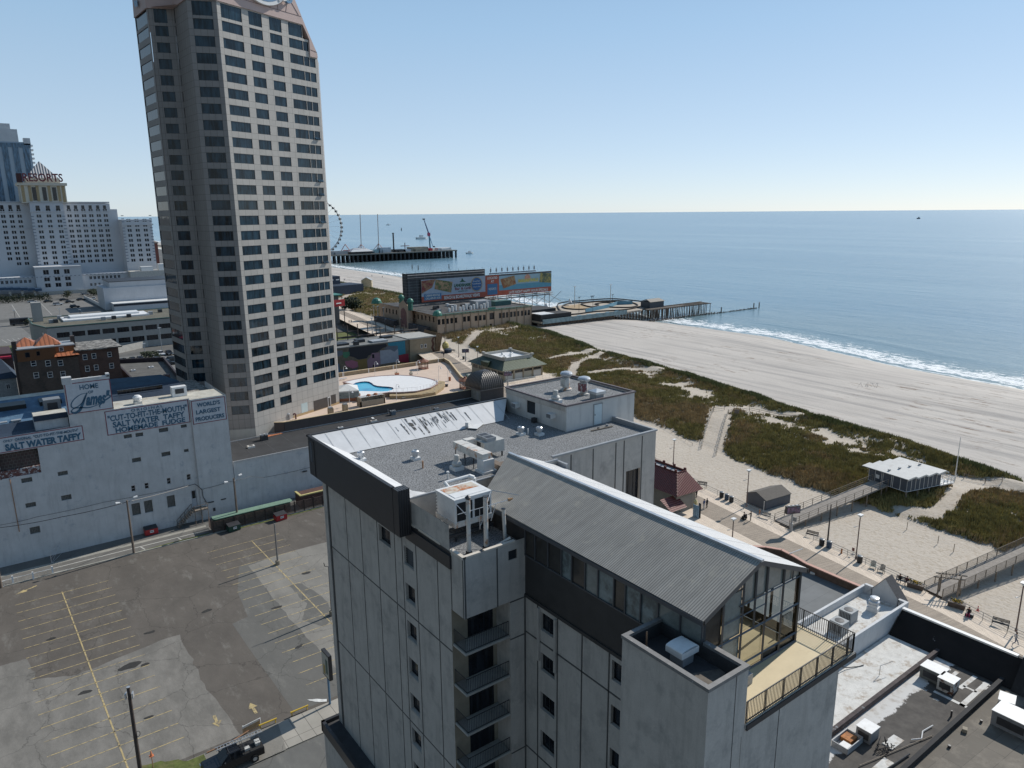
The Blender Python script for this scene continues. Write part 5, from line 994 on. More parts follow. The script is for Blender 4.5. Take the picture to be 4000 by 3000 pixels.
t=root('brown_planter_box','brown box with a yellow rim against the white wall near the hotel','box',(46,125.5,0)); g=at('c2',1490,480,0); s=MB(); s.box(43.6,124.8,0,55,127.5,2.4); s.build('body',M('planter_brown',(.10,.05,.04),.8),t); s=MB(); s.box(43.5,124.7,2.4,55,125.1,2.6); s.box(43.5,125.1,2.4,43.9,127.5,2.6); s.build('rim',M('rim_yellow',(.50,.43,.18),.8),t)
# dumpsters
def dumpster(label,mt):
    t=root('dumpster',label,'dumpster',(0,0,0),'dumpsters around the parking lot'); s=MB(); s.face([(-1,-.6,0.12),(1,-.6,.12),(1,-.75,1.15),(-1,-.75,1.15)]); s.box(-1,-.6,.12,1,.6,1.1); s.prism([(-1,-.75),(1,-.75),(1,.65),(-1,.65)],1.05,1.15); s.build('body',mt,t)
    s=MB(); s.face([(-1.02,-.78,1.16),(1.02,-.78,1.16),(1.02,.65,1.4),(-1.02,.65,1.4)]); s.face([(-1.02,.65,1.1),(-1.02,.65,1.4),(-1.02,-.78,1.16)]); s.face([(1.02,-.78,1.16),(1.02,.65,1.4),(1.02,.65,1.1)]); s.build('lid',M('dumpster_lid',(.03,.03,.035),.6),t)
    s=MB(); s.box(-.3,-.79,.55,.3,-.76,.95); s.m(1); s.box(-.22,-.8,.72,.22,-.785,.82); s.build('notice_plate',[white,dark],t)
    for x in (-.8,.8): MB().cone((x-.05,-.5,.1),.1,.1,(x+.05,-.5,.1),8).build('wheel',dark,t)
    return t
for lab,mt,x,y,r in (('red dumpster with a black lid against the white factory wall',redp,19.1,129.9,2),('dark green dumpster in front of the slatted fence',greenp,30.8,122.7,4),('red dumpster in front of the middle of the slatted fence',redp,38.8,122.2,5)):
    t=dumpster(lab,mt); t.location=(x,y,0); t.rotation_euler=(0,0,D2R(r))
# poles with lights
def wpole(x,y,h,label,heads):
    t=root('utility_pole',label,'utility pole',(x,y,0),'wooden utility poles'); MB().cone((x,y,0),.19,.13,(x,y,h),8).build('pole',woodp,t)
    for a,dz in heads:
        s=MB(); e=E_(a); p=Vector((x,y,h-dz)); q=p+e*1.0+Vector((0,0,.25)); s.path([p-Vector((0,0,.4)),p+e*.4-Vector((0,0,.3)),q],.04,5); s.build('bracket',galv,t); s=MB(); s.cone(q,.14,.22,q+e*.6+Vector((0,0,.02)),8); s.build('floodlight',white,t)
wpole(15.3,123.4,9.2,'wooden pole with two floodlights at the alley verge',[(180,.4),(10,.1)]); wpole(32.1,124.6,8.7,'wooden pole with two lights behind the green dumpster',[(180,.7),(20,.1)]); wpole(-2.4,123.1,7,'wooden pole at the left edge beside the chain gate',[(180,.2)])
def lpole(x,y,h,label,hook):
    t=root('light_pole',label,'light pole',(x,y,0),'metal light poles in the parking lot'); MB().cone((x,y,0),.38,.36,(x,y,.75),12).build('concrete_base',tanw,t); MB().cone((x,y,.75),.15,.10,(x,y,h),8).build('shaft',M('pole_grey',(.20,.19,.185),.5),t)
    if hook: s=MB(); s.path([(x,y,h),(x-.5,y+.1,h+.15),(x-.6,y+.1,h+.7)],.05,4); s.path([(x,y,h-.1),(x+.4,y,h-.2),(x+.45,y,h+.1)],.05,4); s.build('bracket',dark,t)
lpole(32.5,105.5,6.9,'plain grey pole on a round base in the far row of stalls',False); lpole(33.3,86.5,7.2,'thin dark pole with hooked brackets beside the hotel corner',True)
g=at('c3',1300,1690,0); t=root('utility_pole','tall dark pole with two flood lamps at the front of the lot','utility pole',g,'wooden utility poles'); h=hgt(g,'c3',1205,905); MB().cone(g,.2,.15,(g.x,g.y,h),9).build('pole',M('pole_dark',(.055,.042,.038),.8),t); s=MB(); s.cone((g.x,g.y,h),.17,.17,(g.x,g.y,h+.03),8); s.build('cap',galv,t)
for a in (150,-20): e=E_(a); q=Vector((g.x,g.y,h-.9))+e*.3; MB().ob(q-e*0,.12,.45,.55,a,False).build('flood_lamp',galv,t); 
s=MB(); s.path([(g.x+.25+.18*math.cos(a*.7),g.y-.1,1.0+g.z+3.2+.3*math.sin(a*.7)) for a in range(10)],.03,4); s.build('cable_loop',dark,t)
g=at('c3',1420,1670,0); t=root('rusty_post','thin rusty post with an orange cone stuck on top','post',g); h=hgt(g,'c3',1413,1545); MB().tube(g,(g.x,g.y,h),.05).build('post',M('rusty_pipe',(.3,.2,.1)),t); s=MB(); s.box(g.x-.2,g.y-.2,h,g.x+.2,g.y+.2,h+.04); s.cone((g.x,g.y,h+.04),.14,.03,(g.x,g.y,h+.6),10); s.build('traffic_cone',M('cone_orange',(.65,.22,.10),.6,.2,4.),t)
# sign pylon
t=root('sign_pylon','thin black edged sign box on a blue post at the lot entrance','sign',(25.6,69,0)); MB().cone((25.6,69,0),.13,.13,(25.6,69,3.7),8).build('post',M('post_blue',(.09,.20,.33),.5,.2,2.),t); s=MB(); s.ob((25.6,69,3.6),1.9,.4,3.0,90); s.m(1).face([(25.39,68.1,3.75),(25.39,69.9,3.75),(25.39,69.9,6.45),(25.39,68.1,6.45)][::-1]); s.m(2).box(25.37,68.4,4.2,25.385,68.9,5.9); s.m(3).box(25.37,69.1,3.9,25.385,69.6,5.0); s.build('sign_box',[dark,M('sign_face',(.45,.45,.40),.4,.1,2.),M('sign_green',(.06,.12,.1),.5),M('sign_amber',(.4,.3,.1),.5)],t)
tag(sheet('white_spill',M('spill_white',(.7,.7,.68),.8),wob([(23.9,71.4),(24.4,70.4),(25.5,69.7),(25.7,70.1),(24.6,70.9)],.1),.09),None,None,None,'structure')
for a,b,l in (((18.0,69.72),(19.9,69.72),'yellow pipe barrier left of the lot entrance'),((21.4,69.72),(23.4,69.72),'yellow pipe barrier beside the sign post')):
    t=root('pipe_barrier',l,'barrier',((a[0]+b[0])/2,a[1],.16),'yellow pipe barriers'); MB().tube((a[0],a[1],.55),(b[0],b[1],.55),.09,8).build('pipe',yel,t)
    for x in (a[0]+.15,b[0]-.15): MB().tube((x,a[1],.1),(x,a[1],.55),.06).build('leg',yel,t)
t=root('barricade','white and red striped barricade frame with orange netting on the pavement','barricade',(17.4,70.05,.1)); s=MB(); s.ob((17.4,70.15,.75),2.0,.06,.25,8); s.build('top_rail',M('barricade_white',(.7,.7,.68),.6,.1,3.,c2=(.5,.06,.05),thr=(.6,.62),ns2=3.),t); s=MB(); s.ob((17.4,70.15,.1),2.0,.03,.65,8); s.build('netting',M('netting',(.50,.36,.22),.8,.2,4.),t)
for x in (16.5,18.3): MB().tube((x,70.1,.1),(x,70.15,1.0),.04).build('leg',white,t)
# chain-link gates with white posts
t=root('chain_gate','rusting wire gates between white posts at the lot edge','gate',(0,123.3,0)); xs=[at('c1',x,y,0) for x,y in ((20,1255),(165,1200),(415,1150),(655,1080))]
for p in xs[1:]: MB().ob(p,.22,.22,1.25).build('post',white,t)
s=MB()
for a,b in zip(xs,xs[1:]):
    for z in (.1,.95): s.tube(a+Vector((0,0,z)),b+Vector((0,0,z)),.03,4)
    for i in range(1,4): q=a.lerp(b,i/4); s.tube(q+Vector((0,0,.1)),q+Vector((0,0,.95)),.015,4)
s.build('mesh_panel',galv,t); s=MB(); a=at('c1',670,1075,0); b=at('c1',900,1020,0); s.tube(a+Vector((0,0,.1)),b+Vector((0,0,.1)),.08,5); s.build('ground_bar',white,t)
t=root('alley_gate','thin wire gate standing open across the alley against the wall','gate',at('c1',635,960,0)); a=at('c1',640,960,0);b=at('c1',775,815,0); s=MB()
for z in (.1,1.0,1.9): s.tube(a+Vector((0,0,z)),b+Vector((0,0,z)),.03,4)
for q in (a,b): s.tube(q,q+Vector((0,0,1.95)),.04,4)
s.tube(a+Vector((0,0,.1)),b+Vector((0,0,1.9)),.02,4); s.build('frame',galv,t)
g=at('c1',305,915,0); s=MB(); s.tube(g,g+Vector((0,0,.9)),.03,4); s.cone(g+Vector((-.1,0,.9)),.35,.1,g+Vector((0,-.1,1.0)),8); s.tube(g+Vector((0,0,.95)),g+Vector((.6,.2,1.2)),.03,4); tag(s.build('satellite_dish',dark),'old dark dish on a stand at the foot of the factory wall','dish')
# pickup truck with ladder rack
def truck():
    t=root('pickup_truck','black pickup truck with a metal ladder on its rack parked at the kerb','pickup truck',(0,0,0)); bl=M('car_black',(.012,.013,.016),.18,.1); wb=M('bed_liner',(.02,.02,.02),.8)
    s=MB(); L=2.85
    def side(poly,y0,y1): 
        a=[(x,y0,z) for x,z in poly]; b=[(x,y1,z) for x,z in poly]; s.face(a); s.face(b[::-1])
        for i in range(len(poly)): j=(i+1)%len(poly); s.face([a[j],a[i],b[i],b[j]])
    side([(-2.85,.45),(2.8,.42),(2.85,.75),(2.7,1.02),(1.3,1.14),(-.75,1.18),(-2.85,1.18)],-.95,.95); s.build('body',bl,t)
    s=MB(); lo=[(1.25,1.13),(-.75,1.16)]; hi=[(.55,1.78),(-.62,1.80)]
    q=[(1.3,-.88,1.13),(1.3,.88,1.13),(-.78,.88,1.16),(-.78,-.88,1.16)]; r=[(.5,-.7,1.8),(.5,.7,1.8),(-.6,.7,1.82),(-.6,-.7,1.82)]
    s.face(r)
    for i in range(4): j=(i+1)%4; s.m(1).face([q[i],q[j],r[j],r[i]]) 
    s.build('cab',[bl,gld],t); s=MB(); s.box(-2.8,-.82,1.185,-.85,.82,1.19); s.build('bed',wb,t); s=MB(); s.box(-2.7,-.3,1.15,-2.2,.4,1.5); s.box(-1.6,.1,1.15,-1.1,.5,1.45); s.build('bed_load',M('white_buckets',(.5,.5,.48),.7,.4,6.),t)
    for x in (1.85,-1.85):
        for y in (-.93,.93):
            wv=MB(); wv.cone((x,y-.13,.38),.38,.38,(x,y+.13,.38),18); wq=wv.build('wheel',M('tyre',(.02,.02,.02),.9),t); MB().cone((x,y-.14,.38),.21,.21,(x,y+.14,.38),12).build('rim',galv,wq)
    s=MB()
    for x in (.4,-1.0,-2.6):
        for y in (-.82,.82): s.tube((x,y,1.15),(x,y*.9,2.0),.03,5)
        s.tube((x,-.78,2.0),(x,.78,2.0),.03,5)
    for y in (-.75,.75): s.tube((.6,y,2.02),(-2.7,y,2.02),.03,5)
    s.build('rack',dark,t); s=MB()
    for y in (-.62,-.2): s.box(-3.1,y-.03,2.06,1.4,y+.03,2.14)
    for i in range(15): s.tube((-3.0+.3*i,-.62,2.1),(-3.0+.3*i,-.2,2.1),.025,5)
    s.build('ladder',galv,t)
    for y in (-.8,.8): MB().box(2.78,y-.15,.72,2.87,y+.15,.88).build('headlight',white,t); MB().box(-2.87,y-.08,.8,-2.84,y+.08,1.1).build('tail_light',redp,t)
    for y in (-1.08,1.08): MB().ob((.95,y,1.15),.12,.2,.18).build('wing_mirror',dark,t)
    return t
t=truck(); t.location=(14.3,66.15,.17); t.rotation_euler=(0,0,D2R(180))
# planting island behind the truck
sheet('planting_bed',grm,[(8.5,67.2),(12.3,67.2),(12.3,69.2),(8.5,69.2)],.30,.1)
for a,b,l in (((12.6,69.3),(15.0,69.45),'rusty pipe lying on the pavement near the truck bonnet'),((15.3,69.5),(17,70.0),'rusty pipe lying near the barricade')):
    tag(MB().tube((*a,.25),(*b,.25),.06,6).build('loose_pipe',M('rusty_pipe',(.3,.2,.1))),l,'pipe')
# ================= city beyond the factory
def cuboid(name,x0,x1,y0,y1,z0,z1,mat,par): return MB().box(x0,y0,z0,x1,y1,z1).build(name,mat,par)
gw=M('office_grey',(.34,.33,.31),.8,.06,.5); B3=root('office_building','long grey three storey office block with a flat roof behind the brick houses','building',(45,331,0))
Yf=330.8; s=MB(); ws=[]; x=24.9
for i in range(9):
    a=24.9+5.25*i; ws+= [(a,a+4.4,7.0,9.0),(a,a+4.4,2.6,4.7)]
facade(s,(0,Yf),0,21.8,75,0,11.3,ws,.3); facade(s,(18.3,345),math.degrees(math.atan2(Yf-345,3.5)),0,14.6,0,11.3,[(9,10.8,6.8,9)],.2); facade(s,(18.3,366),-90,0,21,0,11.3,[],.2); s.build('wall',gw,B3)
windows(B3,(0,Yf),0,ws,[dark,gld],d=.3,vb=3,fr=.1)
s=MB(); s.prism([(21.8,Yf),(75,Yf),(75,366),(18.3,366),(18.3,345)],11.0,11.25); s.build('roof',M('roof_olive',(.13,.12,.09),.9,.3,.4),B3)
s=MB(); s.wall([(75,Yf),(21.8,Yf),(18.3,345),(18.3,366),(75,366)],.4,11.2,11.6); s.build('roof_trim',M('trim_green',(.10,.17,.15),.7),B3)
s=MB(); s.box(19.3,353,11.2,22.7,357,19.0); s.box(20,352.9,11.3,22,353,14.5); s.build('stair_tower',gw,B3)
for x0,x1,y0,y1,z1,l in ((29,61,345,358,11.9,'long white raised roof section'),(32,58,350,357,12.6,'white monitor')): cuboid('roof_monitor',x0,x1,y0,y1,11.25,z1,white,B3)
for i,(x,y) in enumerate(((24,345),(25.5,344),(30,352),(46,341),(42,340),(52,343),(61,346),(66,352),(28,357))): cuboid('roof_box',x,x+1.6,y,y+1.6,11.25,12.6,dark if i%2 else grey,B3)
s=MB(); s.wall([(43,321),(58,332),(78,334)],.4,0,2.6); tag(s.build('ramp_wall',conc),'low concrete ramp wall in front of the office block','wall')
# white windowless hall and low white front
t=root('windowless_hall','large white windowless building left of the tower','building',(80,480,0)); wb_=M('white_brick',(.55,.56,.58),.8,.08,.15,streak=.2); cuboid('wall',62,110,478.5,505,0,12.6,wb_,t); cuboid('upper_wall',65.5,110,479,504,12.6,15.8,wb_,t); cuboid('roof_edge',65.3,110.2,478.8,504.2,15.8,16.1,dark,t)
t=root('low_shop','low white building with a dark fascia stripe in front of the windowless hall','building',(80,474,0)); cuboid('wall',65,110,468,478,0,4.2,wb_,t); cuboid('fascia',64.8,110,467.8,468,2.9,4.0,M('navy_fascia',(.02,.025,.04),.6),t); cuboid('roof',64.7,110,467.7,478,4.2,4.5,white,t)
# RESORTS hotel
RS=root('white_hotel','huge white historic hotel with stepped roofs and a pyramid topped centre','hotel',(50,624,0)); rw_=M('hotel_white',(.55,.56,.58),.8,.05,.05); Yr=623.9; s=MB(); ws=[]
zr=[21.4+3.6*i for i in range(10)]
def pairs(c,x,o=1.6): return [(x-o+.15,x-.15,z,z+2.0) for z in c]+[(x+.15,x+o-.15,z,z+2.0) for z in c]
zz=[19.9+3.62*i for i in range(11)]
ce=[];
for x in (-2,4.5,11.8,19,26.2,31.,35.7): ce+=pairs(zz[1 if x<28 else 0:],x,1.4)+[(x-1,x+1,58.2,61)]
facade(s,(0,Yr),0,-40,42,0,62.8,[h for h in ce],.4); c2=[]
for x in (46.5,52.5,58.6): c2+=pairs(zz,x,1.5)+[(x-1.2,x+1.2,57.6,60.6)]
facade(s,(0,Yr-8),0,42,62,0,62.3,c2,.4); c3=[]
for x in (65.9,70.4,75,79.7,84.5,89.): c3+=pairs(zz,x,1.5)+[(x-1,x+1,58.2,60.8)]
facade(s,(0,Yr),0,62,92.5,0,62.2,c3,.4); c4=[]
for x in (101.5,106.9,112.3): c4+=pairs(zz[:9],x,1.5)
facade(s,(0,Yr-14),0,97,117,0,49.6,c4,.4)
s.face([(42,Yr,0),(42,Yr-8,0),(42,Yr-8,62.3),(42,Yr,62.3)]); s.face([(62,Yr-8,0),(62,Yr,0),(62,Yr,62.3),(62,Yr-8,62.3)]); s.face([(97,Yr,0),(97,Yr-14,0),(97,Yr-14,49.6),(97,Yr,49.6)]); s.face([(92.5,Yr,0),(97,Yr,0),(97,Yr,58),(92.5,Yr,58)]); s.face([(92.5,Yr,0),(92.5,Yr+20,0),(92.5,Yr+20,62),(92.5,Yr,62)]); s.face([(117,Yr-14,0),(117,Yr+20,0),(117,Yr+20,49.6),(117,Yr-14,49.6)])
for z in (56.6,63.0,45.4): s.box(-40,Yr-.5,z-.3,42,Yr,z+.3); s.box(62,Yr-.5,z-.3,92.5,Yr,z+.3); s.box(41.6,Yr-8.5,z-.3,62.4,Yr-8,z+.3)
s.box(96.4,Yr-14.8,46.3,117.8,Yr-14,47.3); s.box(-40,Yr,62.5,92.5,Yr+25,63.4); s.box(97,Yr-14,49.5,117.3,Yr+20,50.5)
for i in range(16):
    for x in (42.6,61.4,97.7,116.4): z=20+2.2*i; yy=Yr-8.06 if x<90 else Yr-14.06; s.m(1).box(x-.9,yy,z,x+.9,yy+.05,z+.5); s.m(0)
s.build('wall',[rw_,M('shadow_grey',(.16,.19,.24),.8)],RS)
allh=[((0,Yr-8),h) for h in c2]+[((0,Yr-14),h) for h in c4]+[((0,Yr),h) for h in c3+ce]; rest=MB()
for i,(o,h) in enumerate(allh):
    if i<100: mb=MB(); winmesh(mb,o,0,h,d=.35,fr=0,vb=0,fm=0,gm=0); mb.build('window',gld,RS)
    else: winmesh(rest,o,0,h,d=.35,fr=0,vb=0,fm=0,gm=0)
tag(rest.build('window',gld,RS),None,None,None,'stuff')
s=MB(); s.box(38,Yr-7,62.3,65,Yr+14,75); s.box(36.8,Yr-8.2,74.2,66.2,Yr+15,76); s.box(42,Yr-5,76,62.5,Yr+11,79.2); s.build('upper_block',M('hotel_cream',(.60,.56,.47),.8,.05),RS); s=MB()
for x in (39.5,43.5,48.0,55.,60.8,63.5): s.box(x-.9,Yr-7.15,63,x+.9,Yr-6.95,74)
s.build('pilaster',M('pilaster_tan',(.40,.30,.17),.8),RS)
for x in (46,52.,58.): s=MB(); s.box(x-1.2,Yr-7.2,64,x+1.2,Yr-6.9,73); s.build('window',gld,RS)
s=MB(); a=[(42.5,Yr-5),(62,Yr-5),(62,Yr+11),(42.5,Yr+11)]
for i in range(4): p=a[i];q=a[(i+1)%4]; s.face([(*p,79.2),(*q,79.2),(52.2,Yr+3,91)])
s.build('pyramid_roof',corr('pyramid_seams',(.42,.42,.43),90,1.6,.2,.5),RS)
rd=M('sign_maroon',(.16,.02,.03),.5); text('RESORTS',(0,Yr-9.5),0,40.2,64.0,76.6,82.2,rd,RS,d=.1,bold=.02)
MB().tube((52.2,Yr-9,76.3),(52.2,Yr-9,79),.15).build('sign_support',dark,RS); MB().box(37,Yr-9,76,40,Yr-2,82).build('sign_side',M('sign_back',(.06,.02,.02)),RS)
# arcaded front podium
P0=root('hotel_podium','white arcaded hotel entrance wing with a central three storey pavilion','building',(50,604,0)); Yp=603.9; hs=[]
for x in (44.5,50.8,57.): hs+=[(x-1.8,x+1.8,15.3-1.5,17.2),(x-1.8,x+1.8,9.2,12.),(x-1.8,x+1.8,5.0,8.0)]
for i in range(8): hs+=[(70.5+2.6*i,72.4+2.6*i,8.8,11.2)]
for i in range(6): hs+=[(70.5+2.6*i,72+2.6*i,4.,6.3)]
for i in range(10): hs+=[(12.5+2.65*i-0,14.3+2.65*i,8.6,11.0)]
hs=[h for h in hs if not(h[0]>38.5 and h[0]<42)]
s=MB(); facade(s,(0,Yp),0,-30,38,0,12.6,[h for h in hs if h[1]<38],.4); facade(s,(0,Yp-3),0,38,66,0,19,[h for h in hs if 38<h[0]<66],.4); facade(s,(0,Yp),0,66,122,0,12.6,[h for h in hs if h[0]>66],.4)
for x0,x1,yy,z in ((-30,38,Yp,12.6),(38,66,Yp-3,19),(66,122,Yp,12.6)): s.box(x0,yy-.6,z-.5,x1,yy+20,z+.3)
s.face([(38,Yp,0),(38,Yp-3,0),(38,Yp-3,19),(38,Yp,19)]); s.face([(66,Yp-3,0),(66,Yp,0),(66,Yp,19),(66,Yp-3,19)]); s.build('wall',rw_,P0)
for h in hs:
    mb=MB(); winmesh(mb,(0,Yp-3 if 38<h[0]<66 else Yp),0,h,d=.35,fr=.2,vb=1,fm=0,gm=1); mb.build('window',[rw_,gld],P0)
s=MB()
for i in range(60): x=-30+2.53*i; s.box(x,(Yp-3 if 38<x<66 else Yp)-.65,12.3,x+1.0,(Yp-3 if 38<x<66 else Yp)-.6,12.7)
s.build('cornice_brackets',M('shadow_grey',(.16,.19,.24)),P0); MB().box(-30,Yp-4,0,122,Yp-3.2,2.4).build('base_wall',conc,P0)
t=root('entrance_canopy','curved dark blue canopy in front of the white hotel','canopy',(20,590,0)); s=MB()
for i in range(14):
    x0=-16+4*i;x1=x0+4; f=lambda x:4.6+2.6*math.sin(PI*(x+16)/56); s.box(x0,592,f(x0)-1.4,x1,600,f(x0)+.3)
s.build('roof',M('canopy_blue',(.03,.07,.13),.6),t)
for i in range(8): cuboid('pillar',-14+7*i,-12.6+7*i,593,594.5,0,4.5,conc,t)
# far glass tower
t=root('glass_tower','pale blue glass hotel tower rising behind the white hotel','tower',(30,684,0)); s=MB(); s.box(-40,684,0,53,720,108); s.build('wall',M('tower_pale',(.33,.40,.46),.5,.05,.05),t)
for i in range(14): s=MB(); s.box(-38+6.6*i,683.6,20,-34.2+6.6*i,684,104); s.build('glass_stripe',glass('stripe_glass',(.05,.10,.15),.5,.15),t)
MB().box(-40,683.5,104,53.2,684,107).build('glass_stripe',MC['stripe_glass'],t); s=MB(); s.box(-40,684,108,46,712,117); s.box(34,686,117,42,700,121); s.box(49,683.5,106,53.4,690,111); s.build('crown',M('crown_white',(.5,.52,.54),.6,.1,.2),t)
for i in range(22): MB().box(52.9,684,40+3.1*i,54.6,692,41.2+3.1*i).build('balcony',white,t)
# distant red brick building and cream blocks between hotel and tower
t=root('red_gabled_building','distant red brick building seen between the white hotel and the tower','building',(130,700,0)); cuboid('wall',118,135,690,710,0,30,M('far_red',(.22,.08,.06),.8),t); s=MB(); s.prism([(117.5,689.5),(135.5,689.5),(135.5,710.5),(117.5,710.5)],30,31); s.face([(117.5,689.5,31),(135.5,689.5,31),(126.5,700,36)]); s.face([(135.5,689.5,31),(135.5,710.5,31),(126.5,700,36)]); s.face([(117.5,710.5,31),(117.5,689.5,31),(126.5,700,36)]); s.build('roof',M('far_roof',(.25,.2,.17)),t)
t=root('rooftop_plant_building','low cream annex with roof equipment beside the white hotel','building',(122,600,0)); cuboid('wall',96,128,596,620,0,13.5,M('annex_cream',(.5,.48,.44),.8),t); cuboid('roof_unit',104,112,598,604,13.5,16.5,white,t); cuboid('roof_unit',116,123,598,604,13.5,18,white,t)
# car park
lotf=asph('far_lot',(.17,.165,.155),(.21,.205,.195),(.26,.25,.23)); sheet('far_parking_lot',lotf,[(-20,470),(60,470),(60,556),(-20,556)],.03); sheet('far_parking_lot',lotf,[(-30,372),(21,372),(17,455),(-30,455)],.03); sheet('lawn',grm,[(-30,345),(17,345),(17,371),(-30,371)],.04); sheet('far_parking_lot',lotf,[(38,272),(75,272),(75,312),(38,312)],.03)
s=MB()
for i in range(4): x=5+15*i; s.strip([Vector((x,476)),Vector((x,548))],.25,.06)
for i in range(26): s.strip([Vector((2,478+2.7*i)),Vector((8,478+2.7*i))],.14,.06)
for i in range(6): s.strip([Vector((10+2.*i,380)),Vector((8.5+2*i,392))],.2,.06)
struct(s,'far_parking_lines',wm)
def car(label,c,L=4.6,W=1.85,H=1.45,suv=0):
    t=root('parked_car',label,'car',(0,0,0),'cars parked beyond the factory'); s=MB(); hz=.95 if suv else .85
    q=[(-L/2,.35),(L/2,.35),(L/2,.7),(L/2-.2,hz-.05),(L*.22,hz),(-L/2+.1,hz+.03)]
    def sd(poly,w0,w1,mi,top=None):
        a=[(x,-w0,z) for x,z in poly]; b=[(x,w0,z) for x,z in poly]; s.m(mi); s.face(a); s.face(b[::-1])
        for i in range(len(poly)): j=(i+1)%len(poly); s.face([a[j],a[i],b[i],b[j]])
    sd(q,W/2,W/2,0); s.build('body',M('car_'+c[0],c[1],.25,.05),t); s=MB(); r0=-L*.46 if suv else -L*.38
    lo=[(L*.22,hz-.02),(r0,hz)]; hi=[(L*.06,H),(r0+.35,H)]; a=[(lo[0][0],-W*.45,hz-.02),(lo[0][0],W*.45,hz-.02),(lo[1][0],W*.45,hz),(lo[1][0],-W*.45,hz)]; b=[(hi[0][0],-W*.37,H),(hi[0][0],W*.37,H),(hi[1][0],W*.37,H),(hi[1][0],-W*.37,H)]
    s.m(0).face(b); s.m(1)
    for i in range(4): j=(i+1)%4; s.face([a[i],a[j],b[j],b[i]])
    s.build('cabin',[MC['car_'+c[0]],gld],t)
    for x in (-L*.31,L*.31):
        for y in (-W/2,W/2): MB().cone((x,y-.1,.33),.33,.33,(x,y+.1,.33),12).build('wheel',MC['tyre'],t)
    for y in (-W*.35,W*.35): MB().box(L/2-.02,y-.2,.55,L/2+.02,y+.2,.72).build('headlight',white,t)
    return t
cw=('white',(.6,.61,.62)); cb_=('dark',(.03,.033,.038)); cg=('silver',(.35,.37,.39))
for l,c,x,y,r,suv in (('white suv parked in the middle of the far car park',cw,42.5,525,8,1),('dark car behind the white suv',cb_,49.8,535,5,0),('black pickup shaped car nearest in the far car park',cb_,49.2,504,5,1),('dark car at the hedge of the far car park',cb_,39.2,546.8,0,0),('white car at the left of the far hedge',cw,31.2,553.6,0,0),('silver car in front of the hotel base wall',cg,64.2,584,8,0),('dark car with pale roof near the trees',cb_,48.2,550.6,0,0),('dark car in front of the round bush',cb_,57.3,545.8,10,0),('dark car beside the windowless hall',cb_,63.,523,80,0),('white car beside the windowless hall',cw,65,549,80,0),
 ('white car facing the ramp wall beside the tower',cw,56.5,306.9,-85,0),('black car right of the white car at the ramp wall',cb_,59.3,305.7,-85,0),('dark car parked alone in the lane by the tower',cb_,52.8,294,-60,0),('long dark car nearest the tower foot',cb_,54.6,284.1,5,1),('dark car in the row behind the low brick parapet, middle one',cb_,45.4,299,-88,0),('dark car in the row behind the low brick parapet, right one',cb_,48,299,-88,0),('dark car in the row behind the low brick parapet, left one',cb_,42.2,298.6,-88,0),('dark car half hidden by the tower edge',cb_,57.7,292.1,10,0)):
    t=car(l,c,suv=suv,H=1.7 if suv else 1.45); t.location=(x,y,.03); t.rotation_euler=(0,0,D2R(r)); t.scale=(1.15,)*3
t=root('coach_bus','dark coach parked left of the office block','bus',(17,440,0)); MB().box(14,438.5,.5,22,441.3,3.6).build('body',M('bus_dark',(.05,.05,.055),.4),t); MB().box(14.2,438.44,1.6,21.8,438.5,3.).build('windows',gld,t)
for x in (15.5,20.3): MB().cone((x,438.4,.55),.5,.5,(x,438.9,.55),12).build('wheel',MC['tyre'],t)
# trees / bushes (trunk + leafy crown)
lfm=M('leaf_green',(.055,.075,.025),.9,.5,2.,c2=(.10,.10,.03),thr=(.5,.6)); lfd=M('leaf_dark',(.025,.035,.018),.9,.4,2.)
def tree(x,y,z,h,r,label,mat=lfm,n=260,name='tree',cat='tree',g='trees and bushes',flat=1.,th=None):
    t=root(name,label,cat,(x,y,z),g); rn=random.Random(int(x*10)); s=MB(); b=Vector((x,y,z)); th=th or h*.45; s.cone(b,.12*h/4,.05*h/4,b+Vector((0,0,th)),6)
    for i in range(4): a=i*1.6; s.cone(b+Vector((0,0,th*.7)),.05*h/4,.02,b+Vector((math.cos(a)*r*.5,math.sin(a)*r*.5,th+.3*h)),4)
    s.build('trunk',woodp,t); s=MB(); cl=[Vector((rn.uniform(-1,1)*r*.6,rn.uniform(-1,1)*r*.6,rn.uniform(.35,.85)*h)) for _ in range(9)]
    for i in range(n):
        c=rn.choice(cl); v=Vector((rn.gauss(0,1),rn.gauss(0,1),rn.gauss(0,.8)))*r*.28+c; v.z=max(.1*h,min(h,v.z)); q=r*rn.uniform(.08,.17); u=Vector((rn.gauss(0,1),rn.gauss(0,1),rn.gauss(0,1))).normalized()*q; w_=u.orthogonal().normalized()*q; p=b+v; s.face([p-u,p+w_,p+u,p-w_])
    s.build('crown',mat,t); return t
for x,y,h,r,l in ((51.6,566,5,3,'small tree in front of the hotel base wall'),(66.2,572,5,3,'tree beside the silver car'),(69,574,4.5,3,'bush by the windowless hall'),(41.5,292,2.6,2.2,'round bush at the corner of the brick house'),(52,303,2.2,3,'bush bed below the ramp wall'),(23.8,432,3.5,3.2,'dark shrub right of the coach')): tree(x,y,0,h,r,l,lfd)
rn=random.Random(5)
s=MB()
for i in range(1500): x=rn.uniform(-20,42);y=rn.uniform(556,585);z=rn.uniform(0,2.8); s.face([(x,y,z),(x+rn.uniform(-1,1),y,z+.8),(x+rn.uniform(.3,1),y+rn.uniform(-.5,.5),z+.2)])
tag(s.build('hedge',lfd),'wide dark hedge between the car park and the white hotel','hedge',None,'stuff')
s=MB(); s.wall([at('a2',1040,840),at('a2',1250,945)],.3,0,2.0); tag(s.build('garden_wall',white),'white garden wall running towards the windowless hall','wall')
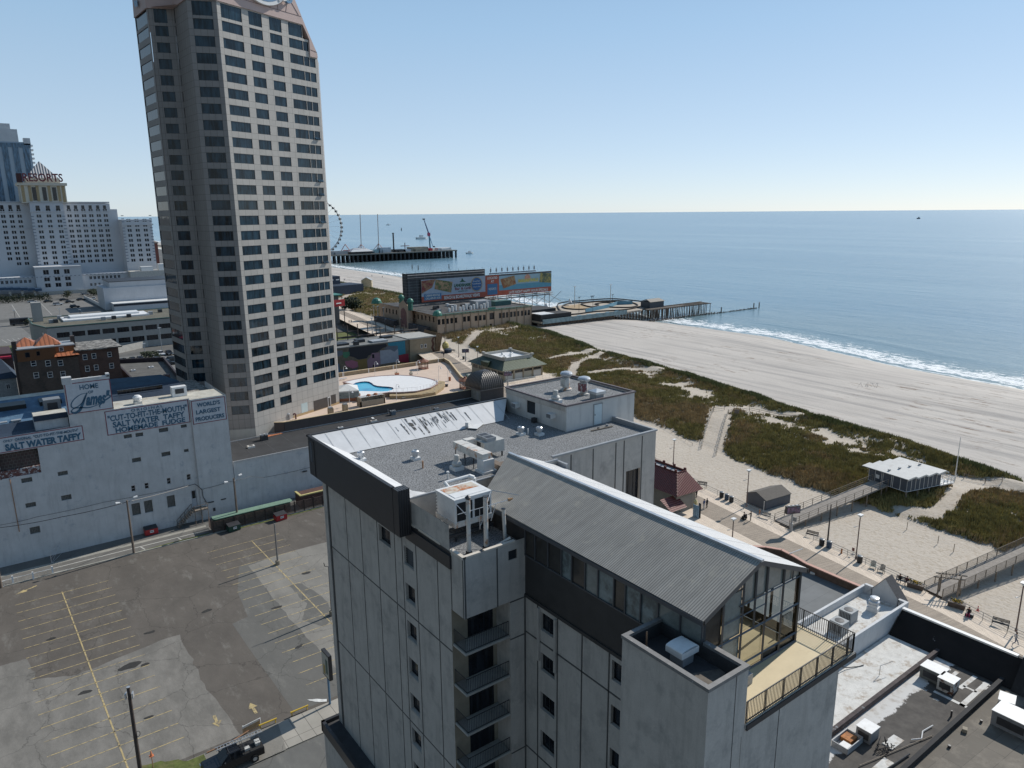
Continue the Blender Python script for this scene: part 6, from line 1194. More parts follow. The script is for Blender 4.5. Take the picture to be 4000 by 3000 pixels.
# brick houses
bk=brick('house_brick',(.105,.075,.06),(.075,.055,.045),(.10,.09,.08),.6,.2,.02,stain=(.03,.028,.025)); bk2=brick('red_house_brick',(.13,.065,.045),(.09,.05,.04),(.10,.08,.07),.6,.2,.02,stain=(.05,.03,.025)); orr=corr('orange_metal',(.42,.15,.07),-90,1.1,.01,.5,c2=(.36,.12,.05)); orw=corr('orange_cladding',(.24,.10,.035),0,.9,.03,.6)
Yb=240.; H1_=root('brick_house','dark brick house with orange hipped metal roofs','house',(15,240,0)); ws=[(10.9,12.2,12.4,14.0),(14.3,15.6,11.9,13.6),(17.3,18.6,11.6,13.3),(11.1,12.4,8.9,10.6),(14.4,15.7,8.6,10.3),(17.5,18.8,8.4,10.1)]; s=MB(); facade(s,(0,Yb),0,7.8,22.4,0,13.9,ws,.2); s.box(7.8,Yb+.3,0,22.4,Yb+12,13.8); s.face([(7.8,Yb+12,0),(7.8,Yb,0),(7.8,Yb,14),(7.8,Yb+12,14)]); s.build('wall',bk,H1_); windows(H1_,(0,Yb),0,ws,[white,gl],d=.15,vb=0,hb=1,fr=.15)
s=MB(); s.box(8.,Yb+.02,13.9,17.2,Yb+11,17.2); s.box(17.2,Yb+1.5,13.9,21.9,Yb+10,17.0); s.build('attic_wall',orw,H1_); s=MB(); s.box(8.,Yb-.2,17.2,17.2,Yb+11,17.5); s.box(16.8,Yb+1.2,17.0,22.2,Yb+10,17.3); s.build('flat_roof',grey,H1_); s=MB()
def hip(x0,x1,y0,y1,z0,z1,ax=.5): c=((x0+x1)/2,(y0+y1)/2,z1); a=[(x0,y0,z0),(x1,y0,z0),(x1,y1,z0),(x0,y1,z0)]; [s.face([a[i],a[(i+1)%4],c]) for i in range(4)]
hip(12.5,19.,Yb+2.5,Yb+10,17.5,20.4); hip(7.5,14,Yb+4,Yb+12,17.5,19.6); s.face([(16.6,Yb-1.5,14.6),(22.9,Yb-1.5,14.6),(21.5,Yb+1.6,15.4),(17.2,Yb+1.6,15.4)]); s.build('roof',orr,H1_); windows(H1_,(0,Yb+1.45),0,[(18.2,19.3,15.6,16.8)],[white,gl],d=.0,vb=0,hb=1,fr=.12); windows(H1_,(0,Yb),0,[(9.9,11,15.0,16.4),(12.6,13.4,15.2,16.4)],[bk,gld],d=0,vb=0,fr=.05)
cuboid('chimney',7.2,8.3,Yb+.5,Yb+1.6,0,19.6,M('chimney_brick',(.06,.045,.04)),H1_)
H2_=root('brick_house','dark red brick house with a flaking flat roof','house',(27,240,0)); ws=[(23.6,24.8,12.5,14.2),(25.9,27.1,12.6,14.2),(30.,31.1,12.6,14.1),(23.8,25,9.0,10.8),(26.1,27.3,9.1,10.8),(30.1,31.3,9.1,10.8),(24.2,25.4,5.9,7.6),(26.5,27.6,5.8,7.4)]; s=MB(); facade(s,(0,Yb+.4),0,22.4,33.,0,15.6,ws,.2); s.box(22.4,Yb+.7,0,33,Yb+14,15.5); s.build('wall',bk2,H2_); windows(H2_,(0,Yb+.4),0,ws,[white,gl],d=.15,vb=0,hb=1,fr=.15); s=MB(); s.face([(22,Yb-.3,15.6),(34,Yb-.3,15.6),(33.4,Yb+15,15.8),(22,Yb+15,15.8)]); s.box(22,Yb-.35,15.3,34,Yb-.2,15.65); s.build('roof',M('flaking_roof',(.30,.285,.26),.9,.3,1.5,c2=(.08,.075,.07),thr=(.45,.55),ns2=.7),H2_); cuboid('chimney',21.8,22.8,Yb+6,Yb+8,15.5,19.,M('chimney_brick',(.06,.045,.04)),H2_)
t=root('navy_roof_house','small pale house with a dark navy roof at the left edge','house',(4,252,0)); cuboid('wall',-3,7.3,250,260,0,8,M('house_pale',(.38,.38,.37)),t); s=MB(); s.face([(-3,249.5,8),(7.6,249.5,8),(4.5,257,12.8),(-3,257,12.8)]); s.face([(7.6,249.5,8),(7.6,262,8),(4.5,257,12.8)]); s.build('roof',nb,t); windows(t,(0,250),0,[(4.6,5.6,4.9,6.4)],[white,gl],d=0,fr=.12)
t=root('red_awning_shop','dark house with a bright red awning at the left edge','house',(2,275,0)); cuboid('wall',-6,8,274,290,0,11.5,M('shop_dark',(.07,.04,.04)),t); s=MB(); s.box(-6,272.5,10.2,7.6,274,10.8); s.build('awning',M('awning_red',(.45,.03,.07),.6),t); cuboid('roof_unit',0,5,278,284,11.5,13.5,dark,t)
t=root('flat_brick_shop','low brick building with a black flat roof in front of the parked cars','building',(42,250,0)); s=MB(); s.prism([(34.5,232),(46,226),(49,262),(35,268)],0,5.6); s.build('wall',bk2,t); s=MB(); s.wall([(34.5,232),(35,268),(49,262),(46,226)],.5,5.6,7.); s.build('parapet',M('shop_parapet',(.04,.03,.035),.8),t); s=MB(); s.face([(35,233,5.65),(46,227,5.65),(48.6,261,5.65),(35.4,267,5.65)]); s.build('roof',M('dusty_roof',(.11,.105,.095),.9,.3,.4),t); hatch('e1',1600,765,5.65,1.2,1.2,.4,'white hatch on the low black roof, left one'); hatch('e1',1815,725,5.65,1.4,1.4,.4,'white hatch on the low black roof, right one')
for k,x,y,yt,l in (('e1',965,100,30,'double globe lamp in front of the far car park'),('e1',1945,515,250,'tall thin street lamp before the ramp wall'),('e1',1740,560,440,'white post beside the bush bed'),('e1',720,95,15,'thin dark lamp post at the car park edge'),('e1',185,150,40,'lamp post above the parked coach')):
    g=at(k,x,y,0); h=hgt(g,k,x,yt); t=root('street_lamp',l,'street lamp',g,'street lamps beyond the factory'); MB().tube(g,(g.x,g.y,h),.12,5).build('post',galv if 'white' in l or 'thin' in l else dark,t); MB().ob((g.x,g.y,h),1.2,.3,.25).build('lamp_head',white,t)
# ================= boardwalk
def poly_between(fa,fb,ys): return [(fa(y),y) for y in ys],[(fb(y),y) for y in ys]
bwy=axis(-40,540,130)
def bstrip(name,o0,o1,mat,z,skirt=False):
    s=MB()
    for a,b in zip(bwy,bwy[1:]): s.face([(XR_(a)+o0(a),a,z),(XR_(a)+o1(a),a,z),(XR_(b)+o1(b),b,z),(XR_(b)+o0(b),b,z)])
    if skirt:
        for a,b in zip(bwy,bwy[1:]): s.face([(XR_(a)+o1(a),a,0),(XR_(b)+o1(b),b,0),(XR_(b)+o1(b),b,z),(XR_(a)+o1(a),a,z)])
    return struct(s,name,mat)
dkm=brick('boards_grey',(.40,.325,.25),(.30,.245,.19),(.10,.08,.07),9.,.17,.012,'pos',12,off=.3,ns=.8,var=.35); lt1=brick('boards_pale',(.78,.65,.52),(.66,.555,.44),(.32,.25,.2),9.,.16,.012,'pos',128,off=.3,ns=.8,var=.25); lt2=brick('boards_pale_land',(.78,.65,.52),(.66,.555,.44),(.32,.25,.2),9.,.16,.012,'pos',-78,off=.3,ns=.8,var=.25)
bstrip('boardwalk',lambda y:-13.5,lambda y:.05,lt1,BZ,True); bstrip('boardwalk_centre',lambda y:-8.2,lambda y:-3.1,dkm,BZ+.004); bstrip('boardwalk_land_side',lambda y:-13.5,lambda y:-8.2,lt2,BZ+.004)
rail_m=M('rail_grey',(.30,.31,.30),.45,.15,3.)
def railing(pts,label,h=1.05,sp=2.4,n=3,mt=rail_m,r=.025,zf=None,g='railings along the boardwalk and ramps',bal=0):
    P_=[Vector(p) for p in pts]; t=root('railing',label,'railing',P_[0],g); s=MB(); q=MB()
    for a,b in zip(P_,P_[1:]):
        L_=(b-a).length; k=max(1,int(L_/sp))
        for i in range(k+1): p=a.lerp(b,i/k); s.tube(p,p+Vector((0,0,h)),r*1.4,4)
        for j in range(n): z=Vector((0,0,h*(j+1)/n)); q.tube(a+z,b+z,r*(1.5 if j==n-1 else 1),4)
        if bal:
            for i in range(int(L_/bal)): p=a.lerp(b,i*bal/L_); q.tube(p+Vector((0,0,.1)),p+Vector((0,0,h)),r*.7,3)
    s.build('posts',mt,t); q.build('rails',mt,t); return t
def bpts(y0,y1,o=0.,z=BZ): n=max(2,int(abs(y1-y0)/6)); return [(XR_(y0+(y1-y0)*i/n)+o,y0+(y1-y0)*i/n,z) for i in range(n+1)]
railing(bpts(61.,120),'sea side boardwalk railing beside the grey shed'); railing(bpts(38.5,56.5),'sea side boardwalk railing between the two timber ramps'); railing(bpts(-20,34),'sea side boardwalk railing right of the arbour'); railing(bpts(120,250),'far stretch of sea side railing past the green roofed pavilion',sp=4)
# boardwalk lamps
def blamp(x,y,z,h,c):
    t=root('boardwalk_lamp','x','lamp post',(x,y,z),'tall boardwalk lamp posts'); MB().lathe(x,y,[(.16,z),(.16,z+.3),(.09,z+.5),(.075,z+h)],8).build('post',c,t); s=MB(); s.cone((x,y,z+h),.12,.36,(x,y,z+h+.32),8); s.build('lamp_bowl',M('lamp_blue',(.45,.55,.62),.3),t); MB().box(x-.4,y-.3,z+h+.34,x+.4,y+.3,z+h+.42).build('lamp_cap',white,t); s=MB(); s.tube((x,y,z+h-1.3),(x-.7,y+.25,z+h-1.4),.03,4); s.ob((x-.75,y+.27,z+h-1.45),.35,.14,.08,160); s.build('side_arm',grey,t); return t
pr_=M('lamp_post_brown',(.13,.09,.085),.5,.15)
for k,x,y,yt,l in (('b5',1150,1325,925,'lamp post at the corner of the grey shed'),('b4',2018,1420,1150,'lamp post standing behind the red tiled roof'),('b5',995,1700,1450,'lamp post rising behind the pale ridge of the glasshouse roof'),('b6',395,1340,850,'lamp post between the two green chairs and the hydrant'),('b7',1700,480,40,'lamp post at the right edge above the walking person'),('a8',922,1245,1000,'lamp post by the far sandy path beyond the pavilion'),('a8',1157,1365,1115,'lamp post by the railing left of the green pavilion')):
    g=at(k,x,y,BZ); blamp(g.x,g.y,BZ,hgt(g,k,x,yt)-BZ-.4,pr_)['label']=l
for k,x,y,yt,l in (('b6',85,1200,740,'black pole beside the blue bin near the timber ramp'),('a8',755,1130,880,'black pole at the end of the mural building'),('a8',1218,1410,1150,'black pole in front of the green pavilion corner')):
    g=at(k,x,y,BZ); t=root('banner_pole',l,'pole',g,'black boardwalk poles'); h=hgt(g,k,x,yt); MB().cone(g,.14,.08,(g.x,g.y,h),7).build('pole',dark,t); MB().tube((g.x-.4,g.y,h-2.2),(g.x+.1,g.y,h-2.2),.05,4).build('bracket',dark,t)
# bins
def bin_(c):
    t=root('litter_bin','x','bin',(0,0,0),'round boardwalk bins'); s=MB(); s.lathe(0,0,[(.36,0),(.38,.1),(.38,.95),(.36,1.0)],12); s.build('barrel',c,t); s=MB(); s.lathe(0,0,[(.4,1.0),(.4,1.06),(.25,1.12),(.05,1.13)],12); s.build('lid',M('bin_lid',(.12,.14,.16),.4),t); return t
kb=M('bin_black',(.02,.022,.025),.5); bb=M('bin_blue',(.03,.07,.13),.45)
def atl(k,x,y,l,r=0,z=BZ): g=at(k,x,y,z); return (g.x,g.y,z,r,l)
place(bin_(kb),[atl('b5',880,1225,'black bin, first in the row of three by the red roofed shop'),atl('b5',985,1275,'black bin, last in the row of three nearest the grey shed'),atl('b6',25,1190,'black bin beside the blue bin at the black pole'),atl('b6',435,1375,'black bin at the foot of the lamp next to the green chairs'),atl('a8',982,1275,'dark bin on the far boardwalk by the railing',z=BZ),atl('a8',1090,1340,'dark bin on the far boardwalk near the pavilion')])
place(bin_(bb),[atl('b5',935,1250,'blue bin in the middle of the row of three'),atl('b6',105,1215,'blue bin beside the black pole and bench'),atl('b1',1346,1005,'blue bin standing alone on the beach sand',z=2.1)])
def bench(mt):
    t=root('bench','x','bench',(0,0,0),'boardwalk benches'); s=MB()
    for i in range(3): s.box(-.9,-.45+.16*i,.44,.9,-.33+.16*i,.48)
    s.build('seat',mt,t); s=MB()
    for i in range(3): s.box(-.9,.08+.03*i,.55+.14*i,.9,.11+.03*i,.66+.14*i)
    s.build('backrest',mt,t)
    for x in (-.85,.85): s=MB(); s.path([(x,-.45,0),(x,-.42,.66),(x,.1,.66)],.03,4); s.path([(x,.15,0),(x,.08,.45),(x,.17,.95)],.03,4); s.build('leg',dark,t)
    return t
place(bench(M('bench_dark',(.05,.045,.045),.6)),[atl('b5',1860,1650,'dark bench by the railing left of the black bin',-76),atl('b7',1565,430,'long dark bench near the lower right corner',-76),atl('b5',670,1105,'dark bench behind the red tiled roof corner',-62),atl('a8',795,1165,'bench on the far boardwalk beside the black pole',-60),atl('a8',850,1185,'bench on the far boardwalk, nearer one of the two',-60)])
place(bench(M('bench_grey',(.28,.28,.27),.6)),[atl('b5',1350,1440,'pale metal bench against the rail by the timber ramp',-78),atl('b6',905,1600,'bench carrying the two seated people',-76)])
def adir(mt):
    t=root('garden_chair','x','chair',(0,0,0),'slatted lounge chairs by the railing'); s=MB(); s.face([(-.28,-.4,.38),(.28,-.4,.38),(.28,.2,.26),(-.28,.2,.26)]); s.build('seat',mt,t); s=MB()
    for i in range(5): x=-.28+.115*i; s.face([(x,.18,.25),(x+.095,.18,.25),(x+.1+.02*(i-2),.55,1.0-.05*abs(i-2)),(x+.02*(i-2),.55,1.0-.05*abs(i-2))])
    s.build('backrest',mt,t)
    for x in (-.36,.36): s=MB(); s.box(x-.05,-.45,.5,x+.05,.3,.53); s.build('armrest',mt,t); s=MB(); s.box(x-.03,-.42,0,x+.03,-.36,.5); s.face([(x,-.4,.36),(x,.45,.0),(x,.5,.08),(x,-.35,.42)]); s.build('leg',mt,t)
    return t
place(adir(M('chair_green',(.10,.16,.14),.5)),[atl('b6',580,1435,'pale green slatted chair, left of the pair',-68)]); place(adir(M('chair_dark',(.03,.04,.035),.5)),[atl('b6',670,1475,'dark slatted chair, right of the pair',-85)])
def planter(label,k,x,y,r):
    g=at(k,x,y,BZ); t=root('flower_planter',label,'planter',g,'timber planters with yellow flowers'); MB().ob(g,1.9,.75,.7,r).build('box',M('planter_wood',(.12,.09,.07),.8,.2,3.),t); MB().ob(g+Vector((0,0,.62)),2.0,.85,.1,r).build('rim',M('planter_rim',(.2,.17,.15),.8),t); rn=random.Random(int(x))
    for nm,mt,n in (('foliage',lfd,120),('flowers',M('flower_yellow',(.62,.40,.04),.7),90)):
        s=MB()
        for i in range(n): e=E_(r); p=g+e*rn.gauss(0,.38)+Vector((-e.y,e.x,0))*rn.gauss(0,.16)+Vector((0,0,.72+rn.uniform(0,.3)+(.08 if n==90 else 0))); a=rn.uniform(0,6); q=Vector((math.cos(a),math.sin(a),.3))*.09; s.face([p-q,p+q.orthogonal()*.8,p+q])
        s.build(nm,mt,t)
planter('timber planter of yellow flowers left of the arbour','b7',830,105,-78); planter('timber planter of yellow flowers right of the arbour','b7',1185,270,-78)
def small(k,x,y,z,label,name,cat,fn): g=at(k,x,y,z); t=root(name,label,cat,g); fn(g,t)
def hyd(g,t): MB().lathe(g.x,g.y,[(.16,g.z),(.16,g.z+.1),(.11,g.z+.12),(.11,g.z+.55),(.15,g.z+.58),(.1,g.z+.72),(.03,g.z+.78)],10).build('barrel',M('hydrant_orange',(.45,.17,.05),.5,.2),t); MB().tube((g.x-.2,g.y,g.z+.45),(g.x+.2,g.y,g.z+.45),.06,7).build('nozzle',M('hydrant_orange',(.4,.1,.03)),t)
small('b6',240,1275,BZ,'orange hydrant by the railing left of the lamp','fire_hydrant','hydrant',hyd); small('b5',1290,1400,BZ,'orange hydrant by the railing near the pale bench','fire_hydrant','hydrant',hyd)
def cone_(g,t): MB().ob(g,.4,.4,.04).build('base',redp,t); MB().cone(g+Vector((0,0,.04)),.15,.03,g+Vector((0,0,.7)),10).build('body',M('cone_red',(.6,.09,.05),.5),t); MB().cone(g+Vector((0,0,.35)),.105,.075,g+Vector((0,0,.5)),10).build('band',white,t)
small('b7',1370,300,BZ,'red traffic cone with a white band by the railing','traffic_cone','cone',cone_)
def fsign(g,t): MB().tube(g,g+Vector((0,0,1.0)),.03,5).build('post',grey,t); MB().ob(g+Vector((0,0,.6)),.08,.35,.5).build('board',M('maroon_vent',(.12,.04,.04)),t); MB().ob(g,.6,.4,.06).build('foot',dark,t)
small('b6',362,1290,BZ,'small dark maroon notice board on a foot by the railing','notice_stand','sign',fsign)
def lsign(k,x,y,label,ht,ang,words=None):
    g=at(k,x,y,BZ); t=root('display_sign',label,'sign',g,'pole mounted display signs'); MB().lathe(g.x,g.y,[(.22,g.z),(.22,g.z+ht*.45),(.14,g.z+ht*.46),(.14,g.z+ht)],8).build('post',grey,t); MB().ob((g.x,g.y,g.z+ht),2.4,.55,1.25,ang).build('screen_case',dark,t); o=(g.x,g.y); e=E_(ang); q=MB(); q.face([fpt((g.x-e.x*1.1,g.y-e.y*1.1),ang,s_,z_,-.29) for s_,z_ in ((0,g.z+ht+.12),(2.2,g.z+ht+.12),(2.2,g.z+ht+1.13),(0,g.z+ht+1.13))]); q.build('screen',M('screen_'+str(int(x)),(.16,.10,.15),.4,.9,1.6,c2=(.08,.13,.2),thr=(.5,.55),ns2=1.2),t); s=MB(); 
    for i in range(3): s.ob(Vector((g.x,g.y,g.z+ht+1.25))+e*(-.7+.7*i),.3,.2,.1,ang)
    s.build('top_light',white,t); return t
lsign('b5',1630,1590,'black display sign box on a thick grey post by the ramp',3.1,-25); lsign('a8',1008,1300,'display sign on a post on the far boardwalk',3.1,-25); lsign('a8',1528,1600,'display sign in front of the green pavilion',3.0,-25)
g=at('b5',1665,1540,BZ); t=root('bicycle_sign','small square sign beside the display post','sign',g); MB().tube(g,g+Vector((0,0,1.6)),.03).build('post',grey,t); MB().ob(g+Vector((0,0,.9)),.08,.6,.7,10).build('board',M('sign_grey',(.2,.22,.24),.5,.3,6.),t)
# shed
def gable(name,label,cat,c,ang,L_,W,h,r,wm_,rm_,ov=.2,parent=None):
    t=root(name,label,cat,c); T=Matrix.Translation(Vector(c))@Matrix.Rotation(D2R(ang),4,'Z'); s=MB(T); s.box(-L_/2,-W/2,0,L_/2,W/2,h)
    for x in (-L_/2,L_/2): s.face([(x,-W/2,h),(x,W/2,h),(x,0,h+r)])
    s.build('wall',wm_,t); s=MB(T); x=L_/2+ov; k=1+ov/(W/2)
    for y in (-1,1):
        z0=h+r-r*k; s.face([(-x,0,h+r+.06),(x,0,h+r+.06),(x,y*W/2*k,z0+.06),(-x,y*W/2*k,z0+.06)]); s.face([(-x,0,h+r),(x,0,h+r),(x,y*W/2*k,z0),(-x,y*W/2*k,z0)]); s.face([(x,0,h+r),(x,0,h+r+.06),(x,y*W/2*k,z0+.06),(x,y*W/2*k,z0)]); s.face([(-x,0,h+r),(-x,0,h+r+.06),(-x,y*W/2*k,z0+.06),(-x,y*W/2*k,z0)])
    s.build('roof',rm_,t); return t
slate=M('slate_blue_siding',(.075,.09,.115),.6,.1,1.); a=at('b5',1335,1370,2.1);b=at('b5',1600,1290,2.1);c_=at('b5',1165,1270,2.1)
d1=Vector((b.x-a.x,b.y-a.y,0));d2=Vector((c_.x-a.x,c_.y-a.y,0)); ctr=a+d1/2+d2/2; ang=math.degrees(math.atan2(d1.y,d1.x)); hs_=hgt(a,'b5',1335,1265)-2.1
shed=gable('storage_shed','slate blue beach shed with a brown shingle roof beside the boardwalk','shed',ctr,ang,d1.length,d2.length*.98,hs_,.9,slate,M('shingle_brown',(.13,.115,.10),.9,.2,4.),.12)
MB().tube(a+Vector((0,0,0)),a+Vector((0,0,hs_)),.06,4).build('corner_trim',white,shed)
# timber ramps
wr2=M('ramp_boards',(.27,.24,.21),.85,.25,2.); 
def tramp(label,A_,B_,w_,zA,zB,balus=0,ext=None,nn=3):
    A_=Vector(A_);B_=Vector(B_); d=(B_-A_).normalized(); n=Vector((-d.y,d.x,0))*w_/2; t=root('timber_ramp',label,'ramp',A_,'timber beach ramps'); s=MB(); a0=Vector((A_.x,A_.y,zA));b0=Vector((B_.x,B_.y,zB))
    s.face([a0-n,b0-n,b0+n,a0+n]); s.face([p-Vector((0,0,.3)) for p in (a0+n,b0+n,b0-n,a0-n)])
    for sg in (1,-1): s.face([a0+n*sg,b0+n*sg,b0+n*sg-Vector((0,0,.3)),a0+n*sg-Vector((0,0,.3))])
    s.build('deck',wr2,t); L_=(B_-A_).length
    for i in range(1,int(L_/4)+1):
        for sg in (1,-1): p=a0.lerp(b0,i*4/L_)+n*sg; MB().tube((p.x,p.y,1.2),p,.12,5).build('pile',woodg,t)
    q=MB()
    for sg in (1,-1):
        a1=a0+n*sg;b1=b0+n*sg; k=int(L_/2.2)
        for i in range(k+1): p=a1.lerp(b1,i/k); MB().tube(p,p+Vector((0,0,1.1)),.06,4).build('rail_post',woodg,t)
        for z in ([.35,.75,1.1] if not balus else [.12,1.1]): q.tube(a1+Vector((0,0,z)),b1+Vector((0,0,z)),.05 if z==1.1 else .035,4)
        if balus:
            for i in range(int(L_/.16)): p=a1.lerp(b1,i*.16/L_); q.tube(p+Vector((0,0,.12)),p+Vector((0,0,1.1)),.018,3)
    q.build('handrail',woodg,t); return t
A1=(at('b5',1475,1465,BZ)+at('b5',1590,1540,BZ))/2; e1=at('b6',640,560,5.3); tramp('long timber ramp rising from the boardwalk to the white roofed beach hut',A1,at('b6',660,500,5.2),3.0,BZ,5.0)
A2=(at('b7',905,120,BZ)+at('b7',1060,165,BZ))/2; tramp('long timber ramp with close balusters at the right edge',A2,A2+(at('b6',2212,1250,4.2)-A2)*1.35,2.6,BZ,4.6,1)
g=at('b6',2160,690,3.5); t=root('timber_overlook','end of a timber walkway with rails at the right edge','walkway',g); MB().ob(g+Vector((3,-1.5,0)),7,3,.25,-25).build('deck',wr2,t); s=MB()
for i in range(6): p=g+Vector((i*1.2,-.56*i+1.2,0)); s.tube(p-Vector((0,0,2)),p+Vector((0,0,1.1)),.06,4)
s.tube(g+Vector((0,1.2,1.1)),g+Vector((6,-1.6,1.1)),.06,4); s.build('rail',woodg,t)
# arbour
a=at('b7',1020,165,BZ);b=at('b7',1190,185,BZ)
t=root('timber_arbour','timber arbour over the start of the right hand ramp','arbour',a); hh=2.6
for p in (a,b,a+Vector((1.3,.3,0)),b+Vector((1.3,.3,0))): MB().tube(p,p+Vector((0,0,hh)),.1,5).build('post',woodg,t)
s=MB()
for o in (Vector((0,0,0)),Vector((1.3,.3,0))): d=(b-a).normalized(); s.tube(a+o-d*.7+Vector((0,0,hh)),b+o+d*.7+Vector((0,0,hh)),.09,4)
for i in range(7): p=a.lerp(b,i/6)+Vector((-.4,-.1,hh+.12)); s.tube(p,p+Vector((2.1,.5,0)),.05,4)
s.build('roof_beams',woodg,t)
# white-roofed beach hut
HZ=4.6; c0=at('b6',940,615,HZ); cR=at('b6',1303,540,HZ); cL=at('b6',530,480,HZ); dr=(cR-c0);dl=(cL-c0); t=root('beach_hut','slate blue beach hut on piles with a white folded zigzag roof','hut',(c0+cR)/2); hw=hgt(c0,'b6',955,478)-HZ
s=MB(); s.prism([tuple(c0[:2]),tuple((c0+dr)[:2]),tuple((c0+dr+dl)[:2]),tuple((c0+dl)[:2])],HZ,HZ+hw); s.build('wall',slate,t); s=MB()
for i in range(9): p=c0+dr*i/8; s.tube(p,p+Vector((0,0,hw)),.05,4)
for f in (0,.17,.36,.4,.62,.66,.83,1): p=c0+dl*f; s.tube(p,p+Vector((0,0,hw)),.05,4)
for z in (0,hw): s.tube(c0+Vector((0,0,z)),c0+dr+Vector((0,0,z)),.05,4); s.tube(c0+Vector((0,0,z)),c0+dl+Vector((0,0,z)),.05,4)
s.build('trim',white,t); er=dr.normalized(); el=dl.normalized(); R0=c0-er*.35-el*.35; Lr=dr.length*1.22; Ll=dl.length*1.22; s=MB(); N=4; zt=HZ+hw+.1
for i in range(N):
    for (f0,z0,f1,z1) in ((i/N,0,(i+.72)/N,.32),((i+.72)/N,.32,(i+1)/N,0)):
        a=R0+er*Lr*f0;b=R0+er*Lr*f1
        for dz in (0,-.12): s.face([a+Vector((0,0,zt+z0-HZ+dz)),b+Vector((0,0,zt+z1-HZ+dz)),b+el*Ll+Vector((0,0,zt+z1-HZ+dz)),a+el*Ll+Vector((0,0,zt+z0-HZ+dz))])
        for o in (Vector((0,0,0)),el*Ll): s.face([a+o+Vector((0,0,zt+z0-HZ)),b+o+Vector((0,0,zt+z1-HZ)),b+o+Vector((0,0,zt+z1-HZ-.3)),a+o+Vector((0,0,zt+z0-HZ-.3))])
s.build('roof',M('hut_roof_white',(.66,.65,.62),.6,.07,1.,c2=(.5,.47,.42),thr=(.55,.8)),t); 
for i in range(4): p=R0+er*Lr*(i+.45)/4+el*Ll*.5; MB().ob(p+Vector((0,0,zt-HZ+.25)),.45,.35,.18,ang).build('roof_vent',grey,t)
for i in range(4):
    for j in range(3): p=c0+dr*i/3+dl*j/2; MB().tube((p.x,p.y,1.5),(p.x,p.y,HZ),.15,5).build('pile',woodg,t)
MB().prism([tuple((c0+dr)[:2]),tuple((c0+dr*1.45)[:2]),tuple((c0+dr*1.45+dl*.6)[:2]),tuple((c0+dr+dl*.6)[:2])],HZ-.2,HZ).build('side_deck',white,t)
s=MB(); a=c0+dr;b=c0+dr*1.45
for p,q in ((a,b),(b,b+dl*.6)):
    for z in (.35,.7,1.05): s.tube(p+Vector((0,0,z)),q+Vector((0,0,z)),.05,4)
    for i in range(5): w_=p.lerp(q,i/4); s.tube(w_,w_+Vector((0,0,1.05)),.06,4)
s.build('deck_rail',white,t); q=MB(); p=c0+dl*.76; q.ob(p-er*.04+Vector((0,0,hw*.5)),.08,.7,.7,math.degrees(math.atan2(dr.y,dr.x)),False); q.build('window',white,t)
g=at('b6',1458,525,2.5); h=hgt(g,'b6',1515,20); MB_=MB().cone(g,.13,.05,(g.x,g.y,h),7); tag(MB_.build('flagpole',white),'tall bare white flagpole beside the beach hut','flagpole')
# split rail and sand fences
def fence(label,pts,h=1.1,sp=2.2,mt=woodg,n=2,z=None,r=.05):
    P_=[]
    for p in pts: v=at(*p,3.4); v.z=terr(v.x,v.y); P_.append(v)
    t=root('dune_fence',label,'fence',P_[0],'timber fences in the dunes'); s=MB(); q=MB()
    for a,b in zip(P_,P_[1:]):
        L_=(b-a).length; k=max(1,int(L_/sp)); pts_=[]
        for i in range(k+1): p=a.lerp(b,i/k); p.z=terr(p.x,p.y); pts_.append(p); s.tube(p,p+Vector((0,0,h)),r*1.3,4)
        for u,v in zip(pts_,pts_[1:]):
            for j in range(n): zz=Vector((0,0,h*(j+1)/(n+.3))); q.tube(u+zz,v+zz,r,4)
    s.build('posts',mt,t); q.build('rails',mt,t)
fr_=M('fence_pale',(.36,.32,.27),.85,.2,3.)
fence('pale split rail fence left of the wide sandy path',[('b5',665,645),('b5',715,480),('b5',790,295)],mt=fr_); fence('pale split rail fence right of the wide sandy path',[('b5',825,715),('b5',880,540),('b5',950,330)],mt=fr_)
fence('split rail fence along the path behind the dune crest',[('b5',955,335),('b5',1180,310),('b5',1500,365),('b5',1800,410)],mt=woodg); fence('short fence at the top of the wide path',[('b5',795,298),('b5',910,285)],mt=fr_); fence('dark wire fence at the seaward corner near the flagpole',[('b6',1560,470),('b6',1790,520),('b6',1970,530)],sp=3); fence('low fence along the landward edge beside the stucco hotel wing',[('b1',1060,1350),('b1',1330,1450),('b1',1560,1590)],.7,3,n=1,r=.03)
fence('split rail fence by the far path beside the pavilion',[('a8',975,1055),('a8',1060,985)],mt=fr_); fence('fence around the small middle path',[('b1',510,940),('b1',600,915),('b1',900,930),('b1',1200,960)]); fence('zigzag fence in the far dunes beyond the hall',[('a7',820,1640),('a7',1000,1590)],mt=fr_,sp=4)
g=at('b5',1042,345,4); t=root('dune_notice','square notice board at the top of the wide sandy path','sign',g); g.z=terr(g.x,g.y); MB().tube(g,g+Vector((0,0,1.6)),.06,5).build('post',woodg,t); MB().ob(g+Vector((0,0,.9)),.1,1.1,.9,20).build('board',M('notice_grey',(.2,.17,.16),.7,.3,5.),t)
g=at('b5',1972,410,2.2); tag(MB().cone(g,.4,.38,g+Vector((0,0,1)),10).build('beach_drum',dark),'dark drum at the tip of the dune crest','drum')
for k,x,y,l in (('b6',945,1020,'leaning stake in the sand below the beach hut, upper one'),('b6',1280,1170,'leaning stake at the edge of the right grass patch'),('b6',1450,1260,'stake nearest the right hand ramp')):
    g=at(k,x,y,2.1); tag(MB().tube(g,g+Vector((.05,0,1.3)),.05,4).build('stake',woodg),l,'stake','stakes in the sand')
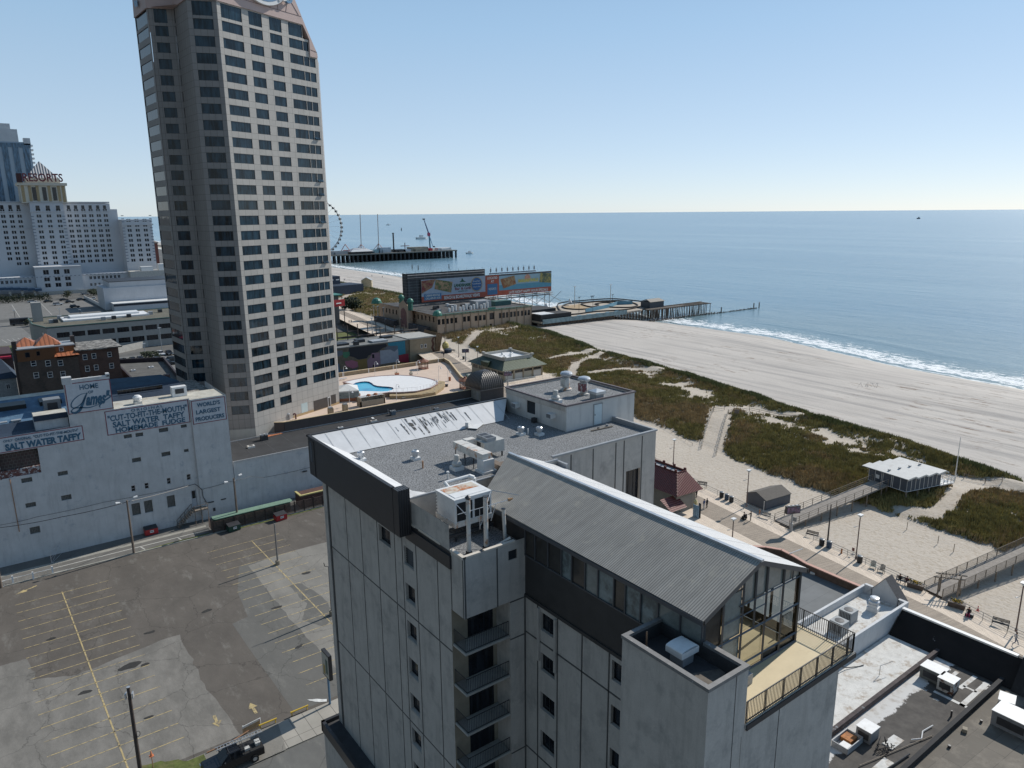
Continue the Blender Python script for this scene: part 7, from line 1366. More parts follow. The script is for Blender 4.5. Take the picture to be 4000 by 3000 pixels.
# ================= red-roofed shop
rt=corr('red_tiles',(.17,.045,.035),-90,.34,.06,.5,c2=(.13,.03,.03)); rt2=corr('red_tiles_side',(.20,.055,.045),0,.34,.06,.5,c2=(.13,.03,.03)); za=9.3; a=at('b5',400,960,za)
t=root('red_roofed_shop','cream boardwalk shop with a red tiled mansard roof','shop',(86,80,0)); ez=6.4; e0=at('b5',400,1220,ez); e1_=at('b5',685,1135,ez); ap=at('b5',500,935,za); ap2=at('b5',400,958,za)
s=MB(); s.m(0).face([e0,e1_,ap,ap2]); x0=e0.x; far=28; s.m(1).face([Vector((e0.x,e0.y+far,ez)),e0,ap2,Vector((ap2.x,ap2.y+far,za))]); s.face([e1_,Vector((e1_.x,e1_.y+far,ez)),Vector((ap.x,ap.y+far,za)),ap]); s.build('roof',[rt,rt2],t)
s=MB(); s.face([ap2-Vector((0,0,.3)),ap-Vector((0,0,.3)),Vector((ap.x,ap.y+far,za-.3)),Vector((ap2.x,ap2.y+far,za-.3))]); s.build('flat_roof',grey,t); s=MB(); s.tube(ap2,ap,.12,5); s.tube(ap2,Vector((ap2.x,ap2.y+far,za)),.12,5); s.tube(ap,Vector((ap.x,ap.y+far,za)),.12,5); s.tube(ap2,e0,.1,5)
for i in range(7):
    for p in (ap,ap2): s.ob(Vector((p.x,p.y+.3+i*2.4,za)),.35,.35,.45)
s.build('ridge_tiles',rt,t); s=MB(); s.prism([(e0.x+.7,e0.y+.7),(e1_.x-.7,e0.y+.7),(e1_.x-.7,e0.y+far),(e0.x+.7,e0.y+far)],0,ez+.1); s.build('wall',M('shop_cream',(.33,.28,.22),.85,.12,1.5),t); s=MB(); yy=e0.y+.66; xm=(e0.x+e1_.x)/2; s.box(e0.x+1.6,yy-.02,2.6,e1_.x-1.6,yy+.05,5.7); s.build('blind_panel',M('panel_grey',(.26,.235,.2),.8,.1,1.),t); s=MB(); s.face([(e0.x-2.5,e0.y-1.,4.6),(e0.x+1.5,e0.y-1.,4.6),(e0.x+1.5,e0.y+1.5,6),(e0.x-2.5,e0.y+1.5,6.)]); s.build('low_roof',rt2,t)
g=at('b5',600,1440,BZ); tag(MB().ob(g,.12,1.2,2.2,-5).ob(g+Vector((-.08,0,.5)),.02,.9,1.3,-5).build('poster_board',M('poster_blue',(.25,.38,.48),.5,.4,3.)),'pale blue poster board at the shop corner','poster'); g=at('b5',640,1445,BZ); tag(MB().ob(g,.06,.5,2.6,-5).build('banner',dark),'narrow black banner standing by the shop corner','banner')
for i,(x,y,h) in enumerate(((600,1270,3.6),(603,1290,3.0))): g=at('b5',x,y,BZ+h); tag(MB().lathe(g.x,g.y,[(.05,g.z-.25),(.3,g.z-.1),(.32,g.z+.1),(.05,g.z+.45)],8).build('ice_cream_emblem',M('cream_yellow',(.6,.5,.25),.6)),('upper' if i==0 else 'lower')+' cream coloured ball ornament on the shop corner','ornament')
# ================= green roofed pavilion
def V2(v): return (v.x,v.y)
G0=root('green_pavilion','boardwalk pavilion with green tiled skirt roof and a white flat top','pavilion',(135,180,3)); X0,Y0,X1,Y1=126.7,175.6,141.9,193.; pz=3; ez=6.5; gt=M('green_tiles',(.045,.075,.035),.6,.3,3.,c2=(.09,.11,.08),thr=(.55,.7),ns2=4.); rgt=corr('green_tile_rows',(.05,.085,.04),-90,.45,.08,.5); rgt2=corr('green_tile_side',(.035,.055,.03),0,.45,.08,.5)
s=MB(); hs=[(.8+3.6*i,3.9+3.6*i,5.1,5.9) for i in range(4)]; facade(s,(X0,Y0),0,0,15.2,pz-1,ez,hs,.15); facade(s,(X0,Y1),-90,0,Y1-Y0,pz-1,ez,[(1+3.4*i,3.6+3.4*i,4.9,5.8) for i in range(5)],.15); facade(s,(X1,Y0),90,0,Y1-Y0,pz-1,ez,[],.1); s.build('wall',M('pavilion_cream',(.42,.38,.30),.8,.08,1.),G0)
windows(G0,(X0,Y0),0,hs,[dark,gld],d=.14,vb=1); windows(G0,(X0,Y1),-90,[(1+3.4*i,3.6+3.4*i,4.9,5.8) for i in range(5)],[dark,gld],d=.14,vb=1)
for i in range(5): x=X0+.1+3.72*i; MB().box(x-.25,Y0-.15,pz,x+.25,Y0,ez).build('pilaster',M('pavilion_tan',(.28,.23,.16),.8),G0)
for i in (0,1,3): MB().box(X0+.9+3.6*i,Y0-.04,pz+.1,X0+3.8+3.6*i,Y0-.01,4.9).build('shutter',M('shutter_white',(.48,.47,.44),.6,.05),G0)
b=[(X0-1.1,Y0-1.1),(X1+1.1,Y0-1.1),(X1+1.1,Y1+1.1),(X0-1.1,Y1+1.1)]; tq=[(X0+2.6,Y0+3),(X1-1.8,Y0+3),(X1-1.8,Y1-3),(X0+2.6,Y1-3)]; s=MB()
for i in range(4): j=(i+1)%4; s.m(i%2).face([(*b[i],ez),(*b[j],ez),(*tq[j],8.6),(*tq[i],8.6)])
s.build('roof',[rgt,rgt2],G0); s=MB(); s.face([(*p,8.7) for p in tq]); s.build('flat_roof',white,G0); s=MB(); s.wall(tq+[tq[0]],.35,8.5,9.5); 
for p in tq: s.ob((*p,9.4),.9,.9,.45)
s.build('parapet',M('pavilion_parapet',(.46,.44,.40),.8,.08),G0)
for i,(dx,dy) in enumerate(((3,4),(5,8),(6.5,5.5),(4.,2.),(8,7))): MB().lathe(tq[0][0]+dx,tq[0][1]+dy,[(.35,8.7),(.35,9.0),(.5,9.2),(.2,9.45)],10).build('roof_fan',white,G0)
s=MB(); s.prism([(X0-1.15,Y0+6.5),(X0-1.15,Y0+10.5),(X0+1.8,Y0+8.5)],ez+.1,ez+1.5); s.build('dormer',rgt2,G0); railing([(X0-1.,Y0-3.,BZ),(X1+2,Y0-4.6,BZ)],'white railing in front of the green pavilion',mt=white); railing([(X0-6,Y0-9.,BZ),(X1+1,Y0-11.6,BZ)],'second white railing nearer the hotel penthouse',mt=white)
MB().prism([(X0-1,Y0-13),(X1+6,Y0-15),(X1+6,Y1),(X0-1,Y1)],1,BZ-.004).build('deck_base',lt1,G0)
# ================= mural building
MU=root('mural_building','long flat roofed building painted with a colourful abstract mural','building',(112,232,0)); ym=232.; s=MB(); s.box(92,ym,0,125.5,ym+15,8.4); s.build('wall',M('mural_base',(.15,.12,.085),.8,.35,.6),MU); mc={'black':(.022,.022,.028),'teal':(.04,.22,.30),'grey':(.33,.34,.38),'lilac':(.26,.16,.20),'red':(.26,.02,.04),'pink':(.34,.12,.17),'green':(.06,.18,.10),'ochre':(.20,.13,.04),'blue':(.08,.15,.22),'slate':(.12,.14,.17)}
SX=lambda x:97.2+(x-265)/(870-265)*(125.4-97.2)
def SZ(x,y): # crop b3 to wall height
    top=140-(x-245)*.11; bot=330-(x-265)*.13; return 8.2*(bot-y)/(bot-top)
def mural(nm,pts,d=.02): s=MB(); s.face([fpt((0,ym),0,SX(x),max(0.05,min(8.35,SZ(x,y))),d*-1) for x,y in pts]); s.build('mural_patch',M('mural_'+nm,mc[nm],.75,.12,1.),MU)
mural('black',[(370,125),(670,95),(680,115),(640,130),(600,160),(520,190),(510,210),(440,222),(400,200),(355,190)]); mural('teal',[(685,85),(835,70),(835,175),(770,190),(765,125),(690,110)],.03); mural('grey',[(618,150),(770,135),(775,240),(618,262)],.04); mural('lilac',[(510,230),(545,190),(550,170),(615,165),(618,262),(585,290),(512,300)],.03); mural('red',[(775,190),(860,175),(862,250),(790,245),(775,235)],.05); mural('pink',[(330,235),(385,225),(432,240),(430,280),(390,295),(340,275)],.03); mural('green',[(318,160),(370,155),(372,185),(345,210),(320,200)],.05); mural('ochre',[(400,230),(505,215),(508,310),(430,330),(440,270)],.025); mural('ochre',[(780,245),(862,250),(862,262),(780,262)],.05); mural('blue',[(262,255),(285,250),(290,325),(265,330)],.03); mural('blue',[(290,300),(360,310),(420,300),(425,330),(300,335)],.03); mural('slate',[(680,115),(770,110),(770,135),(740,160),(700,140),(650,140)],.05); mural('slate',[(262,150),(318,145),(318,180),(262,200)],.03)
for x,y in ((560,195),(562,280)): s=MB(); s.box(SX(x)-.4,ym-.06,SZ(x,y)-.7,SX(x)+.4,ym,SZ(x,y)+.7); s.build('window',gld,MU)
s=MB(); s.box(92,ym-.1,8.4,125.5,ym+.2,8.7); s.box(92,ym,8.4,125.5,ym+15,8.5); s.build('roof',M('mural_roof',(.20,.20,.19),.8,.25,.5),MU)
for x,y,w_,d_,h in ((97,236,7,4,.7),(108,238,3,3,1.),(112,234,6,4,.6),(105,233.5,1.6,1.6,1.4),(119,240,4,3,.8)): MB().box(x,y,8.5,x+w_,y+d_,8.5+h).build('roof_unit',dark if h>.6 else grey,MU)
tb_=root('cracked_front_building','tan building with a staged broken facade at the boardwalk','building',(131,232,0)); cr0=M('cracked_tan',(.31,.245,.165),.8,.12,.8); s=MB(); s.box(125.5,ym-.3,0,136,ym+15,8.6); s.build('wall',cr0,tb_); s=MB(); s.prism([(136,ym-.3),(136,ym+13),(137.5,ym+13),(137,ym-.3)],0,0.1); s.face([(137.2,ym-.5,0),(138.6,ym-1.2,9.6),(138.6,ym+12,9.6),(137.2,ym+12,0)]); s.face([(135.5,ym-.45,0),(137.2,ym-.5,0),(139.,ym-1.2,9.6),(136.5,ym-.6,9.8)]); s.build('tilted_facade',M('facade_brown',(.20,.13,.075),.8,.4,1.5),tb_)
s=MB(); pts=[(135.2,8.6),(134.4,7.2),(134.9,6.),(134.3,4.6),(135.,3.2),(134.6,1.4)]
for (a,b),(c,d) in zip(pts,pts[1:]): s.face([(a,ym-.33,b),(a+1.0,ym-.33,b),(c+.9,ym-.33,d),(c,ym-.33,d)])
s.build('crack',M('crack_brown',(.10,.045,.03),.8),tb_)
for x,z in ((130.4,5.6),(132.,5.6),(130.6,1.9),(132.,1.9)): s=MB(); s.box(x-.45,ym-.4,z-.7,x+.45,ym-.31,z+.7); q=s.build('window',white,tb_); MB().box(x-.3,ym-.42,z-.55,x+.3,ym-.4,z+.55).build('pane',gld,q)
s=MB(); s.box(125,ym-.6,8.6,136.8,ym,9.1); s.box(125.5,ym,8.6,137,ym+13,8.75); s.build('cornice',conc,tb_); g=Vector((139.2,ym-2.5,BZ)); tag(MB().lathe(g.x,g.y,[(.1,BZ+.2),(1.1,BZ+1.2),(1.3,BZ+2.2),(1.,BZ+3.2),(.2,BZ+3.8)],14).build('giant_globe',M('globe_yellow',(.5,.40,.14),.6,.3,1.)),'big pale yellow globe at the foot of the cracked building','globe'); tag(MB().lathe(g.x-.5,g.y-2.5,[(.2,BZ),(1.4,BZ+.2),(1.5,BZ+1.2),(.6,BZ+1.5)],12).build('dark_awning',nb),'dark navy round awning below the yellow globe','awning')
t=root('steel_roof_frame','rusty dark steel sign frame lying along the mural building roof','frame',(118,245,8.5)); s=MB()
for x in (104,108,112,116,121,127,131): s.tube((x,246,8.5),(x,246,14 if x<117 else 12),.18,4)
s.tube((104,246,9.6),(137,246,9.6),.3,4); s.tube((104,246,11.6),(112,246,11.6),.15,4); s.build('beam',M('steel_rust',(.05,.04,.038),.8),t)
t=root('green_rim_skip','flat topped grey tank with a dark green rim by the terrace','tank',(107,165,0)); MB().ob((107.5,163.,0),5.5,3.4,7.5+2.2,65).build('body',M('tank_green',(.05,.09,.08),.7),t); MB().ob((107.5,163.,9.7),4.7,2.7,.05,65).build('lid',M('tank_lid',(.26,.27,.24),.8),t)
# ================= low roofs at the right
wst=M('roof_white_stained',(.64,.63,.60),.8,.12,1.2,c2=(.36,.30,.24),thr=(.52,.66),ns2=.9,streak=.1,fine=.15,fs=8.); brn2=M('roof_brown_black',(.06,.055,.05),.9,.3,.5,c2=(.10,.09,.08),fine=.4); blk=M('black_tar',(.018,.018,.02),.85,.4,.6,c2=(.05,.05,.05),thr=(.55,.7))
ww=M('white_wall',(.56,.57,.58),.75,.08,.6,streak=.3)
t=root('white_parapet_shop','white walled shop roof with two condensers and a gabled boardwalk front','building',(70,37,0)); s=MB(); s.box(58,35,0,83.6,40.3,6.9); s.build('wall',ww,t); s=MB(); s.face([(58.1,35.1,6.92),(83.4,35.1,6.92),(83.4,40.2,6.92),(58.1,40.2,6.92)]); s.build('roof',wst,t)
s=MB(); s.box(58,34.9,6.9,83.9,35.2,7.85); s.box(58,40.1,6.9,83.9,40.4,7.85); s.box(83.5,35.2,6.9,83.9,36.,7.85); s.box(83.5,39.1,6.9,83.9,40.1,8.1); s.build('parapet',ww,t)
s=MB(); s.face([(83.5,35.9,6.9),(83.5,39.2,6.9),(83.5,39.2,7.8),(83.5,37.7,9.8),(83.5,35.9,7.8)]); s.face([(84.9,35.9,6.9),(84.9,39.2,6.9),(84.9,39.2,7.8),(84.9,37.7,9.8),(84.9,35.9,7.8)][::-1]); s.build('gable_wall',ww,t); s=MB(); s.face([(83.4,37.7,9.9),(85.1,37.7,9.9),(85.1,35.5,7.3),(83.4,35.5,7.3)]); s.face([(83.4,37.7,9.9),(85.1,37.7,9.9),(85.1,39.6,7.3),(83.4,39.6,7.3)]); s.build('gable_roof',M('gable_slate',(.06,.06,.065),.8,.3,5.),t)
for x,y,l in ((72.9,37.3,'grey cube condenser nearer the deck railing'),(75.9,37.9,'grey cube condenser, further of the pair on the white roof')):
    q=root('condenser_unit',l,'condenser',(x,y,6.92),'cube condensers on the white shop roof'); MB().box(x-.75,y-.75,7.05,x+.75,y+.75,8.35).build('case',M('cond_grey',(.27,.29,.30),.5,.1,2.),q); MB().lathe(x,y,[(.5,8.35),(.5,8.38),(.1,8.4)],16).build('fan_grille',dark,q); MB().box(x-.8,y-.8,6.92,x+.8,y+.8,7.05).build('base',grey,q)
    s=MB()
    for i in range(7): s.box(x-.76,y-.6+i*.18,7.2,x-.75,y-.5+i*.18,8.2)
    s.build('louver',dark,q)
g=Vector((80.5,37.3,6.92)); t=root('roof_ventilator','round white kitchen fan on a stacked square curb on the white shop roof','roof ventilator',g); MB().ob(g,1.2,1.2,.5,10).ob(g+Vector((0,0,.5)),.95,.95,.3,10).build('curb',white,t); MB().lathe(g.x,g.y,[(.5,g.z+.8),(.62,g.z+.95),(.62,g.z+1.2),(.45,g.z+1.3),(.5,g.z+1.65),(.3,g.z+1.7)],14).build('hood',galv,t)
t=root('white_roof_shop','low shop with a stained white flat roof beside the hotel','building',(70,32,0)); s=MB(); s.box(36,29.6,0,80,34.9,5.2); s.build('wall',ww,t); s=MB(); s.face([(36,29.9,5.215),(79.8,29.9,5.215),(79.8,34.9,5.215),(36,34.9,5.215)]); s.build('roof',wst,t); s=MB(); s.box(36,29.55,5.2,80.4,29.95,5.75); s.build('party_wall',M('party_wall_maroon',(.06,.045,.045),.85,.4,1.5,c2=(.2,.22,.23),thr=(.6,.64),ns2=1.2),t)
t=root('patched_roof_shop','low shop whose black roof is patched with white coating','building',(70,26,0)); MB().box(36,23.6,0,80,29.55,5.1).build('wall',blk,t); m,nt,p,pos=base('patched_roof',.85); sp_=_n(nt,'ShaderNodeSeparateXYZ'); nt.links.new(pos,sp_.inputs[0]); n1=noise(nt,pos,.5,6,.7); e_=mth(nt,'ADD',mth(nt,'SUBTRACT',sp_.outputs[1],27.9),mth(nt,'MULTIPLY',mth(nt,'SUBTRACT',n1,.5),3.)); f_=ramp(nt,e_,-.05,.05); n2=noise(nt,pos,.32,3,.8,(1.,1.,1.)); f2=mth(nt,'MULTIPLY',ramp(nt,n2,.60,.61),ramp(nt,sp_.outputs[0],71.5,72.5)); cc=mix(nt,mth(nt,'MAXIMUM',f_,f2),mix(nt,ramp(nt,noise(nt,pos,.9,6,.7),.35,.7),(.045,.04,.036),(.095,.085,.075)),mix(nt,ramp(nt,noise(nt,pos,1.2,6),.5,.8),(.58,.57,.55),(.33,.28,.23))); nt.links.new(cc,p.inputs['Base Color'])
s=MB(); s.face([(36,23.7,5.13),(79.8,23.7,5.13),(79.8,29.55,5.13),(36,29.55,5.13)]); s.build('roof',m,t); s=MB()
for a,b,w_ in (((73,24.3),(79,24.3),.5),((75.8,25.6),(79.2,25.5),.45),((73.2,23.9),(73.2,27),.4),((76.,27.0),(78.6,27.0),.4),((76.5,24.3),(76.5,25.6),.3),((57.2,24.9),(60,24.9),.9),((61.5,25.9),(63.6,25.8),1.)): s.strip([Vector(a),Vector(b)],w_,5.15)
s.build('coating_stripes',wst,t); s=MB(); s.box(36,23.2,5.1,80.2,23.6,5.75); s.build('party_wall',blk,t)
t=root('brown_roof_shop','low shop with a mottled brown roof in the lower right corner','building',(70,18,0)); MB().box(36,5,0,80,23.2,5.1).build('wall',blk,t); s=MB(); s.face([(36,5,5.13),(79.8,5,5.13),(79.8,23.2,5.13),(36,23.2,5.13)]); s.build('roof',brick('roof_felt_brown',(.15,.13,.105),(.12,.105,.085),(.07,.06,.05),9.,1.6,.02,'pos',3,stain=(.24,.21,.17),thr=(.5,.75)),t)
t=root('black_mansard','long black sloping boardwalk shopfront roof with a white edge','roof',(81,28,5)); s=MB(); s.face([(79.6,5,5.2),(82.3,5,7.5),(82.3,34.8,7.5),(79.6,34.8,5.2)]); s.build('slope',M('mansard_black',(.012,.011,.011),.95,.3,.5,c2=(.25,.26,.28),thr=(.70,.71),ns2=.45),t); MB().box(82.25,23,7.4,82.75,34.9,7.65).build('edge',white,t); MB().box(82.3,5,2,82.8,35,7.45).build('front_wall',blk,t); s=MB(); s.face([(79.3,5,5.2),(81.5,5,8.2),(81.5,22.3,8.2),(79.3,22.3,5.2)]); s.box(81.5,5,5,82.6,22.3,8.2); s.build('higher_slope',blk,t); MB().box(81.4,5,8.2,82.7,22.3,8.35).build('edge',white,t)
t=root('grey_roof_building','low building with a plain grey roof and a curved pink edged parapet','building',(70,48,0)); cp=[(85.2,40.4),(85.2,43.5),(85.4,49),(86.,51.2),(86.4,53.4),(85.4,55.3),(83.6,57),(80,58.5)]; MB().prism([(38,40.4)]+cp+[(38,58.5)],0,5.6).build('wall',blk,t); s=MB(); s.face([(x,y,5.62) for x,y in [(38,40.4)]+cp+[(38,58.5)]]); s.build('roof',brick('roof_felt_grey',(.155,.165,.17),(.14,.15,.155),(.09,.095,.1),12.,2.2,.02,'pos',0),t); s=MB(); s.wall(cp,.35,5.6,6.6); s.build('parapet',M('parapet_brown',(.12,.08,.06),.8,.3,2.),t); s=MB(); s.wall(cp,.5,6.6,6.72); s.build('coping',M('coping_pink',(.50,.28,.22),.7,.15,1.5),t); g=at('c8',1820,1385,5.65); MB().ob(g,.9,.6,.25,20).build('skylight',white,t)
MB_=MB().tube(at('c8',1530,1145,6.8),at('c8',1690,1085,7.0),.06,5); tag(MB_.build('white_bar',white),'short white bar jutting over the curved pink parapet','bar')
def pack(x,y,z,sx,sy,h,label,mt,ang=0): g=Vector((x,y,z)); t=root('packaged_unit',label,'roof unit',g,'packaged units on the low roofs'); MB().ob(g,sx,sy,h,ang).build('case',mt,t); MB().ob(g+Vector((0,0,h)),sx+.1,sy+.1,.06,ang).build('lid',white,t); MB().ob(g+Vector((-sx/2-.02,0,h*.25)),.04,sy*.7,h*.5,ang).build('grille',dark,t); MB().ob(g-Vector((0,0,.0)),sx*.6,sy+.02,.12,ang).build('skid',dark,t)
pack(75.3,28.0,5.15,1.6,2.1,1.3,'grey packaged unit with an open fan top beside the maroon party wall',M('unit_green_grey',(.14,.15,.14),.6,.2,2.)); pack(74.6,26.3,5.15,1.5,1.5,1.3,'white box unit with a brown front panel, next to the grey unit',M('unit_white_brown',(.5,.49,.46),.6,.1,1.,c2=(.12,.05,.03),thr=(.55,.57))); pack(73.5,19.9,5.15,2.3,3.2,1.5,'large grey unit with a white top at the right edge',M('unit_grey',(.2,.2,.2))); pack(76.3,21.6,5.15,1.6,1.3,1.0,'white curved duct box beside the large unit',white,15)
pack(61.2,27.6,5.15,1.5,1.4,1.2,'dark boxy unit with cut open grey top in the lower corner',M('unit_grey',(.2,.2,.2)))
t=root('broken_unit','opened roof unit with rusty orange insides in the lower corner','roof unit',(59,28.2,5.15)); s=MB(); s.wall([(57.6,27.5),(60.2,27.5),(60.2,29.0),(57.6,29.0),(57.6,27.5)],.08,5.15,5.75); s.build('case',grey,t); MB().box(58.9,27.9,5.2,60.0,28.9,5.6).build('rusty_coil',M('rust_orange',(.40,.16,.05),.8,.5,3.,c2=(.1,.05,.03)),t); MB().box(57.9,27.7,5.2,58.7,28.5,5.5).build('fan_box',white,t)
def lp(pts,r,label,mt,name='loose_pipe',cat='pipe'): s=MB(); s.path([Vector(p) for p in pts],r,5); tag(s.build(name,mt),label,cat)
lp([(57.1,26.1,5.25),(66.2,24.0,5.25)],.05,'long thin pale pipe lying across the patched black roof',woodg); lp([(64.0,24.9,5.3),(64.9,24.4,5.3),(66,24.8,5.3),(67.6,24.6,5.3)],.05,'zigzag bent white pipe on the patched black roof',white); lp([(58.5,24.4,5.3),(62.0,24.1,5.3)],.08,'dark pipe near the lower party wall',dark)
lp([(70.5,24.2,5.15),(70.5,24.2,5.8)],.09,'black vent stub on the patched roof',dark,'vent_pipe','vent pipe'); lp([(65.9,22.4,5.15),(65.9,22.4,5.4)],.15,'small dark vent on the brown roof, lower one',dark,'vent_pipe','vent pipe'); lp([(71.9,22.1,5.15),(71.9,22.1,5.4)],.13,'small dark vent on the brown roof, upper one',dark,'vent_pipe','vent pipe'); tag(MB().ob((69.3,22.5,5.15),.5,.4,.35,20).build('concrete_block',tanw),'tan block sitting on the brown roof','block'); s=MB(); rn=random.Random(4)
for i in range(14): p=Vector((61.0+rn.uniform(-.8,.8),26.0+rn.uniform(-.6,.6),5.2)); s.path([p,p+Vector((rn.uniform(-.6,.6),rn.uniform(-.5,.5),.35)),p+Vector((rn.uniform(-.9,.9),rn.uniform(-.5,.5),.05))],.035,4)
tag(s.build('tangled_scrap',blk),'heap of black tangled scrap in the lower corner','scrap'); lp([(71.2,31.6,5.25),(71.2,31.6,6.4),(73,31.2,6.4)],.03,'thin bent rod standing on the stained white roof',grey,'bent_rod','rod'); lp([(68.0,34.7,6.2),(69.5,34.3,5.4),(71.0,33.7,5.25),(71.6,33.5,5.3)],.05,'black cable draped from the white wall onto the stained roof',dark,'loose_cable','cable')
# ================= hall on the pier with its billboard
HB=root('pier_hall','tan arched pier hall with green domes at the boardwalk','building',(180,270,2)); ty=264.6; tm=M('hall_tan',(.50,.365,.265),.85,.12,.25,streak=.35); hs=[(157+2.1*i,158.4+2.1*i,7.1,9.4) for i in range(5)]+[(169.8+2.1*i,171.3+2.1*i,7.2,9.5) for i in range(2)]+[(175.8+2.2*i,177.3+2.2*i,7.,9.3) for i in range(3)]+[(183.7,186.6,6.9,9.9)]+[(188.8+1.95*i+.35*(i//3),190.2+1.95*i+.35*(i//3),7.,9.4) for i in range(9)]+[(183.8,185,3.2,5)]
s=MB(); facade(s,(0,ty),0,156.6,207.4,.5,11.3,hs,.3); facade(s,(158.6,322),-88.,0,57.5,.5,11.,[(3+3.2*i,4.3+3.2*i,7,9.2) for i in range(16) if i not in (7,8)],.3); facade(s,(207.4,ty),90,0,40,.5,11.3,[],.1); s.build('wall',tm,HB); mb=MB(); [winmesh(mb,(0,ty),0,h,d=.28,fr=.1,vb=1) for h in hs]; mb=None
windows(HB,(0,ty),0,hs,[dark,gld],d=.28,vb=1,fr=.1); windows(HB,(158.6,322),-88.,[(3+3.2*i,4.3+3.2*i,7,9.2) for i in range(16) if i not in (7,8)],[dark,gld],d=.28,vb=0,fr=.1)
gm=M('copper_green',(.05,.20,.15),.5,.25,1.)
for x in [156.8+4.2*i for i in range(13)]: MB().box(x-.15,ty-.25,.8,x+.15,ty,11.5).build('pilaster',M('hall_pilaster',(.27,.21,.16),.8),HB); s=MB(); s.box(156.4,ty-.3,10.7,207.5,ty-.02,10.85); s.box(156.4,ty-.3,11.3,207.5,ty+.3,11.45); s.box(183,ty-.1,11.4,187,ty+.2,12.3)
for i in range(26): s.tube((157+2*i,ty-.2,10.8),(157+2*i,ty-.2,11.4),.08,4)
s.build('green_trim',gm,HB); s=MB(); s.face([(157,265,10.9),(207,265,10.9),(207,305,10.9),(159,322,10.9)]); s.build('roof',M('hall_roof',(.06,.06,.062),.9,.5,.4,c2=(.2,.2,.2),thr=(.55,.75)),HB)
def dome(x,y,z,r,lant=False):
    s=MB(); s.lathe(x,y,[(r*1.1,z-.3),(r*1.1,z),(r,z),(r*.92,z+r*.45),(r*.65,z+r*.8),(r*.3,z+r*.97),(.05,z+r*1.05)],12); s.build('dome',gm,HB)
    if lant: s=MB(); s.lathe(x,y,[(r*.85,z-4.),(r*.85,z-.3)],8); s.build('lantern',M('lantern_green',(.03,.13,.1),.6,.4,2.),HB)
dome(157.5,265.6,11.3,1.9); dome(158.2,324,11.,2.4); dome(157.2,296.5,16.0,1.3,True); dome(157.,288.,15.,1.4,True); s=MB(); s.box(155.8,288,1,158,296.5,13); s.face([(155.8,288,13),(155.8,296.5,13),(155.8,292.2,15.3)]); s.build('gatehouse',tm,HB); s=MB()
pts=[(155.7,289.5,3)]+[(155.7,292.2-2.7*math.cos(a*PI/8),9+2.7*math.sin(a*PI/8)) for a in range(9)]+[(155.7,295,3)]; s.face(pts); s.build('arch',M('arch_pink',(.22,.11,.10),.8),HB); s=MB(); s.box(154.5,270,3,156.5,286,5.6); s.box(153.5,298,3,156,318,5.5); s.build('shopfront',M('shopfront_dark',(.06,.055,.06),.7,.6,.8,c2=(.35,.36,.38),thr=(.62,.66)),HB)
rn=random.Random(8)
for i in range(24):
    x=rn.uniform(164,200);y=rn.uniform(268,292)
    if i<12: MB().cone((168+1.9*i,273+.4*(i%3),10.9),.55,.55,(168+1.9*i,273+.4*(i%3),12.6+.5*(i%3)),8).build('roof_flue',white,HB)
    else: MB().box(x,y,10.9,x+rn.uniform(1,3),y+1.5,11.6+rn.uniform(0,.8)).build('roof_unit',(dark,grey,white)[i%3],HB)
MB().box(184,275,10.9,192,281,14).build('roof_unit',grey,HB); MB().box(195,276,10.9,204,281,13).build('roof_unit',M('unit_teal',(.05,.12,.11)),HB)
MB().box(150,262,0,225,330,1.2).build('substructure',woodp,HB)
BBD=root('billboard','very long seaside billboard on steel legs above the pier hall roof','billboard',(209,300,11)); by=300.; O2=(0,by); Z0,Z1=12.4,23.
s=MB(); s.box(169.6,by,Z0,248.5,by+.3,Z1); s.build('panel',M('bb_back',(.08,.08,.085),.7),BBD)
def bp(x0,x1,z0,z1,c,nm='artwork',d=.03,v=.1): s=MB(); s.face([fpt(O2,0,x0,z0,-d),fpt(O2,0,x1,z0,-d),fpt(O2,0,x1,z1,-d),fpt(O2,0,x0,z1,-d)]); return s.build(nm,M('bb_%.2f_%.2f_%.2f'%c,c,.6,v,.4),BBD)
rd2=(.38,.085,.05); bp(169.7,206,12.4,15.,rd2); bp(169.7,206,15.,22.9,(.36,.42,.50)); bp(206,214.4,12.4,22.8,rd2,d=.05); bp(214.4,248.4,12.4,14.9,rd2); bp(214.4,248.4,14.9,17.6,(.10,.30,.42)); bp(214.4,248.4,17.6,22.2,(.30,.45,.52)); bp(207.2,213.3,13.2,18.6,(.05,.16,.32),d=.08); bp(171,180.5,13.2,16.2,(.08,.2,.36),d=.08)
def photo(pts,c1,c2,nm): s=MB(); s.face([fpt(O2,0,x,z,-.1) for x,z in pts]); s.build('picture',M(nm,c1,.6,.5,.5,c2=c2,thr=(.48,.54),ns2=.45),BBD)
photo([(169.8,16.5),(175.5,19),(177.5,22.8),(169.8,22.4)],(.30,.17,.09),(.22,.04,.04),'food_a'); photo([(177.5,22.7),(187,21.),(186,15.9),(176.8,18.2)],(.34,.22,.12),(.10,.14,.05),'food_b'); photo([(215,20.5),(224,22),(225,17.6),(217,15.8)],(.36,.25,.13),(.26,.10,.04),'food_c'); photo([(241,22.5),(248.3,21.8),(248.3,16.8),(240.2,17.6)],(.10,.14,.10),(.36,.30,.10),'drinks')
s=MB()
for r,mi in ((3.6,0),(3.1,1)): s.m(mi).face([fpt(O2,0,200.8+r*.95*math.cos(2*PI*i/28),19+r*math.sin(2*PI*i/28),-.1-.03*mi) for i in range(28)])
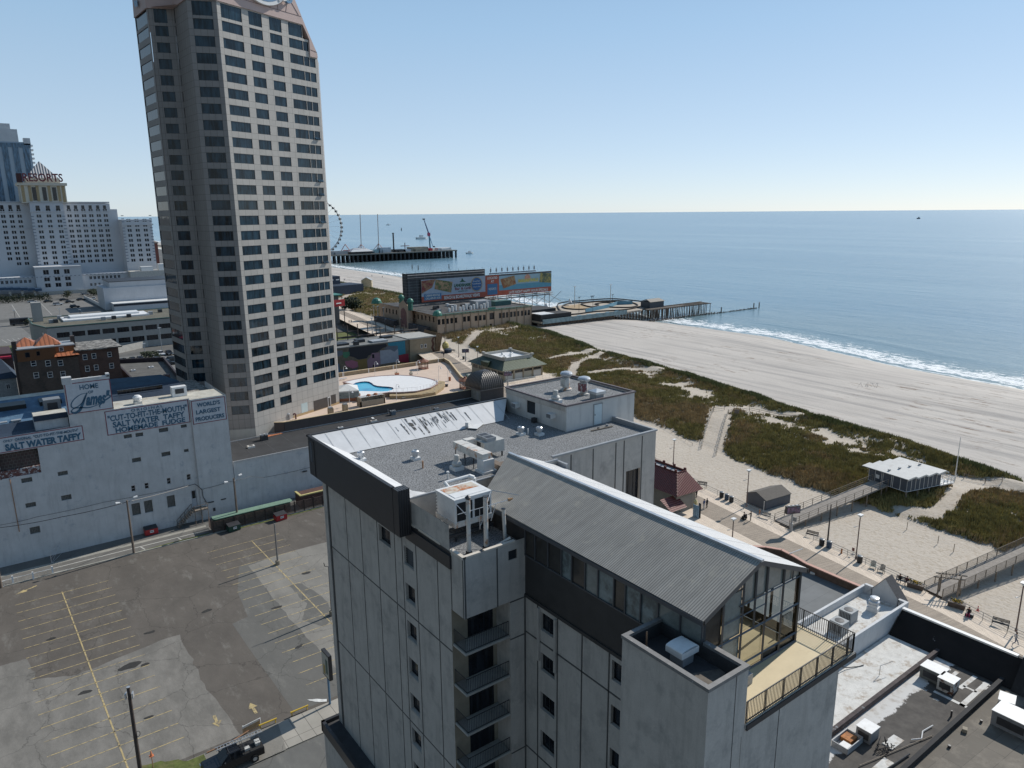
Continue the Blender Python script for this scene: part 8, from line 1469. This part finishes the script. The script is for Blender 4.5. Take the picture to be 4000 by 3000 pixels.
s.build('round_badge',[M('badge_tan',(.35,.28,.18)),M('badge_blue',(.05,.14,.32))],BBD); bt=lambda *a,**k:text(a[0],O2,0,*a[1:],BBD,**k); wt_=M('bb_white',(.7,.7,.68),.6); gr_=M('bb_green',(.02,.10,.06)); md_=M('bb_maroon',(.2,.05,.07))
bt('LANDSHARK',187.7,197.6,18.4,19.9,gr_,d=.12,bold=.04); bt('Bar & Grill',188.2,197.2,16.9,18.2,md_,d=.12,bold=.02); bt('ATLANTIC CITY',190,195.5,15.9,16.5,gr_,d=.12); bt('BEACH & BOARDWALK VIEWS',182,202.5,12.9,14.5,wt_,d=.12,bold=.03); bt('CABANA RENTALS',171.8,179.6,14.9,15.9,wt_,d=.15,bold=.02); bt('CALL 609-431-4120',171.8,179.8,13.5,14.5,wt_,d=.15,bold=.02); bt('LOCATED',207.2,213.3,20.9,22.1,wt_,d=.12,bold=.03); bt('AT',209.3,211.2,19.2,20.4,wt_,d=.12,bold=.03); bt('RESORTS',208,212.5,15.6,16.6,wt_,d=.12); bt('LATE NIGHT HAPPY HOUR SPECIALS',220.5,246,12.9,14.3,wt_,d=.12,bold=.03)
bt('Food Bar',198.7,202.7,20.2,20.9,wt_,d=.2); bt('Cocktails',198.2,203.2,19.,19.7,wt_,d=.2); bt('Atlantic City',198.5,203.,17.4,18.1,wt_,d=.2); s=MB(); s.face([fpt(O2,0,x,z,-.12) for x,z in ((190.8,20.6),(194.6,20.6),(193.4,21.2),(192.3,22.6),(191.9,21.3))]); s.build('fin_emblem',gr_,BBD); bt('MARGARITAVILLE',226.5,239.5,18.2,19.9,M('bb_yellow',(.6,.55,.16)),d=.15,bold=.05); s=MB(); s.face([fpt(O2,0,232.5+1.9*math.cos(a*.4),20.3+1.9*math.sin(a*.4),-.1) for a in range(16)]); s.build('sun_emblem',M('bb_peach',(.55,.3,.22)),BBD)
s=MB()
for i in range(10):
    x=172+8.4*i
    for y in (by+.6,by+4.5): s.tube((x,y,.8 if x>207 else 10.9),(x,y,Z0+8 if y<by+2 else Z0),.2,4)
    s.tube((x,by+4.5,Z0-1),(x+8.4,by+.6,Z0-6 if x>207 else Z0-1.5),.12,4); s.tube((x,by+.6,Z0-.5),(x,by+4.5,Z0+6),.12,4); s.tube((x+8.4,by+.6,Z0-.6),(x,by+.6,Z0-6 if x>207 else Z0-1.5),.12,4)
for z in (Z0-.6,Z0-1.6): s.tube((169,by+.6,z),(249,by+.6,z),.25,4); s.tube((169,by-1.,z),(249,by-1,z),.12,4)
s.build('steel_frame',M('frame_steel',(.16,.16,.16),.6),BBD); s=MB(); s.box(162.8,by+.9,11.5,206.5,by+1.3,26.1); s.box(162.6,by+.9,11,163,by+5,26); s.build('rear_panel',brick('rear_billboard',(.07,.075,.08),(.05,.052,.058),(.16,.18,.19),4.2,1.3,.1,off=0.,var=.6),BBD); s=MB(); s.box(212,by+5,22.8,242,by+5.4,23.4)
for i in range(9): x=213+3.5*i; s.tube((x,by+5.2,23),(x,by+5.2,26.4),.12,4); s.box(x-.3,by+5,24.,x+.3,by+5.4,25.6)
for i in range(10): x=163+4.7*i; s.tube((x,by+1.1,25.4),(x,by+1.1,27.2),.08,3)
s.tube((163,by+.6,25.2),(206,by+.6,25.2),.15,3); s.tube((163,by+.6,24.),(206,by+.6,24.),.15,3); s.build('antenna_mast',grey,BBD)
# track pier
TK=root('race_track_pier','pier deck carrying a winding go kart track and tall lights','pier',(255,280,3)); out=[(207.4,257.5),(262,257.8),(273,258.5),(293,268),(297,282),(291,299),(254,299.5),(228,290),(207.4,285)]; s=MB(); s.prism(out,3.6,4.4); s.build('deck',M('track_deck',(.42,.36,.29),.85,.12,.3),TK)
def loop(pts,n=6): 
    o=[]; N=len(pts)
    for i in range(N):
        p0,p1,p2,p3=[Vector(pts[(i+k)%N]) for k in (-1,0,1,2)]
        for k in range(n): t=k/n; o.append(.5*((2*p1)+(p2-p0)*t+(2*p0-5*p1+4*p2-p3)*t*t+(3*p1-p0-3*p2+p3)*t**3))
    o.append(o[0]); return o
E2=lambda L:[tuple(at('e2',x,y,4.4)[:2]) for x,y in L]
s=MB()
for L_ in ([(770,460),(1150,410),(1640,378),(1950,400),(2180,432),(2150,500),(1880,560),(1400,590),(1050,635),(850,620)],[(840,500),(960,455),(1160,440),(1480,415),(1780,410),(1980,440),(2090,485),(1980,520),(1700,520),(1480,505),(1330,535),(1130,555),(900,540)],[(1160,460),(1400,425),(1700,425),(1980,455),(1760,465),(1560,440),(1380,465),(1440,480),(1340,515),(1210,490)]): s.wall(loop(E2(L_),4),.5,4.4,5.0)
s.build('track_barrier',M('barrier_dark',(.04,.035,.033),.8,.3,.5),TK); s=MB(); s.face([(*p,4.43) for p in E2([(850,500),(1150,455),(1220,500),(1330,520),(1130,548),(900,535)])]); s.build('sand_infield',M('infield_tan',(.40,.29,.17),.9),TK); s=MB(); s.wall(E2([(1220,600),(1600,520),(1750,470),(2000,460)]),.3,4.4,6.2); s.build('mural_wall',M('sea_mural',(.12,.28,.38),.7,.2,.3),TK)
s=MB(); s.box(208,257.0,3.4,262,257.3,5.4); s.build('side_wall',M('side_blue_grey',(.20,.28,.30),.7,.35,.6),TK); s=MB(); rn=random.Random(2)
for i in range(8): x=212+6.2*i; s.box(x,258.,4.4,x+2.4,259.4,5.2)
s.build('kart_shelter',M('kart_blue',(.08,.26,.38),.6),TK); s=MB(); s.box(207.6,258,3,226,266,7.4); s.box(207.6,267,3,224,280,8.6); s.build('dark_booth',M('booth_black',(.03,.03,.032),.8),TK); s=MB(); s.box(208,258.5,7.4,216,266,7.6); s.lathe(231,283,[(2.2,6.5),(.1,9)],4); s.lathe(258,296,[(1.6,6),(.1,8)],4); s.build('white_tent',white,TK); s=MB()
for i in range(40): x=209+2.15*i; s.tube((x,258,-1.5 if x>250 else .5),(x,258,4),.25,4); s.tube((x+.5,262,-1.5),(x+.5,262,4),.25,4)
for i in range(12): s.tube((294,260+3*i,-2),(294,260+3*i,4),.3,4)
s.box(207,259,1.2,255,260,3.6); s.build('pile',woodp,TK)
for k,x,y,yt,tw_ in (('e2',1040,515,170,2),('e2',1635,420,140,2),('e2',1112,600,335,1),('e2',1342,600,315,1),('e2',1670,460,290,1),('e2',1320,390,320,1)):
    g=at(k,x,y,4.4); h=hgt(g,k,x,yt); t=root('pier_light',('tall twin headed light pole','short double lantern')[tw_==1]+' on the track pier, '+{1040:'left one of the tall pair',1635:'right one of the tall pair',1112:'in front of the infield',1342:'at the front rail centre',1670:'behind the white booth roof',1320:'at the far rail'}[x],'light',g,'lights on the track pier'); MB().tube(g,(g.x,g.y,h),.15 if tw_==2 else .1,5).build('pole',M('pole_cream',(.5,.45,.38)) if tw_==2 else dark,t); s=MB(); s.ob((g.x,g.y,h),1.6,.4,.25) if tw_==2 else (s.tube((g.x,g.y,h-.8),(g.x-.9,g.y,h),.1,4),s.tube((g.x,g.y,h-.8),(g.x+.9,g.y,h),.1,4)); s.build('lamp_head',white if tw_==2 else dark,t)
t=root('grey_pier_hut','grey hut with a pale roof at the seaward end of the track pier','hut',(288,262,4)); MB().box(281,259.5,4.2,291.5,266,7.6).build('wall',M('hut_slate',(.08,.09,.10),.7),t); s=MB(); s.face([(280.6,259,7.6),(292,259,7.6),(291,262.7,8.8),(281.6,262.7,8.8)]); s.face([(280.6,266.4,7.6),(292,266.4,7.6),(291,262.7,8.8),(281.6,262.7,8.8)]); s.build('roof',M('hut_roof_tan',(.30,.27,.23),.8),t)
t=root('ruined_pier','decaying timber pier end running out into the water','pier',(305,258,0)); rn=random.Random(6)
for i in range(34):
    x=277+i*1.4; s=MB()
    for y in (254.5,258.,261.5):
        if rn.random()<.9: s.tube((x+rn.uniform(-.4,.4),y+rn.uniform(-.5,.5),-3),(x+rn.uniform(-.2,.2),y,4.2+rn.uniform(-.3,.3)),.22,4)
    s.box(x-.2,254,4.,x+.2,262,4.35); s.build('pile_row',woodp,t)
s=MB()
for i in range(3): s.box(276,254.3+i*3.4,4.3,318+3*i,254.9+i*3.4,4.55)
s.box(276,256,4.35,304,258,4.5); s.build('deck_beam',M('old_planks',(.14,.12,.10),.9,.3,1.),t)
t=root('timber_groyne','low broken line of groyne piles beside the ruined pier','groyne',(316,251,-1)); s=MB()
for i in range(70): x=272+i*1.25; h=-.2+rn.uniform(-.2,.35)-(.35 if x>322 else 0); s.cone((x,251.2+rn.uniform(-.4,.4)-.02*i,-2),.4,.35,(x,251.2-.02*i,h),5)
for x in (327,356,361): s.cone((x,250,-2),.35,.3,(x,250,2.2),5)
s.build('pile',woodp,t)
# far amusement pier
FP=root('amusement_pier','far amusement pier on dark concrete legs reaching into the sea','pier',(420,800,0)); s=MB(); s.box(300,786,7.2,498,842,8.4); s.build('deck',M('pier_grey',(.2,.19,.17),.9,.2,.1),FP); 
for i in range(30): x=336+5.55*i; s=MB(); [s.box(x-.9,y,-3,x+.9,y+1.8,7.2) for y in (787,800,815,830)]; s.build('pier_leg',M('leg_dark',(.04,.04,.042),.8),FP)
t=root('pier_pavilion','long white roofed pavilion on the far pier','pavilion',(370,797,8)); MB().box(357.5,790,8.4,383,806,11).build('wall',dark,t); s=MB(); s.face([(356,788,11),(385,788,11),(377,797,15.),(364,797,15.)]); s.face([(356,808,11),(385,808,11),(377,797,15.),(364,797,15.)]); s.face([(356,788,11),(356,808,11),(364,797,15.)]); s.face([(385,788,11),(385,808,11),(377,797,15.)]); s.build('roof',M('pavilion_white',(.5,.52,.54)),t)
rn=random.Random(9)
for i,(x,w_,h,c) in enumerate(((334,20,4,grey),(385,8,4,M('booth_teal',(.2,.32,.36))),(395,14,6,M('booth_pale',(.4,.45,.5))),(416,12,3,dark),(426,10,3.,M('booth_pale',(.4,.45,.5))),(436,24,5,M('rock_tan',(.3,.27,.22),.9,.4,.3)),(460,6,3,redp),(474,19,3,white))): tag(MB().box(x,792,8.4,x+w_,800+rn.uniform(0,6),8.4+h).box(x+w_*.2,790,8.4,x+w_*.7,792,8.4+h*.6).build('pier_booth',c),['low grey booth by the wheel on the far pier','teal booth beside the white pavilion','pale striped booth below the right red tower','dark booth mid pier','pale low booth near the dark column','tan rocky looking ride building','red booth near the crane ride','white framed stand at the pier tip'][i],'booth','booths on the far pier')
t=root('ferris_wheel','big white observation wheel half hidden behind the tower','ferris wheel',(318,800,8)); c=Vector((321.7,800,39.5)); R_=29.9; s=MB()
for k in range(2):
    pts=[c+Vector((R_*math.cos(2*PI*i/48),k*2-1,R_*math.sin(2*PI*i/48))) for i in range(49)]; s.path(pts,.4,4)
for i in range(24): a=2*PI*i/24; s.tube(c,c+Vector((R_*math.cos(a),0,R_*math.sin(a))),.12,3)
s.build('rim',white,t)
for i in range(40): a=2*PI*i/40; p=c+Vector(((R_+.2)*math.cos(a),0,(R_+.2)*math.sin(a)-1)); MB().ob(p,2.3,2.3,2.2,0,False).build('gondola',M('gondola_dark',(.13,.12,.11)),t)
s=MB(); [s.tube(c+Vector((0,y,0)),(c.x+x,c.y+y*3,8),.6,5) for x in (-14,14) for y in (-2,2)]; s.build('support_leg',white,t)
def ride(label,fn,x,name='thrill_ride'): t=root(name,label,'ride',(x,797,8.4),'rides on the far pier'); fn(t,x)
def tower(t,x): MB().tube((x,797,8.4),(x+.8,797,52.8),.4,5).build('mast',M('mast_rust',(.38,.25,.2),.7,.3,.1),t); s=MB(); [s.tube((x,797,19),(x+d,797+e,8.4),.3,4) for d,e in ((-10,0),(10,0),(0,8))]; s.build('stay',M('stay_red',(.4,.14,.1)),t)
ride('red and white slingshot mast, left of the pair',tower,373.2); ride('red and white slingshot mast, right of the pair',tower,395.4)
def col_(t,x): MB().cone((x,797,8.4),.9,.9,(x,797,30),8).cone((x,797,30),1.3,1.3,(x,797,31),8).build('column',dark,t)
ride('short thick dark column mid pier',col_,415.3)
def aframe(t,x): s=MB(); [s.tube((x+d,797,8.4),(x,797,19.5),.4,4) for d in (-8,8)]; s.tube((x-5,797,12),(x+5,797,12),.4,4); s.build('frame',M('stay_red',(.4,.14,.1)),t); MB().box(x-2.5,796,11.5,x+2.5,798,13).build('boat',redp,t)
ride('red swinging A frame ride by the pavilion',aframe,353.5)
def cross(t,x): s=MB(); s.tube((x,797,8.4),(x,797,19),.5,5); s.tube((x-6,797,15.2),(x+6,797,15.2),.4,4); s.build('cross_arm',M('ride_maroon',(.18,.06,.05)),t)
ride('brown cross shaped plane ride',cross,430.5)
def crane(t,x): MB().cone((x,797,8.4),.9,.8,(x-1,797,27),6).build('tower_leg',M('ride_teal',(.06,.2,.28)),t); MB().cone((x-7.4,797,45.5),.5,.9,(x-1,797,28),6).build('arm',M('ride_navy',(.06,.1,.2)),t); MB().cone((x-1,797,27),.6,.3,(x+4,797,13),6).build('counter_arm',M('ride_teal2',(.1,.25,.4)),t); MB().ob((x-1.4,797,28),2.6,3,4,0,False).build('hub',M('ride_pink',(.5,.08,.15)),t); MB().ob((x-7.9,797,46.4),2.5,2,1.5,0,False).build('seat_pod',dark,t); MB().ob((x+5.3,797,13),2,2,1.5,0,False).build('seat_pod',dark,t)
ride('tall blue swinging arm ride with a pink hub at the pier end',crane,465.6)
# ================= boats, buoy, posts
def boat(k,x,y,label,L_,mast=0,hc=white,z=SEAZ):
    g=at(k,x,y,z); e=L_/2; t=root('boat',label,'boat',g,'boats on the sea'); s=MB(); hull=[(-e,-e*.25),(e*.5,-e*.28),(e,0),(e*.5,e*.28),(-e,e*.25)]; h2=[(a*1.08,b*1.2) for a,b in hull]; lo=[g+Vector((a,b,0)) for a,b in hull]; hi=[g+Vector((a,b,e*.3)) for a,b in h2]
    for i in range(5): j=(i+1)%5; s.face([lo[i],lo[j],hi[j],hi[i]])
    s.face(hi); s.build('hull',hc,t); MB().ob(g+Vector((-e*.1,0,e*.3)),e*.6,e*.35,e*.35).build('cabin',white,t)
    if mast: MB().tube(g+Vector((e*.1,0,e*.3)),g+Vector((e*.1,0,mast)),.12,4).build('mast',white,t)
    else: MB().tube(g+Vector((0,0,e*.3)),g+Vector((0,0,e*1.2)),.06,4).build('mast',grey,t)
boat('a7',1505,640,'small sailing boat without sails behind the crane ride',26,45); boat('a7',2195,850,'small open boat right of the far pier',11); boat('e4',748,95,'distant dark trawler near the horizon at the right',34,0,nb); boat('a7',1022,442,'tiny boat far out between the two masts',22)
g=at('a7',1210,515,SEAZ); tag(MB().cone(g,2.2,.6,g+Vector((0,0,9)),8).build('buoy',dark),'dark channel buoy behind the far pier','buoy'); 
for k,x,y,l in (('a7',1365,1065,'left piling post in the surf beyond the billboard'),('a7',1452,1080,'middle piling post in the surf beyond the billboard'),('a7',1895,1060,'right piling post standing in open water')): g=at(k,x,y,SEAZ); tag(MB().cone(g,.5,.4,g+Vector((0,0,4)),5).build('piling',woodp),l,'post','lone pilings')
# far beach buildings
g=at('e3',490,150,2.5); gable('beach_shed','small cream shed on the far beach','shed',g,60,8,7,6,2,M('shed_cream',(.45,.38,.26)),grey)
g=at('e3',150,215,3); t=root('blue_beach_building','dark blue low beach building beside the tower edge','building',g); MB().ob(g+Vector((0,0,-1)),26,16,7,10).build('wall',nb,t); MB().ob(g+Vector((-6,8,6)),16,10,5,10).build('upper_wall',nb,t); s=MB(); [s.ob(g+Vector((-6+4*i,-2.5,9)),2.4,.2,.7,10) for i in (0,1)]; s.build('sign_letters',white,t)
g=at('e3',105,590,3); t=root('green_roof_shop','grey shop with a green roof at the edge of the tower','shop',g); MB().ob(g+Vector((-5,9,0)),14,16,13,5).build('wall',M('shop_grey',(.16,.15,.14),.8),t); MB().ob(g+Vector((-5,9,13)),17,19,.6,5).build('roof',gm,t); g=at('e3',215,605,3); t=root('red_sign','red shop sign with white script on a post','sign',g); MB().tube(g,g+Vector((0,0,9)),.2,5).build('post',dark,t); MB().ob(g+Vector((-2.2,0,9)),6,.5,3,15).build('sign_board',redp,t); MB().ob(g+Vector((-2.2,-.35,10.2)),4,.1,.5,22).build('sign_script',white,t)
tree(*at('e3',290,400,3)[:2],3,6,5.5,'dark round bush cluster in the far dunes',lfd,500,'bush','bush',th=1); tree(*at('e3',350,400,3)[:2],3,4.5,4,'lighter bush beside the dark cluster',lfm,300,'bush','bush',th=1)
sheet('grass_plot',grm,[V2(at('e3',95,800,0)),V2(at('e3',420,750,0)),V2(at('e3',300,690,0)),V2(at('e3',95,690,0))],.05)
for k,x,y,yt,l in (('e3',555,720,520,'white lamp post in front of the pier hall, nearest'),('e3',605,750,535,'black post left of the hall front'),('e3',720,700,535,'black post in the middle before the hall'),('e3',910,700,530,'black post by the hall gatehouse'),('e3',628,560,375,'lamp post carrying a display sign before the dunes'),('e3',700,560,390,'thin lamp post by the far dunes'),('e3',575,505,370,'thin pale lamp post beyond the bench row'),('e3',185,420,260,'black post by the blue building')):
    g=at(k,x,y,BZ if y>550 or x>500 else BZ); h=hgt(g,k,x,yt); tag(MB().cone(g,.22,.15,(g.x,g.y,h),5).ob((g.x,g.y,h),.9,.6,.3).build('promenade_post',dark if 'black' in l else galv),l,'lamp post','far promenade posts')
# ================= people
skin=M('skin',(.45,.29,.21),.6); 
def person(pose,shirt,legs,hair,label,k=None,x=0,y=0,z=BZ,rot=0,H=1.72,pos_=None):
    g=Vector(pos_) if pos_ else at(k,x,y,z); t=root('person',label,'person',g); P=dict(pel=(0,0,.95),che=(0,0,1.32),nk=(0,0,1.48),hd=(0,.02,1.6),sL=(-.19,0,1.40),eL=(-.25,0,1.12),wL=(-.23,.12,.88),sR=(.19,0,1.40),eR=(.25,0,1.12),wR=(.23,.12,.88),hL=(-.1,0,.9),kL=(-.11,.05,.5),aL=(-.11,0,.09),tL=(-.12,.16,.04),hR=(.1,0,.9),kR=(.11,.05,.5),aR=(.11,0,.09),tR=(.12,.16,.04))
    if pose=='walk': P.update(kL=(-.1,.25,.54),aL=(-.1,.36,.1),tL=(-.1,.53,.1),kR=(.1,-.02,.5),aR=(.1,-.32,.16),tR=(.1,-.2,.04),eL=(-.25,-.15,1.15),wL=(-.23,-.1,.9),eR=(.25,.1,1.14),wR=(.2,.3,1.0))
    if pose=='push': P.update(eL=(-.22,.25,1.15),wL=(-.2,.5,1.1),eR=(.22,.25,1.15),wR=(.2,.5,1.1))
    if pose=='sit':
        for q in list(P): a=P[q]; P[q]=(a[0],a[1],a[2]-.45)
        P.update(kL=(-.13,.45,.5),aL=(-.14,.42,.1),tL=(-.14,.58,.05),kR=(.13,.45,.5),aR=(.14,.42,.1),tR=(.14,.58,.05),wL=(-.15,.35,.58),wR=(.15,.35,.58),eL=(-.26,.1,.7),eR=(.26,.1,.7),che=(0,.05,.87),nk=(0,.08,1.02),hd=(0,.12,1.15),sL=(-.19,.05,.95),sR=(.19,.05,.95))
    names=list(P); ed=[('pel','che'),('che','nk'),('nk','hd'),('che','sL'),('sL','eL'),('eL','wL'),('che','sR'),('sR','eR'),('eR','wR'),('pel','hL'),('hL','kL'),('kL','aL'),('aL','tL'),('pel','hR'),('hR','kR'),('kR','aR'),('aR','tR')]
    rad=dict(pel=.15,che=.16,nk=.06,hd=.09,sL=.075,sR=.075,eL=.045,eR=.045,wL=.035,wR=.035,hL=.1,hR=.1,kL=.06,kR=.06,aL=.045,aR=.045,tL=.04,tR=.04)
    me=bpy.data.meshes.new('b'); me.from_pydata([P[n] for n in names],[(names.index(a),names.index(b)) for a,b in ed],[]); o=bpy.data.objects.new('b',me); COL.objects.link(o); o.modifiers.new('s','SKIN'); sv=me.skin_vertices[0].data
    for i,n in enumerate(names): sv[i].radius=(rad[n]*(1.15 if n in('che','pel') else 1),rad[n]*(.75 if n in('che','pel') else 1)); sv[i].use_root=(n=='pel')
    o.modifiers.new('u','SUBSURF').levels=1; bpy.context.view_layer.update(); m2=bpy.data.meshes.new_from_object(o.evaluated_get(bpy.context.evaluated_depsgraph_get())); bpy.data.objects.remove(o)
    zp=P['pel'][2]; zn=P['nk'][2]
    for m_ in (shirt,legs,skin): m2.materials.append(m_)
    for f in m2.polygons: c=f.center; f.material_index=2 if (c.z>zn-.02 or (abs(c.x)>.2 and (c-Vector(P['wL'])).length<.12) or (c-Vector(P['wR'])).length<.12) else (0 if c.z>zp+.02 and not(pose=='sit' and c.y>.3) else 1); f.use_smooth=True
    b=bpy.data.objects.new('body',m2); COL.objects.link(b); b.parent=t; hp=P['hd']; s=MB(); s.lathe(hp[0],hp[1],[(.03,hp[2]-.02),(.10,hp[2]+.02),(.115,hp[2]+.09),(.08,hp[2]+.16),(.01,hp[2]+.18)],10); h=s.build('hair',hair); h.parent=t; s=MB(); s.lathe(hp[0],hp[1]+.02,[(.05,hp[2]-.1),(.09,hp[2]-.02),(.10,hp[2]+.06),(.06,hp[2]+.13)],10); h=s.build('head',skin); h.parent=t
    t.rotation_euler=(0,0,D2R(rot)); t.scale=(H/1.72,)*3; return t
C=lambda n,c:M('cloth_'+n,c,.8,.1,4.)
bk_=C('black',(.02,.02,.025)); bl_=C('blue',(.06,.10,.22)); wh_=C('white',(.5,.5,.5)); dk_=M('hair_dark',(.03,.02,.015)); gy_=C('grey',(.2,.2,.22)); ty_=C('tan',(.35,.28,.2))
person('stand',bl_,wh_,dk_,'person in a blue top and pale shorts, left of the strolling pair','b5',690,1345,rot=0); person('stand',bk_,bk_,dk_,'person in black with a pale bag, right of the strolling pair','b5',722,1338,rot=0); person('stand',bk_,bk_,dk_,'person in black half hidden at the red roofed shop corner','b5',610,1228); q=at('b5',1195,1478,BZ); person('push',bk_,bk_,dk_,'person in dark clothes pushing a rolling chair on the boardwalk',rot=20,pos_=q)
q2=q+Vector((-.35,1.0,0)); t=root('rolling_chair','dark wheeled chair carrying a person along the boardwalk','wheelchair',q2); s=MB(); s.box(q2.x-.3,q2.y-.25,BZ+.4,q2.x+.3,q2.y+.25,BZ+.48); s.box(q2.x-.3,q2.y-.3,BZ+.45,q2.x+.3,q2.y-.24,BZ+1.0); s.box(q2.x-.25,q2.y+.3,BZ+.12,q2.x+.25,q2.y+.6,BZ+.16); s.build('seat',bk_,t)
for d in (-.36,.36): MB().cone((q2.x+d-.02,q2.y,BZ+.3),.3,.3,(q2.x+d+.02,q2.y,BZ+.3),14).build('wheel',M('tyre',(.02,.02,.02)),t)
person('sit',bk_,bk_,dk_,'person in dark clothes sitting in the rolling chair',pos_=q2+Vector((0,-.05,-.02)),rot=0)
b=at('b6',905,1600,BZ); person('sit',bk_,bk_,dk_,'person in black on the grey bench, left of the seated pair',pos_=b+Vector((-.0,.45,.0)),rot=105); person('sit',C('maroon',(.08,.03,.04)),bk_,dk_,'person in dark maroon on the grey bench, right of the seated pair',pos_=b+Vector((.1,-.45,0)),rot=105)
person('walk',wh_,C('bluegrey',(.14,.18,.26)),dk_,'person in a white top striding at the right edge of the boardwalk','b7',1690,600,rot=-150); b=at('b7',1290,345,BZ); person('sit',bk_,C('pink',(.5,.06,.15)),dk_,'person in black with pink sitting beside the red cone',pos_=b,rot=100); MB_=MB().ob(b+Vector((-.05,-.1,0)),.5,.9,.42,10); tag(MB_.build('stool',dark),'dark low seat under the person beside the red cone','stool')
for k,x,y,z,l,c in (('a7',385,1245,2,'far beach walker, left of the two by the tower edge',bk_),('a7',397,1240,2,'far beach walker, right of the two by the tower edge',bl_),('a7',785,1185,2,'far person with a pale dog like shadow on the sand',gy_),('a7',935,1200,2,'dark figure standing on the far beach',bk_),('a7',1107,1150,1,'figure wading at the far shoreline',gy_),('e3',293,580,3,'person walking on the far boardwalk in black',bk_),('e3',268,585,3,'person beside the red sign post on the far boardwalk',gy_),('e3',192,645,3,'person near the grass plot rail',bk_),('a8',740,1180,3,'person in black by the far boardwalk benches',bk_),('a8',738,1245,3,'person by the yellow globe in dark clothes',bk_)): person('walk' if 'walk' in l else 'stand',c,bk_,dk_,l,k,x,y,z=z,H=1.8)
# ================= dune grass and marks on the beach
rn=random.Random(11); gs=[MB(),MB(),MB()]
def clump(x,y,z,h,mi):
    s=gs[mi]
    for i in range(5):
        a=rn.uniform(0,2*PI); w_=rn.uniform(.10,.22); p=Vector((x+rn.uniform(-.35,.35),y+rn.uniform(-.35,.35),z-.05)); d=Vector((math.cos(a),math.sin(a),0)); s.face([p-d*w_,p+d*w_,p+Vector((rn.uniform(-.3,.3),rn.uniform(-.3,.3),h*rn.uniform(.7,1.2)))])
cnt=0
for i in range(130000):
    yv=14+rn.random()**1.6*500 if rn.random()<.8 else rn.uniform(14,250); 
    if yv>520: continue
    xl,xs=XL_(yv),XS_(yv); xv=rn.uniform(xl-1,xs+1); g=grassd(xv,yv)
    if g<=.02 or rn.random()>g*(1 if yv<240 else .5): continue
    u=(xv-xl)/(xs-xl); v=nz(xv,yv,.09)+rn.uniform(-.25,.25); mi=2 if (u>.82 and v>-.2) else (1 if v>.12 else 0); clump(xv,yv,terr(xv,yv),(.5+.5*g)*(1.25 if mi==2 else 1)*(1 if yv<200 else 1.3),mi); cnt+=1
gmats=[M('grass_olive',(.29,.25,.10),.9,.45,.6),M('grass_brown',(.37,.28,.15),.9,.4,.6),M('grass_green',(.17,.18,.075),.9,.4,.6)]
G_=MB(); 
for i,s in enumerate(gs):
    o=len(G_.v); G_.v+=s.v; G_.f+=[[q+o for q in f] for f in s.f]; G_.mi+=[i]*len(s.f)
tag(G_.build('dune_grass',gmats),'tall green and brown beach grass covering the dunes','grass',None,'stuff')
s=MB()
for i in range(40): p=at('b2',760+rn.uniform(0,190),880+rn.uniform(0,40),1.5); s.cone(p,.12,.02,p+Vector((.1,0,.35)),5)
tag(s.build('gull_flock',gy_),'flock of small dark gulls resting on the beach','birds',None,'stuff')
